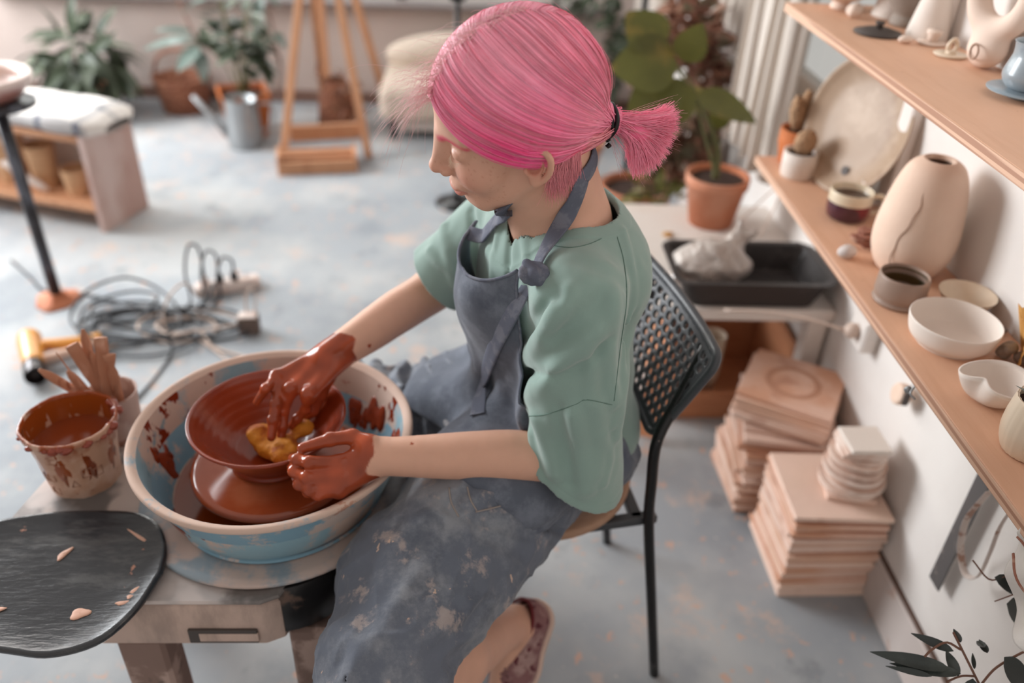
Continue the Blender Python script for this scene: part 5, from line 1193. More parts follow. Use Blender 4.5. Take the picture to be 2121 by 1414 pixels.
# ------------------------------------------------------------------ the potter
HO=V(.0495,1.0,1.095); HF=nrm(V(-.937,-.147,-.317)); HL=V(.229,-.944,-.237); HL=nrm(HL-HF*np.dot(HL,HF)); HU=np.cross(HF,HL)
HM=np.stack([HF,HL,HU])
def H(f,l,u): return HO+HF*f+HL*l+HU*u
def toH(P): return (np.asarray(P)-HO)@HM.T
Ls=V(.132,.912,.912); Le=V(.140,.915,.640); Lw=V(-.1303,.905,.6436)
Rs=V(.062,1.212,.915); Re=V(-.074,1.245,.722); Rw=V(-.2228,1.090,.6908)
HANDS={'R':dict(w=Rw,t=[
 [(-.3060,1.0549,.6741),(-.3163,1.0244,.6723),(-.3327,1.0215,.6473)],
 [(-.3020,1.0486,.6659),(-.3007,1.0129,.6530),(-.3039,.9960,.6335),(-.3056,.9800,.6134)],
 [(-.2810,1.0311,.6671),(-.2930,1.0201,.6321),(-.2946,1.0055,.6125),(-.2959,.9946,.5988)],
 [(-.2523,1.0196,.6668),(-.2600,1.0237,.6328),(-.2742,1.0208,.6160),(-.2833,1.0183,.6040)]],
 th=[(-.2331,1.0694,.6632),(-.2445,1.0638,.6308),(-.2572,1.0531,.6079),(-.2690,1.0461,.5976)]),
'L':dict(w=Lw,t=[
 [(-.1878,.8909,.6446),(-.2285,.8829,.6513),(-.2476,.8932,.6472),(-.2567,.9034,.6398)],
 [(-.1851,.8802,.6304),(-.2312,.8717,.6333),(-.2517,.8842,.6333),(-.2590,.8981,.6290)],
 [(-.1871,.8739,.6176),(-.2261,.8609,.6200),(-.2435,.8720,.6200),(-.2515,.8868,.6185)],
 [(-.1880,.8709,.6080),(-.2158,.8600,.6100),(-.2317,.8658,.6100),(-.2397,.8775,.6110)]],
 th=[(-.1480,.9098,.6608),(-.1724,.9221,.6658),(-.2034,.9168,.6645),(-.2412,.9058,.6573)])}
body=SDF()
# skull and face
def he(c,r,k=.01,sub=False,M=None): body.ell(H(*c),r,M=HM if M is None else M,k=k,sub=sub)
def hc(a,b,ra,rb,k=.01,sub=False): body.cone(H(*a),H(*b),ra,rb,k,sub)
he((-.014,0,.048),(.090,.070,.084)); he((.028,0,.058),(.062,.060,.060),k=.02)
he((.040,0,-.005),(.050,.050,.062),k=.02); he((.034,0,-.050),(.046,.042,.034),k=.02)
he((.071,0,-.067),(.0165,.018,.0150),k=.018)
for s_ in(-1,1):
    hc((.004,s_*.052,-.032),(.062,s_*.022,-.070),.013,.012,k=.02)
    he((.060,s_*.033,-.012),(.026,.024,.026),k=.02)
    hc((.083,s_*.010,.043),(.066,s_*.042,.044),.009,.009,k=.012)
for s_ in(-1,1): he((.0925,s_*.035,.026),(.0105,.0140,.0115),k=.012,sub=True)
for s_ in(-1,1): he((.0735,s_*.0325,.024),(.0125,.0150,.0125),k=.005)
# upper-lid crease and lid line
for s_ in(-1,1):
    hc((.0865,s_*.022,.0325),(.079,s_*.043,.032),.0016,.0016,k=.004,sub=True)
    body.chain([H(.0865,s_*.021,.018),H(.0880,s_*.032,.0145),H(.0805,s_*.044,.0180)],[.0012,.0013,.0012],k=.003,sub=True)
hc((.086,0,.036),(.107,0,-.004),.0080,.0085,k=.010); he((.1085,0,-.0075),(.0090,.0100,.0085),k=.006); he((.086,0,.014),(.014,.0165,.030),k=.010)
for s_ in(-1,1): he((.0985,s_*.0115,-.0125),(.0085,.0062,.0066),k=.005)
for s_ in(-1,1): he((.1005,s_*.006,-.0195),(.005,.0032,.003),k=.003,sub=True)
he((.0825,0,-.034),(.0155,.027,.017),k=.010)
he((.0930,.0,-.0420),(.0080,.0185,.0050),k=.004); he((.0905,0,-.0520),(.0085,.0165,.0056),k=.005)
hc((.1015,-.001,-.0470),(.088,.023,-.0480),.0014,.0014,k=.003,sub=True); hc((.1015,.001,-.0470),(.088,-.023,-.0480),.0014,.0014,k=.003,sub=True)
hc((.1000,0,-.026),(.1010,0,-.036),.0016,.0016,k=.005,sub=True)
# ears
for s_ in(-1,1):
    e=lambda f,l,u: H(f,s_*l,u)
    body.ell(e(-.003,.0675,.004),(.014,.005,.026),M=HM,k=.006)
    ring=[(.008,.068,.012),(.009,.075,.022),(.000,.080,.030),(-.013,.083,.026),(-.020,.085,.012),(-.018,.084,-.004),(-.010,.080,-.018),(.001,.074,-.026)]
    rr=spline(ring,18); body.chain([e(*p) for p in rr],[.0036]*18,k=.003)
    an=spline([(-.004,.074,.024),(-.011,.076,.012),(-.009,.075,-.004),(-.002,.073,-.014),(.006,.072,-.012)],10); body.chain([e(*p) for p in an],[.003]*10,k=.003)
    body.ell(e(.002,.0725,-.022),(.0075,.0050,.0095),M=HM,k=.005); body.ell(e(.0095,.0725,-.005),(.0038,.0035,.0055),M=HM,k=.004)
    body.ell(e(-.0015,.0785,-.001),(.0085,.0115,.0110),M=HM,k=.003,sub=True); body.ell(e(-.004,.0800,.019),(.0045,.0050,.0085),M=HM,k=.003,sub=True)
# neck, torso core, shoulders
NB=V(.128,1.058,.955)
body.cone(H(-.030,0,-.020),NB,.054,.058,k=.025); body.cone(H(.008,0,-.040),V(.085,1.040,.955),.038,.040,k=.025)
body.cone(V(.128,1.060,.945),Ls+V(.0,.02,-.004),.045,.044,k=.03); body.cone(V(.120,1.068,.945),Rs+V(0,-.02,-.004),.045,.044,k=.03)
BF=nrm(V(-.95,-.30,0)); BL=V(-BF[1],BF[0],0); BL=BL if BL[1]<0 else -BL; BM=np.stack([BF,BL,V(0,0,1)])
body.ell(V(.120,1.085,.83),(.092,.130,.14),M=BM,k=.03); body.ell(V(.135,1.115,.66),(.085,.118,.15),M=BM,k=.03); body.ell(V(.155,1.130,.55),(.095,.145,.085),M=BM,k=.03)
KL=V(-.105,.665,.452); AL=V(.080,.955,.205); KR=V(-.235,1.30,.425); AR=V(-.215,1.30,.085)
hL=V(.130,1.045,.535); hR=V(.110,1.205,.535)
body.cone(hL,KL,.072,.052,k=.03); body.cone(KL,KL*.62+AL*.38+V(.012,.006,-.014),.050,.048,k=.02); body.cone(KL*.62+AL*.38+V(.012,.006,-.014),AL,.048,.031,k=.02)
body.cone(hR,KR,.072,.052,k=.03); body.cone(KR,AR,.050,.032,k=.02)
# feet
def foot(A,toe,sx):
    A=np.array(A);toe=np.array(toe); d=nrm(toe-A); 
    return d
TL=V(.048,.860,.045); HLh=AL+V(.034,.030,-.030)
body.cone(AL,HLh,.030,.026,k=.015); body.cone(AL+V(-.004,-.01,-.010),TL,.031,.019,k=.02); body.cone(HLh,TL+V(.012,.01,-.004),.024,.018,k=.02)
for sg in(-1,1): body.ell(AL+nrm(np.cross(TL-AL,V(0,0,1)))*sg*.030+V(.002,.002,-.004),(.012,.012,.013),k=.012)
TR=V(-.345,1.27,.035); HR=V(-.195,1.305,.040)
body.cone(AR,HR,.031,.028,k=.015); body.cone(AR,TR,.031,.022,k=.02); body.cone(HR,TR,.026,.020,k=.02)
# arms
def arm(S,E,W,side):
    P=spline([S,S*.5+E*.5,E*.93+S*.07+nrm(E-W)*.004,E*.92+W*.08,E*.62+W*.38+V(0,0,.002),E*.3+W*.7,W,W+(W-E)*.06],34); t=np.linspace(0,1,34)
    r=np.interp(t,[0,.2,.36,.45,.55,.68,.80,.90,1],[.044,.041,.0365,.0355,.0355,.0325,.0275,.0240,.0235]); body.chain(list(P),list(r),k=.005)
arm(Ls,Le,Lw,1); arm(Rs,Re,Rw,-1)
handpts=[]
for side,hd in HANDS.items():
    W=np.array(hd['w']); F4=[np.array(f) for f in hd['t']]; E_=Le if side=='L' else Re
    back=nrm(W-E_)
    mc=[f[0] for f in F4]; hs=SDF()
    palmn=nrm(np.cross(mc[0]-W,mc[-1]-W)); cm=V(0,1.45,0)*0
    if np.dot(palmn,V(0,0,1.45)-W)<0: palmn=-palmn     # back of the hand towards the camera
    for i,m in enumerate(mc):
        w0=W+(m-np.mean(mc,0))*.38
        body.cone(w0-palmn*.002,m-palmn*.004,.0155,.0112,k=.012)
    body.cone(W*.5+np.mean(mc,0)*.5-palmn*.010,mc[-1]-palmn*.010,.012,.009,k=.012); body.cone(W-palmn*.006,mc[1]*.5+mc[2]*.5-palmn*.010,.015,.010,k=.012)
    for i,f in enumerate(F4):
        pts=[f[0]-palmn*.002]+list(f[1:]); n=len(pts); rr=[.0098,.0086,.0080,.0066] if i<3 and n==4 else ([.0090,.0078,.0070,.0060] if n==4 else [.0088,.0076,.0064])
        sc=.92 if (side,i) in(('R',0),('L',3)) else 1
        for j in range(n-1): body.cone(pts[j],pts[j+1],rr[j]*sc,rr[j+1]*sc,k=.0035 if j else .007)
        for j in range(1,n-1): body.ell(pts[j]+palmn*.0012,(rr[j]*1.08*sc,)*3,k=.003)   # knuckles
        body.ell(f[0]+palmn*.0035,(.0082,)*3,k=.008)
        handpts+=pts
    th=[np.array(p) for p in hd['th']]; T_=[W*.7+th[0]*.3]+th; rr=[.014,.0135,.0110,.0096,.0078]
    for j in range(4): body.cone(T_[j],T_[j+1],rr[j],rr[j+1],k=.009 if j<2 else .004)
    body.ell(T_[3],(.0108,)*3,k=.003); handpts+=T_
lo=V(-.40,.58,.0); hi=V(.34,1.42,1.27)
bv,bq=nets(body,lo,hi,.0024,slack=1.5)
# ---- colour per vertex: skin, lips, brows, clay-coated hands
def near(P,A,B):
    d=B-A; t=np.clip(((P-A)@d)/(d@d+1e-12),0,1); return np.linalg.norm(P-A-t[:,None]*d,axis=1),t
skin=np.tile(np.array(lin((214,166,142))),(len(bv),1))
q=toH(bv)
def blend(c,col,w): return c*(1-w[:,None])+np.array(lin(col))*w[:,None]
def g(c,r): return np.exp(-(((q-np.array(c))/np.array(r))**2).sum(1))
for s_ in(-1,1):
    skin=blend(skin,(214,140,120),.45*g((.075,s_*.040,-.012),(.03,.02,.022)))
    skin=blend(skin,(178,80,62),.9*g((-.001,s_*.072,.001),(.009,.010,.012)))
    skin=blend(skin,(206,128,106),.4*g((-.004,s_*.078,.005),(.02,.01,.03)))
skin=blend(skin,(214,140,118),.35*g((.112,0,-.008),(.012,.014,.010)))
lip=np.exp(-((np.abs(q[:,2]+.0470)/.0086)**4))*np.exp(-((q[:,1]/.0195)**4))*(q[:,0]>.083)
skin=blend(skin,(186,96,88),.8*lip)
br=[]
for s_ in(-1,1):
    bp_=spline([(.092,s_*.010,.037),(.087,s_*.025,.042),(.074,s_*.042,.041),(.067,s_*.048,.037)],16); d=np.min(np.stack([np.linalg.norm(q-p,axis=1) for p in bp_]),0); br.append(bp_)
    skin=blend(skin,(222,74,104),np.clip(1.5-d/.0046,0,1)*.95)
    lid=spline([(.0865,s_*.021,.018),(.0885,s_*.032,.0145),(.0805,s_*.044,.0180)],12); d=np.min(np.stack([np.linalg.norm(q-p,axis=1) for p in lid]),0)
    skin=blend(skin,(150,84,66),np.clip(1.3-d/.0022,0,1)*.7)
fr=(vnoise(bv,520,3)>.62)&(q[:,0]>.03)&(q[:,2]<.03)&(q[:,2]>-.07)&(np.linalg.norm(bv-HO,axis=1)<.16)
skin=blend(skin,(186,124,96),fr*.35)
clay=np.zeros(len(bv))
for side,W,E_ in(('L',Lw,Le),('R',Rw,Re)):
    ax=nrm(W-E_); s_=(bv-W)@ax; nz=fbm(bv,38,11 if side=='L' else 17,2)*.013+.0015*vnoise(bv,140,4)
    m=(np.linalg.norm(bv-W,axis=1)<.17)&(bv[:,2]<.76)
    if side=='R': c=np.clip((s_+nz+.022)/.0025,0,1)
    else: c=np.clip((s_+nz-.012)/.003,0,1)
    clay=np.maximum(clay,c*m)
sp_=(vnoise(bv,75,9)>.80)&(bv[:,2]<.78)&((np.linalg.norm(bv-Rw,axis=1)<.09)|(np.linalg.norm(bv-Lw,axis=1)<.06)); clay=np.maximum(clay,sp_*1.)
ccol=np.array(lin((158,70,40)))*(1+.35*vnoise(bv,60,21))[:,None]; ccol=ccol*(1-.25*np.clip(vnoise(bv,25,2),0,1))[:,None]
skin=skin*(1-clay[:,None])+ccol*clay[:,None]
# slimy clay ridges on the coated skin
person=mk('person',bv,bq,M_skin,None,smooth=True,loc=(0,0,0),label='young person with pink ponytail, green T-shirt and denim apron, seated, shaping the clay bowl',cat='person')
attr(person,'paint',skin)
a=person.data.color_attributes.new('wet','FLOAT_COLOR','POINT'); a.data.foreach_set('color',np.repeat(clay,4).astype(np.float32))
nt=M_skin.node_tree; p=nt.nodes['Principled BSDF']; vc=nt.nodes.new('ShaderNodeVertexColor'); vc.layer_name='wet'
mr=nt.nodes.new('ShaderNodeMapRange'); mr.inputs['To Min'].default_value=.46; mr.inputs['To Max'].default_value=.17; nt.links.new(vc.outputs[0],mr.inputs[0]); nt.links.new(mr.outputs[0],p.inputs['Roughness'])
m3=nt.nodes.new('ShaderNodeMapRange'); m3.inputs['To Min'].default_value=.12; m3.inputs['To Max'].default_value=0; nt.links.new(vc.outputs[0],m3.inputs[0]); nt.links.new(m3.outputs[0],p.inputs['Subsurface Weight'])
def ppart(name,v,q_,m,smooth=True,label=None,parent=None):
    o=mk(name,v,q_,m,parent or person,smooth=smooth); 
    if label: o['label']=label
    return o
# eyelashes
for s_ in(-1,1):
    b=MB()
    for i,t_ in enumerate(np.linspace(.08,.95,14)):
        lid=spline([(.0868,s_*.021,.0175),(.0888,s_*.032,.0140),(.0808,s_*.044,.0175)],30)[int(t_*29)]
        p0=H(*lid); d=HF*.9+HL*s_*(.25+.5*t_)-HU*.75
        b.tube([p0,p0+d*.004,p0+d*.0065+HU*.002],[.00028,.00022,.0001],4)
    b.build('eyelashes',M_cream,person)
# ---------------------------------------------------------------- T-shirt
torso=SDF()
torso.ell(V(.122,1.088,.835),(.116,.158,.155),M=BM,k=.04); torso.ell(V(.140,1.118,.67),(.112,.152,.16),M=BM,k=.05); torso.ell(V(.158,1.132,.56),(.120,.172,.10),M=BM,k=.04)
torso.ell(V(.172,1.085,.885),(.066,.135,.075),M=BM,k=.04)
torso.cone(V(.130,1.060,.925),V(.134,.930,.908),.058,.056,k=.04); torso.cone(V(.120,1.066,.925),V(.070,1.195,.908),.058,.056,k=.04)
shirt=SDF(); shirt.it=list(torso.it)
SlA,SlB=V(.134,.915,.900),V(.150,.922,.615)
shirt.cone(SlA,SlA*.5+SlB*.5,.058,.062,k=.03); shirt.cone(SlA*.5+SlB*.5+V(.002,.004,0),SlB+V(.004,0,-.06),.060,.078,k=.03)
SrA,SrB=V(.064,1.212,.905),V(-.062,1.242,.745)
shirt.cone(SrA,SrB+(SrB-SrA)*.25,.056,.067,k=.03)
NR=V(.120,1.053,.972)
FOLDS=[]   # (points, width, height): raised fold lines in the cloth
def folds(P,d,L):
    c=(P.min(0)+P.max(0))/2; R_=np.sqrt(((P.max(0)-P.min(0))**2).sum())/2
    for pts,w,a in L:
        pts=np.asarray(pts); A=pts[:-1]; B=pts[1:]; a=a*1.65
        m=np.sqrt((((A+B)/2-c)**2).sum(1))<np.sqrt(((B-A)**2).sum(1))/2+R_+3*w
        if not m.any(): continue
        mn=None
        for A1,B1 in zip(A[m],B[m]):
            e,_=near(P,A1,B1); mn=e if mn is None else np.minimum(mn,e)
        d=d-a*np.exp(-(mn/w)**2)
    return d
def camray(px,py):
    r=V(*rx)*(px-1060.5)+V(*ux)*(707.-py)-V(*bx)*1721.58; return nrm(r)
CAM=V(0,0,1.45)
def hit(px,py,f,off=0,tmin=.5,tmax=2.2):
    r=camray(px,py); t=tmin
    for _ in range(160):
        d=f((CAM+r*t)[None])[0]-off
        if d<.0006: return CAM+r*t
        t+=max(.0012,min(.02,d*.6))
        if t>tmax: break
    return None
def fold_px(pxs,w,a,f):
    out=[]
    for x,y in pxs:
        h=hit(x,y,f)
        if h is not None: out.append(h)
    return (list(spline(out,max(4,2*len(out)))),w,a) if len(out)>1 else None
for pxs,w,a in [
  ([(1075,795),(1085,760),(1120,705),(1150,640)],.012,.010),([(1075,855),(1120,800),(1180,740),(1235,690)],.014,.007),([(1072,800),(1068,830),(1074,862)],.010,.012),
  ([(1290,480),(1308,560),(1306,650),(1290,760),(1268,880)],.006,.0030),([(1268,620),(1262,720),(1272,830)],.012,.006),([(1300,700),(1290,800),(1275,900)],.012,.007),
  ([(1140,690),(1200,665),(1250,620)],.016,-.006),([(1110,870),(1130,920),(1150,980)],.014,.006),([(1190,860),(1205,930),(1215,1010)],.014,.007),([(1160,850),(1172,930),(1180,1000)],.012,-.004),
  ([(1235,840),(1240,920),(1235,980)],.012,.006),([(1035,470),(1025,520),(1020,580)],.007,.003),([(1060,480),(1055,540),(1062,590)],.007,-.003),([(1085,480),(1092,540),(1085,600)],.007,.003),
  ([(1150,620),(1100,680),(1050,760)],.012,-.006),([(1040,820),(1060,770),(1100,720)],.01,.005),([(920,470),(930,530),(945,590)],.010,.005),([(975,440),(985,500),(980,580)],.009,-.005),([(890,520),(910,545),(940,560)],.008,.004),
  ([(1205,540),(1250,560),(1300,600)],.014,-.003),([(1090,720),(1130,690),(1170,640),(1180,600)],.010,.006),([(1095,760),(1130,780),(1200,760),(1260,700)],.010,-.005),([(1245,900),(1262,940),(1250,1000)],.008,.005),([(1100,900),(1105,950),(1120,990)],.009,.004),([(1215,700),(1225,780),(1222,830)],.010,.004),([(985,640),(1000,700),(1030,760)],.010,.004),([(1010,520),(1040,560),(1080,560)],.008,.003)]:
    fp=fold_px(pxs,w,a,shirt)
    if fp: FOLDS.append(fp)
def cloth_noise(P,s=1): return .0022*vnoise(P*V(1,1,.45),22,31)+.0010*vnoise(P*V(1,1,.6),55,33)
def shirt_outer(P): 
    d=SDF.__call__(sh0,P)
    return folds(P,d,FOLDS)+cloth_noise(P)
sh0=SDF(); sh0.it=list(shirt.it)
# hems and neckline
hemL=(V(.150,.922,.624),nrm(V(.20,-.10,-1.0)))
a_=hit(1080,972,shirt); b__=hit(1222,1032,shirt)
pA=V(.062,.872,.648); pB=V(.176,.868,.592); pC=V(.11,.985,.665)
nL=nrm(np.cross(pB-pA,pC-pA)); nL=nL if nL[2]<0 else -nL
axR=nrm(SrB-SrA)
cutR=SrA+(SrB-SrA)*.97; nR=nrm(axR+V(-.15,.0,.05))
def shirt_fn(P):
    d=shirt_outer(P)
    # collar band a little prouder than the cloth
    r=np.hypot((P[:,0]-NR[0])/1.06,(P[:,1]-NR[1])); up=P[:,2]>.90
    band=np.clip((.0905-r)/.0015,0,1)*up; d=d-.0014*band
    # sleeve hem stitch
    hl=(P-pA)@nL; nearL=(P[:,1]<.99)&(P[:,2]<.78)
    d=d+np.where(nearL,.0007*np.exp(-((hl+.014)/.0012)**2),0)
    sh=np.maximum(d,-(d+.0105))
    # neck opening
    sh=np.maximum(sh,np.where(up,.072-r,-1))
    # left sleeve opening, right sleeve opening, hem
    inL=np.linalg.norm((P-SlA)-np.clip(((P-SlA)@nrm(SlB-SlA)),0,1)[:,None]*nrm(SlB-SlA),axis=1)<.100
    sh=np.where(inL&(P[:,1]<.985)&(P[:,2]<.72),np.maximum(sh,hl),sh)
    hr=(P-cutR)@nR; inR=(P[:,0]<.03)&(P[:,1]>1.13)&(np.linalg.norm(P-cutR,axis=1)<.13)
    sh=np.where(inR,np.maximum(sh,hr),sh)
    hemz=.535+.5*(P[:,0]-.16)*0-.02*np.clip((P[:,0]-.12)/.12,-1,1)
    notsl=~(inL&(P[:,1]<.985))
    sh=np.where(notsl,np.maximum(sh,hemz-P[:,2]),sh)
    return sh
class Wrap(SDF):
    pass
sv,sq=nets(shirt_fn,V(-.16,.82,.50),V(.32,1.33,1.01),.0026,slack=1.7)
tshirt=ppart('t_shirt',sv,sq,M_shirt,label='sage green T-shirt with wide sleeves')
# seams on the shirt
def seamline(pxs,f,r,name,m,parent,off=.0,n=60,flat=None):
    out=[h for h in (hit(x,y,f,off) for x,y in spline([(x,y,0) for x,y in pxs],n)[:,:2]) if h is not None]
    if len(out)<3: return None
    b=MB(); b.tube(np.array(out),r,6,flat=flat); o=b.build(name,m,parent,smooth=True); return o
M_seamgreen=mat('darker_green_seam',(104,130,120),.95,var=0)
seamline([(1073,862),(1130,858),(1190,838),(1215,828),(1268,838)],shirt_outer,.0007,'seam',M_seamgreen,tshirt)
seamline([(1272,470),(1292,540),(1298,620),(1285,720),(1272,830)],shirt_outer,.0007,'seam',M_seamgreen,tshirt)
seamline([(1046,440),(1062,468),(1090,488),(1130,504),(1180,512),(1225,503),(1262,482),(1284,452)],shirt_outer,.0006,'seam',M_seamgreen,tshirt,n=70)
# ---------------------------------------------------------------- trousers
pants=SDF()
pants.ell(V(.160,1.125,.530),(.118,.172,.090),M=BM,k=.03)
pants.cone(hL+V(.01,0,0),KL+V(-.01,.01,.01),.092,.068,k=.04); pants.cone(hR,KR,.088,.068,k=.04)
pants.cone(KL,V(-.175,.690,.25),.080,.078,k=.03); pants.cone(V(-.17,.68,.28),V(-.18,.69,.14),.078,.080,k=.03)
pants.cone(KR,V(-.215,1.30,.16),.070,.085,k=.04)
apr=SDF()   # apron skirt lying over the lap and hanging by the left knee
apr.it=list(pants.it)
apr.cone(V(.030,1.00,.565),V(-.125,.835,.490),.060,.058,k=.05); apr.cone(V(-.125,.835,.490),V(-.165,.735,.33),.055,.058,k=.05)
apr.cone(V(.035,1.12,.565),V(-.09,1.18,.500),.055,.050,k=.05); apr.cone(V(.03,.96,.555),V(-.125,.70,.462),.085,.072,k=.05)
PF=[]
for pxs,w,a in [([(820,790),(850,850),(860,920)],.008,.010),([(860,760),(885,830),(890,910)],.008,.010),([(900,745),(915,800),(905,860),(900,920)],.009,.011),([(940,740),(930,800),(925,870),(935,930)],.009,.010),([(980,890),(960,940),(985,975)],.010,.008),
   ([(1000,800),(1010,860),(1060,900)],.009,.008),([(830,1000),(850,950),(900,925)],.009,.009),([(960,1050),(1040,1010),(1100,1030)],.010,.008),([(1200,1090),(1100,1110),(1000,1080),(930,1050)],.008,-.007),([(1180,1150),(1080,1150),(1010,1110)],.010,-.006),
   ([(870,1180),(800,1290),(730,1400)],.014,.006),([(1000,1250),(930,1330),(850,1400)],.012,-.006),([(900,1060),(850,1090),(815,1130)],.012,.005),([(1100,1200),(1000,1230),(900,1300)],.016,.005),([(1130,1030),(1170,1060),(1220,1060)],.008,.007),([(1100,1075),(1160,1100),(1230,1100)],.007,-.007),([(760,770),(790,760),(830,752)],.008,.006),([(1060,1340),(980,1340),(880,1400)],.01,-.006),([(700,1300),(740,1350),(720,1414)],.012,.006)]:
    fp=fold_px(pxs,w,a,apr)
    if fp: PF.append(fp)
def denim_noise(P):
    w=P+.02*np.stack([vnoise(P,9,51),vnoise(P,9,52),vnoise(P,9,53)],1); r1=1-np.abs(vnoise(w*V(1,1,.8),15,41)); r2=1-np.abs(vnoise(w*V(1.3,.8,1),30,43))
    return -.0065*r1**3-.0035*r2**3+.0030*vnoise(P,20,45)+.0008*vnoise(P,90,44)+.004
def apr_outer(P):
    d=SDF.__call__(ap0,P)
    # gathers running across the far thigh
    far=np.clip((P[:,1]-1.10)/.08,0,1)*np.clip((.06-P[:,0])/.06,0,1)
    d=d-.0085*far*np.sin(P[:,0]*150+2.4*vnoise(P,18,7)+P[:,1]*22)
    return folds(P,d,PF)+denim_noise(P)
ap0=SDF(); ap0.it=list(apr.it)
SEAT=.4475
def pants_fn(P):
    d=apr_outer(P)
    inseat=np.linalg.norm(P[:,:2]-V(.115,1.112),axis=1)<.172
    d=np.where(inseat,np.maximum(d,SEAT-P[:,2]),d)
    sh=np.maximum(d,-(d+.0125))
    sh=np.maximum(sh,.135-P[:,2])
    # waist opening
    sh=np.maximum(sh,np.where(P[:,0]>.05,P[:,2]-.605,-1))
    return sh
# lower openings of both legs are cut flat
pv,pq=nets(pants_fn,V(-.36,.52,.12),V(.34,1.44,.68),.0032,slack=1.8)
trousers=ppart('apron_skirt',pv,pq,M_denimclay,label='clay-stained denim apron skirt and wide trousers')
# ---------------------------------------------------------------- apron bib
def axis_at(z):
    t=(z-.52)/.445; return V(.150,1.125,.52)*(1-t)+V(.128,1.07,.965)*t
tor0=SDF(); tor0.it=list(torso.it); tor0.it+=[i for i in apr.it]
def folds_t(P): return np.minimum(shirt_outer(P) if False else SDF.__call__(tor0,P),9)
zs=[(.905,38,34),(.885,39,37),(.85,42,41),(.80,45,46),(.76,48,50),(.72,52,56),(.69,60,64),(.665,76,78),(.645,96,92),(.62,106,100),(.59,108,104),(.565,110,104),(.545,100,98)]
zz=spline([(a,b,c) for a,b,c in zs],56); K,J=np.meshgrid(np.arange(56),np.arange(56),indexing='ij'); U_=J/55.; Z_=zz[:,0][:,None]+0*U_
TH=np.radians(-zz[:,2][:,None]+(zz[:,2]+zz[:,1])[:,None]*U_); Ee=1-(2*U_-1)**2
Zq=Z_+.012*np.abs(2*U_-1)**3*np.clip(1-K/8,0,1)-.022*Ee*np.clip(1-K/12,0,1)
hang=np.clip((Z_-.56)/.12,0,1)
OFF_=np.maximum(.004,.0095+.004*(TH<0)+hang*(.012+.016*np.clip((Z_-.74)/.1,0,1))*Ee+.004*np.sin(J*.55+K*.2)*(Z_<.70)+.0045*np.sin(U_*9+K*.14+1)*np.clip(np.abs(.92-Z_)/.05,0,1)*(.3+Ee)).ravel()
t_ax=((Zq-.52)/.445)[...,None]; AX=(V(.150,1.125,.52)*(1-t_ax)+V(.128,1.07,.965)*t_ax); AX[...,2]=Zq; AX=AX.reshape(-1,3)
DR=(BF*np.cos(TH)[...,None]+BL*np.sin(TH)[...,None]).reshape(-1,3); thf=np.degrees(np.abs(TH)).ravel()
T_=np.full(len(AX),.28); live=np.ones(len(AX),bool)
def bibsurf(P):
    d=folds_t(P); w=np.clip((58-thf)/8,0,1)*(TH.ravel()>.0); ds=shirt_outer(P); return np.where(w>0,np.minimum(d,ds+(1-w)*.05),d)
for _ in range(110):
    e=bibsurf(AX+DR*T_[:,None])-OFF_; live&=(e>.0006)&(T_>.03)
    if not live.any(): break
    T_=np.where(live,T_-np.clip(e*.6,.0008,.02),T_)
T_=T_.reshape(56,56)
for _ in range(3): T_[1:-1,1:-1]=(T_[1:-1,1:-1]*2+T_[:-2,1:-1]+T_[2:,1:-1]+T_[1:-1,:-2]+T_[1:-1,2:])/6
G=(AX+DR*T_.ravel()[:,None]).reshape(56,56,3)
b=MB(); b.sheet(G); bib=b.build('apron_bib',M_denim,person,smooth=True,solid=.0028); bib['label']='blue-grey denim apron bib'
G=np.array(G)
b=MB(); b.tube(G[0]+BF*.0012,.0024,8,flat=1); b.build('top_hem',M_strap,bib,smooth=True)
b=MB(); b.tube(G[:34,-1]+BL*.0010,.0020,8); b.build('side_hem',M_strap,bib,smooth=True); b=MB(); b.tube(G[:34,0]-BL*.0010,.0020,8); b.build('side_hem',M_strap,bib,smooth=True)
# ---------------------------------------------------------------- straps
allf=SDF(); allf.it=list(body.it)+list(sh0.it)
def ribbon(pts,w,th,name,m,nrmf,parent=None,label=None):
    pts=np.array(pts); m_=len(pts); T=np.gradient(pts,axis=0); T/=np.linalg.norm(T,axis=1)[:,None]
    G=[]
    for i in range(m_):
        e=1e-3; p=pts[i]; n=np.array([nrmf((p+np.eye(3)[k]*e)[None])[0]-nrmf((p-np.eye(3)[k]*e)[None])[0] for k in range(3)]); n=nrm(n); s_=nrm(np.cross(T[i],n)); n=np.cross(s_,T[i])
        G.append([p+s_*w*c+n*th*d for c,d in ((-1,-.5),(-1,.5),(-.85,1),(-.3,.8),(.3,.8),(.85,1),(1,.5),(1,-.5),(-1,-.5))])
    b=MB(); b.sheet(G); o=b.build(name,m,parent or person,smooth=True)
    if label: o['label']=label
    return o
def onsurf(pts,f,off,it=12):
    p=np.array(pts,float); n0=len(p); e=1e-3
    for _ in range(it):
        A_=f(np.concatenate([p]+[p+sg*np.eye(3)[i]*e for i in range(3) for sg in(1,-1)])).reshape(7,n0); d=A_[0]-off
        n=np.stack([A_[1]-A_[2],A_[3]-A_[4],A_[5]-A_[6]],1)/(2*e); p=p-n*(d/np.maximum(.3,(n**2).sum(1)))[:,None]*.8
    return p
def hits(pxs,f,off,n):
    pp=spline([(x,y,0) for x,y in pxs],n)[:,:2]; return [h for h in (hit(x,y,f,off) for x,y in pp) if h is not None]
st=hits([(1106,566),(1122,528),(1145,490),(1166,458),(1186,425),(1199,395),(1208,368)],allf,.003,26)
nx=nrm(H(-.030,0,-.020)-NB); fs=hits([(1050,430),(1038,444),(1018,466),(1000,488)],allf,.004,10)
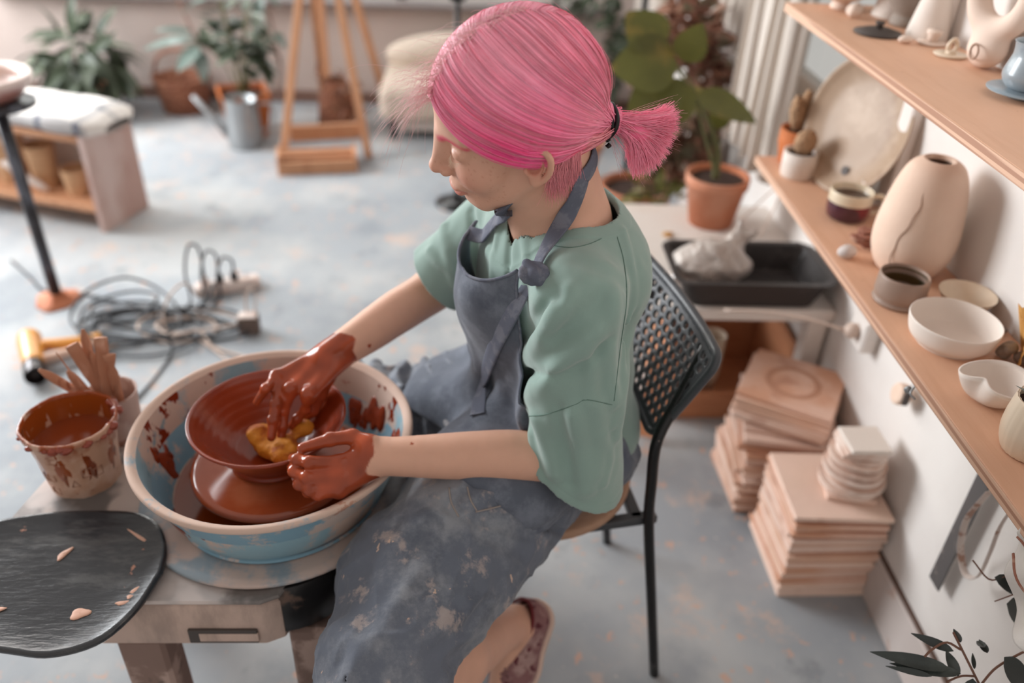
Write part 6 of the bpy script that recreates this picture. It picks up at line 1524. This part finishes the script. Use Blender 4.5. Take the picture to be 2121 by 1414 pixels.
h0=np.dot(st[-1]-NB,nx); nc=NB+nx*h0; na=nrm(st[-1]-nc); nb2=np.cross(nx,na); nb2=nb2 if nb2[0]>0 else -nb2
h1=np.dot(fs[0]-NB,nx)+.012; ringp=[NB+nx*(h0+(h1-h0)*k)+(na*math.cos(a)+nb2*math.sin(a))*.060 for k,a in zip(np.linspace(0,1,14),np.linspace(.18,3.3,14))]
back=onsurf(ringp,body,.003)
ribbon(spline(list(st)+list(back)+list(fs[1:]),90),.0115,.0016,'neck_strap',M_strap,allf)
kn2=G[0,4]
ribbon(spline([fs[-4],fs[-1],kn2+BF*.002-V(0,0,.004)],16),.0105,.0016,'neck_strap',M_strap,allf)
def onbib(px,py,off):
    r=camray(px,py); Q=G.reshape(-1,3)-CAM; t=Q@r; dd=np.linalg.norm(Q-t[:,None]*r,axis=1); dd=np.where(t<t[dd<.014].min()+.03 if (dd<.014).any() else t<9,dd,9.); k=np.argsort(dd)[:6]; w=1/(dd[k]+.002)**2; return CAM+r*((t[k]*w).sum()/w.sum()-off)
en=np.array([onbib(x,y,.006) for x,y in spline([(1100,578,0),(1078,618,0),(1052,665,0),(1025,715,0),(1007,765,0),(995,812,0),(989,858,0)],34)[:,:2]])
for _ in range(4): en[1:-1]=(en[:-2]+en[1:-1]*2+en[2:])/4
tail=ribbon(en,.0115,.0014,'strap_end',M_strap,tor0,label='loose clay-stained strap end hanging below the knot')
# knot
s=SDF(); kc=st[0]+(CAM-st[0])*.006; R3=camray(1106,570); kr=nrm(np.cross(R3,V(0,0,1))); ku=np.cross(kr,R3)
s.ell(kc,(.013,.013,.010),k=.004); rg=[kc+kr*.014*math.cos(a)+ku*.010*math.sin(a)-R3*.004*math.cos(2*a) for a in np.linspace(0,6.28,12)]; s.chain(rg,[.0055]*12,k=.003); s.chain([kc+kr*.012-ku*.012,kc-R3*.008,kc-kr*.010+ku*.012],[.006,.007,.006],k=.003)
v,q_=nets(s,kc-.04,kc+.04,.0022); ppart('strap_knot',v,q_,M_strap)
# far-side knot / loop at the bib corner
# jean details: belt loop and waistband stitching on the near hip
def onap(pxs,off=.001,n=20): return hits(pxs,apr_outer,off,n)
for pxs in ([(1095,1032),(1135,1042),(1175,1040)],[(985,1060),(1020,1052),(1060,1040),(1092,1022)],[(930,1010),(935,1040),(950,1070)],[(968,1008),(975,1035),(988,1058)]):
    L_=onap(pxs)
    if len(L_)>3:
        b=MB(); b.tube(np.array(L_),.0012,6); b.build('stitched_seam',M_stitch if pxs[0][0]<1000 else M_strap,trousers,smooth=True)
# ---------------------------------------------------------------- shoes
def shoe(A,T_,Hh,label,up):
    d=nrm(T_-Hh); L_=np.linalg.norm(T_-Hh); sidev=nrm(np.cross(d,up)); upv_=np.cross(sidev,d)
    t=empty('shoe',(0,0,0)); t.parent=person; t['label']=label
    s=SDF()
    s.cone(Hh+upv_*.012,Hh+d*L_*.45+upv_*.010,.036,.038,k=.02); s.cone(Hh+d*L_*.45+upv_*.008,T_+upv_*.004,.038,.032,k=.02); s.cone(Hh+upv_*.035-d*.004,Hh+d*L_*.42+upv_*.028,.033,.030,k=.02)
    Mx_=np.stack([d,sidev,upv_])
    opc=A+ (Hh-A)*.25+upv_*.022
    def sf(P):
        dd=s(P); q=(P-Hh)@Mx_.T
        dd=np.maximum(dd,-(q[:,2]+.012))
        sh=np.maximum(dd,-(dd+.005))
        o_=(P-opc)@Mx_.T; ell=np.hypot(o_[:,0]/1.35,o_[:,1])-.031
        cut=np.maximum(ell,-(q[:,2]-.018)); return np.maximum(sh,-cut)
    lo_=np.minimum(Hh,T_)-.09; hi_=np.maximum(Hh,T_)+.10
    v,q_=nets(sf,lo_,hi_,.0035,slack=2); mk('upper',v,q_,M_shoe,t,smooth=True)
    s2=SDF(); s2.cone(Hh-upv_*.010,Hh+d*L_*.45-upv_*.010,.040,.041,k=.02); s2.cone(Hh+d*L_*.45-upv_*.010,T_-upv_*.010,.041,.036,k=.02)
    def so(P):
        dd=s2(P); q=(P-Hh)@Mx_.T; return np.maximum(dd,np.abs(q[:,2]+.010)-.009)
    v,q_=nets(so,lo_,hi_,.0035,slack=2); mk('sole',v,q_,M_sole,t,smooth=True)
    ring=[opc+d*1.35*.032*math.cos(a)+sidev*.032*math.sin(a) for a in np.linspace(0,2*math.pi,40)]
    rp=[]
    for p in ring:
        pp=p.copy()
        for _ in range(8): pp=pp-upv_*(s(pp[None])[0])*.8 if abs(s(pp[None])[0])>.001 else pp
        rp.append(pp)
    b=MB(); b.tube(np.array(rp),.0030,8); b.build('lining_edge',M_shoetrim,t,smooth=True)
shoe(AL,TL,HLh,'maroon speckled slip-on shoe, heel raised under the chair',nrm(V(-.25,-.35,.9)))
shoe(AR,TR,HR,'slip-on shoe on the far foot',V(0,0,1))
# ---------------------------------------------------------------- hair
hc0=V(-.012,0,.048); RAD=V(.107,.083,.107)
TIE=V(-.116,.004,-.028)
def hdir(p): return nrm((np.asarray(p)-hc0)/RAD)
def hsurf(d,lift=1.): return hc0+RAD*d*lift
def hairfn(P):
    q=toH(P); e=(q-hc0)/RAD; k0=np.linalg.norm(e,axis=1); k1=np.linalg.norm(e/RAD,axis=1); d=k0*(k0-1)/np.maximum(k1,1e-6)
    # towards the gathered tail
    tt=np.linalg.norm(q-TIE,axis=1)-.017; h=np.clip(.5+.5*(d-tt)/.04,0,1); d=d+(tt-d)*h-.04*h*(1-h)
    f,l,u=q[:,0],np.abs(q[:,1]),q[:,2]
    # face opening: everything ahead of the hairline is free
    line=np.minimum((.058-f)*.80+(u-.062)*.60+.004, (.022-f)*.25+(u-.047)*.97+.002+np.clip(-f-.01,0,1)*1.6)
    line=np.maximum(line,(u-.100)*.9-(f-.072)*.75)
    d=np.maximum(d,-line)
    d=np.maximum(d,-(u+.062))
    return d+.0012*vnoise(P,90,3)
hv,hq=nets(hairfn,HO-.20,HO+.22,.0032,slack=2)
def hcol(q,root=0):
    q=np.atleast_2d(q); c=np.tile(np.array(lin((255,146,182))),(len(q),1))
    # deeper magenta along the lower front sweep, paler towards the crown
    w=np.clip((.088-q[:,2])/.055,0,1)*np.clip((q[:,0]+.07)/.10,0,1); c=c*(1-w[:,None])+np.array(lin((252,66,146)))*w[:,None]
    w=np.clip((q[:,2]-.085)/.05,0,1)*.7; c=c*(1-w[:,None])+np.array(lin((255,176,194)))*w[:,None]
    w=np.clip((-.03-q[:,0])/.05,0,1)*.5; c=c*(1-w[:,None])+np.array(lin((255,146,172)))*w[:,None]
    return c
hair=ppart('hair',hv,hq,M_hairbase,label='bright pink hair pulled into a short ponytail'); attr(hair,'paint',hcol(toH(hv))*.95)
rng=np.random.RandomState(42)
def ribb(st,P,r,col,N):
    m=len(P); T=np.gradient(P,axis=0); T/=np.maximum(1e-9,np.sqrt((T**2).sum(1)))[:,None]
    N=N-T*(N*T).sum(1)[:,None]; N/=np.maximum(1e-9,np.sqrt((N**2).sum(1)))[:,None]; S_=np.cross(T,N); a=rng.normal(0,.38); S_=S_*math.cos(a)+N*math.sin(a)
    rr=(r if np.ndim(r) else np.full(m,r))[:,None]; ring=np.stack([P-rr*S_,P+rr*S_],1).reshape(-1,3); i=np.arange(m-1)*2; q=np.stack([i,i+1,i+3,i+2],-1)
    st.V.append(ring); st.Q.append(q+st.n); st.C.append(np.repeat(np.asarray(col).reshape(-1,3) if np.ndim(col)>1 else np.tile(col,(m,1)),2,axis=0)); st.n+=len(ring)
class Strands:
    def __init__(s): s.V=[];s.Q=[];s.C=[];s.n=0
    def add(s,P,r,col):
        """P (m,3) one strand, three-sided tube"""
        m=len(P); T=np.gradient(P,axis=0); T/=np.maximum(1e-9,np.linalg.norm(T,axis=1))[:,None]
        a=np.cross(T,nrm(V(.3,.5,.8))); a/=np.maximum(1e-9,np.linalg.norm(a,axis=1))[:,None]; b_=np.cross(T,a); rr=(r if np.ndim(r) else np.full(m,r))[:,None]
        ring=np.stack([P+rr*(a*math.cos(k*2.0944)+b_*math.sin(k*2.0944)) for k in range(3)],1).reshape(-1,3)
        i=np.arange(m-1)[:,None]*3; k=np.arange(3)[None]; q=np.stack([i+k,i+(k+1)%3,i+3+(k+1)%3,i+3+k],-1).reshape(-1,4)
        s.V.append(ring); s.Q.append(q+s.n); s.C.append(np.repeat(np.asarray(col).reshape(-1,3) if np.ndim(col)>1 else np.tile(col,(m,1)),3,axis=0)); s.n+=len(ring)
    def build(s,name,parent,label=None):
        o=mk(name,np.concatenate(s.V),np.concatenate(s.Q),M_hair,parent,smooth=True); attr(o,'paint',np.concatenate(s.C))
        if label: o['label']=label
        return o
part=[(.086,.004,.090),(.074,.006,.114),(.050,.008,.135),(.020,.010,.148),(-.015,.008,.150),(-.050,.004,.140),(-.082,.002,.115),(-.108,.0,.070)]
partS=spline(part,60)
ctl=[(.064,.068,.062),(.042,.080,.067),(.020,.090,.074),(-.010,.092,.085),(-.045,.084,.095),(-.075,.062,.090),(-.098,.040,.070),(-.115,.018,.030)]
ctlS=spline(ctl,60)
def bez(S,C,E,t): return ((1-t)**2)[:,None]*S+(2*t*(1-t))[:,None]*C+(t**2)[:,None]*E
st_=Strands(); tt=np.linspace(0,1,26)
dT=hdir(TIE)
def sweep(u,side,jit,lift,r0):
    k=min(59,int(u*59)); S=partS[k].copy(); C=ctlS[k].copy(); S[1]+=0; 
    S=S+rng.normal(0,.0012,3); C=C+rng.normal(0,jit,3)
    if side<0: S[1]=2*.006-S[1]+.0; C[1]=-C[1]
    dS,dC=hdir(S),(C-hc0)/RAD*1.25
    D=bez(dS,dC,dT*1.0,tt); nrm_=np.linalg.norm(D,axis=1)[:,None]; D=D/nrm_
    wob=.010*np.sin(tt*9+rng.uniform(0,6))*rng.uniform(0,1)
    lf_=(1+lift*np.sin(np.pi*np.clip(tt*1.1,0,1))+.006)[:,None]
    Q=hsurf(D,1)*1.0; Q=hc0+(Q-hc0)*lf_
    # gather to the tie
    Q=Q*np.stack([np.ones(len(Q)),1+.06*np.exp(-((Q[:,0]+.003)/.022)**2-((Q[:,2]-.036)/.018)**2),np.ones(len(Q))],1)
    w=np.clip((tt-.72)/.28,0,1)[:,None]**1.5; off=rng.normal(0,.006,3); Q=Q*(1-w)+(TIE+off)*w
    return Q
def colfor(Q,u):
    c=hcol(Q); v_=1.06+rng.uniform(-.14,.16); c=c*v_
    if rng.rand()<.06: c=c*.78
    elif rng.rand()<.15: c=c*.6+np.array(lin((250,190,200)))*.4
    r_=np.exp(-(tt/.05)**2)[:,None]*(.0 if u<.12 else .38); c=c*(1-r_)+np.array(lin((150,70,76)))*r_
    return c
for side,n in((1,6500),(-1,2600)):
    for i in range(n):
        u=rng.uniform(0,1)**1.15; Q=sweep(u,side,.0035,rng.uniform(-.004,.026),0)
        P=HO+Q@HM; r=np.full(26,rng.uniform(.00035,.0008)); r[0]*=.6; ribb(st_,P,r,colfor(Q,u),((Q-hc0)/RAD**2)@HM)
# clumped locks that give the combed grooves
for i in range(260):
    u=rng.uniform(0,1); Q=sweep(u,1,.003,.026,0); c=hcol(Q)*(1.15 if i%3 else .86)
    for k in range(5):
        Q2=Q+rng.normal(0,.0007,3); ribb(st_,HO+Q2@HM,np.full(26,.0005),c*(1+rng.uniform(-.08,.08)),((Q2-hc0)/RAD**2)@HM)
# nape: short lighter hair from behind the ear up to the tie
for i in range(1500):
    s_=1 if rng.rand()<.75 else -1
    f0=rng.uniform(-.085,-.012); u0=rng.uniform(-.065,.0) if f0<-.03 else rng.uniform(-.03,.03)
    S=V(f0,s_*.07,u0); dS=hdir(S); Q0=hsurf(dS,.97); t2=np.linspace(0,1,26)
    C=(Q0+TIE)/2+V(0,s_*.018,-.006); Q=bez(Q0,C,TIE+rng.normal(0,.006,3),t2)
    c=np.array(lin((250,158,170)))*(1+rng.uniform(-.12,.10)); ribb(st_,HO+Q@HM,np.full(26,rng.uniform(.0003,.0006)),c,((Q-hc0)/RAD**2)@HM)
WP=[]
for i in range(520):   # loose wisps hanging down the nape
    f0=rng.uniform(-.075,-.020); Q0=hsurf(hdir(V(f0,.066,rng.uniform(-.055,-.02))),.985); L_=rng.uniform(.02,.055)
    dirw=HU*-1*.9+HF*rng.uniform(-.1,.35)+HL*rng.uniform(-.05,.15)+V(0,0,-.3); P0=HO+Q0@HM; t2=np.linspace(0,1,12)[:,None]
    P=P0+nrm(dirw)*L_*t2+rng.normal(0,.004,3)*t2**2
    WP.append((P,np.array(lin((250,160,170)))*(1+rng.uniform(-.1,.15))))
ends=np.array([w[0][-1] for w in WP]); E2=onsurf(ends,body,.004,8)
for (P,c),e2 in zip(WP,E2):
    P=P+(e2-P[-1])*(np.linspace(0,1,12)**1.5)[:,None]; st_.add(P,np.linspace(.00038,.00012,12),c)
# hairline and sideburn wisps
for i in range(420):
    s_=1 if rng.rand()<.8 else -1; a=rng.uniform(0,1)
    p=spline([(.088,.010,.083),(.076,.042,.068),(.056,.062,.050),(.030,.070,.040),(.012,.072,.030)],20)[int(a*19)]*V(1,s_,1)
    Q0=hsurf(hdir(p),.93); t2=np.linspace(0,1,12); e=Q0+V(-.030,s_*.002,-.022+.02*a)*rng.uniform(.5,1.3)+rng.normal(0,.006,3); C=Q0+V(.010,s_*.008,-.012)*rng.uniform(.3,1.2)
    Q=bez(Q0,C,e,t2); st_.add(HO+Q@HM,np.linspace(.00025,.0001,12),np.array(lin((244,170,176)))*(1+rng.uniform(-.1,.1)))
# flyaways around the forehead and crown
for i in range(330):
    u=rng.uniform(0,.8)**1.4; k=int(u*59); S=partS[k]*V(1,1,1)+rng.normal(0,.004,3); Q0=hsurf(hdir(S),1.0)
    out=V(.030+.03*rng.rand(),rng.normal(0,.016),.006+rng.normal(0,.014)-.03*rng.rand())*rng.uniform(.4,1.5)*(1.25-u); t2=np.linspace(0,1,16)
    Q=bez(Q0,Q0+out*.7+V(0,0,.014),Q0+out+V(.0,0,-.020)*rng.uniform(0,1.0),t2); st_.add(HO+Q@HM,np.linspace(.00022,.00008,16),np.array(lin((248,196,196))))
for i in range(160):
    u=rng.uniform(0,1); Q=sweep(u,1 if rng.rand()<.7 else -1,.004,rng.uniform(.04,.10),0); k=rng.randint(4,14); Q=Q[k:k+12]; st_.add(HO+Q@HM,np.full(len(Q),.00014),np.array(lin((246,170,182))))
st_.build('hair_strands',hair)
# ponytail
pt=Strands(); T0=HO+TIE@HM; outw=nrm(V(1,.0,-.10)); 
for i in range(3400):
    ph=math.radians(rng.uniform(-14,64)); R_=rng.uniform(.066,.086)*(1 if ph<.9 else .95); yy=rng.uniform(-1,1)*.024; s0=rng.normal(0,.005,3)
    e=V(1,0,0)*math.cos(ph)*R_-V(0,0,1)*math.sin(ph)*R_+V(0,yy,0); c1=V(1,0,-.12)*R_*.45+e*.10; t2=np.linspace(0,1,14)
    P=bez(T0+s0*.7,T0+c1+s0,T0+e,t2)+np.sin(t2*3+rng.uniform(0,6))[:,None]*rng.normal(0,.0012,3)
    c=np.array(lin((255,142,176)))*(1+rng.uniform(-.15,.15)); c=c*(.8 if rng.rand()<.15 else 1); cc=np.linspace(0,1,14)[:,None]; col=c*(1-cc*.35)+np.array(lin((248,176,186)))*cc*.35
    ribb(pt,P,np.linspace(.0007,.00022,14),col,np.tile(V(-.1,-.9,.45),(14,1))+rng.normal(0,.35,3))
for i in range(120):
    ph=math.radians(rng.uniform(-18,75)); R_=rng.uniform(.07,.095); e=V(1,0,0)*math.cos(ph)*R_-V(0,0,1)*math.sin(ph)*R_+V(0,rng.uniform(-.03,.03),0); t2=np.linspace(0,1,12)
    pt.add(bez(T0,T0+e*.4+rng.normal(0,.01,3),T0+e,t2),np.linspace(.00022,.00008,12),np.array(lin((248,180,188))))
s=SDF(); s.cone(T0,T0+V(.045,0,-.012),.009,.011,k=.02); s.cone(T0+V(.035,0,-.010),T0+V(.048,0,-.030),.010,.009,k=.02); s.post=lambda P,d:d+.003*vnoise(P,60,3)
v,q_=nets(s,T0-.05,T0+V(.11,.05,.05),.003); tail_=ppart('ponytail',v,q_,M_hairbase); attr(tail_,'paint',np.tile(np.array(lin((250,120,160))),(len(v),1)))
pt.build('ponytail_strands',tail_)
# hair tie
b=MB(); dirp=nrm(V(1,0,-.05)); u1=V(0,1,0); w1=np.cross(dirp,u1); TC0=T0+V(-.002,0,0)
for k in range(3):
    ring=[TC0+dirp*(-.005+.005*k+.003*math.sin(2*a+k))+ (u1*math.cos(a)+w1*math.sin(a))*(.0190+.0006*k) for a in np.linspace(0,2*math.pi,36)]; b.tube(np.array(ring),.0030,8)
tie=b.build('hair_elastic',M_blacktie,person,smooth=True); tie['label']='black hair elastic with small beads'
for dx,dz in((.000,-.022),(.002,-.030),(.004,.017)):
    b=MB(); b.lathe(smoothprof([(.0001,-.0042),(.0042,0),(.0001,.0042)],9),TC0+V(dx,-.008,dz),14); b.build('bead',M_blacktie,tie,smooth=True)
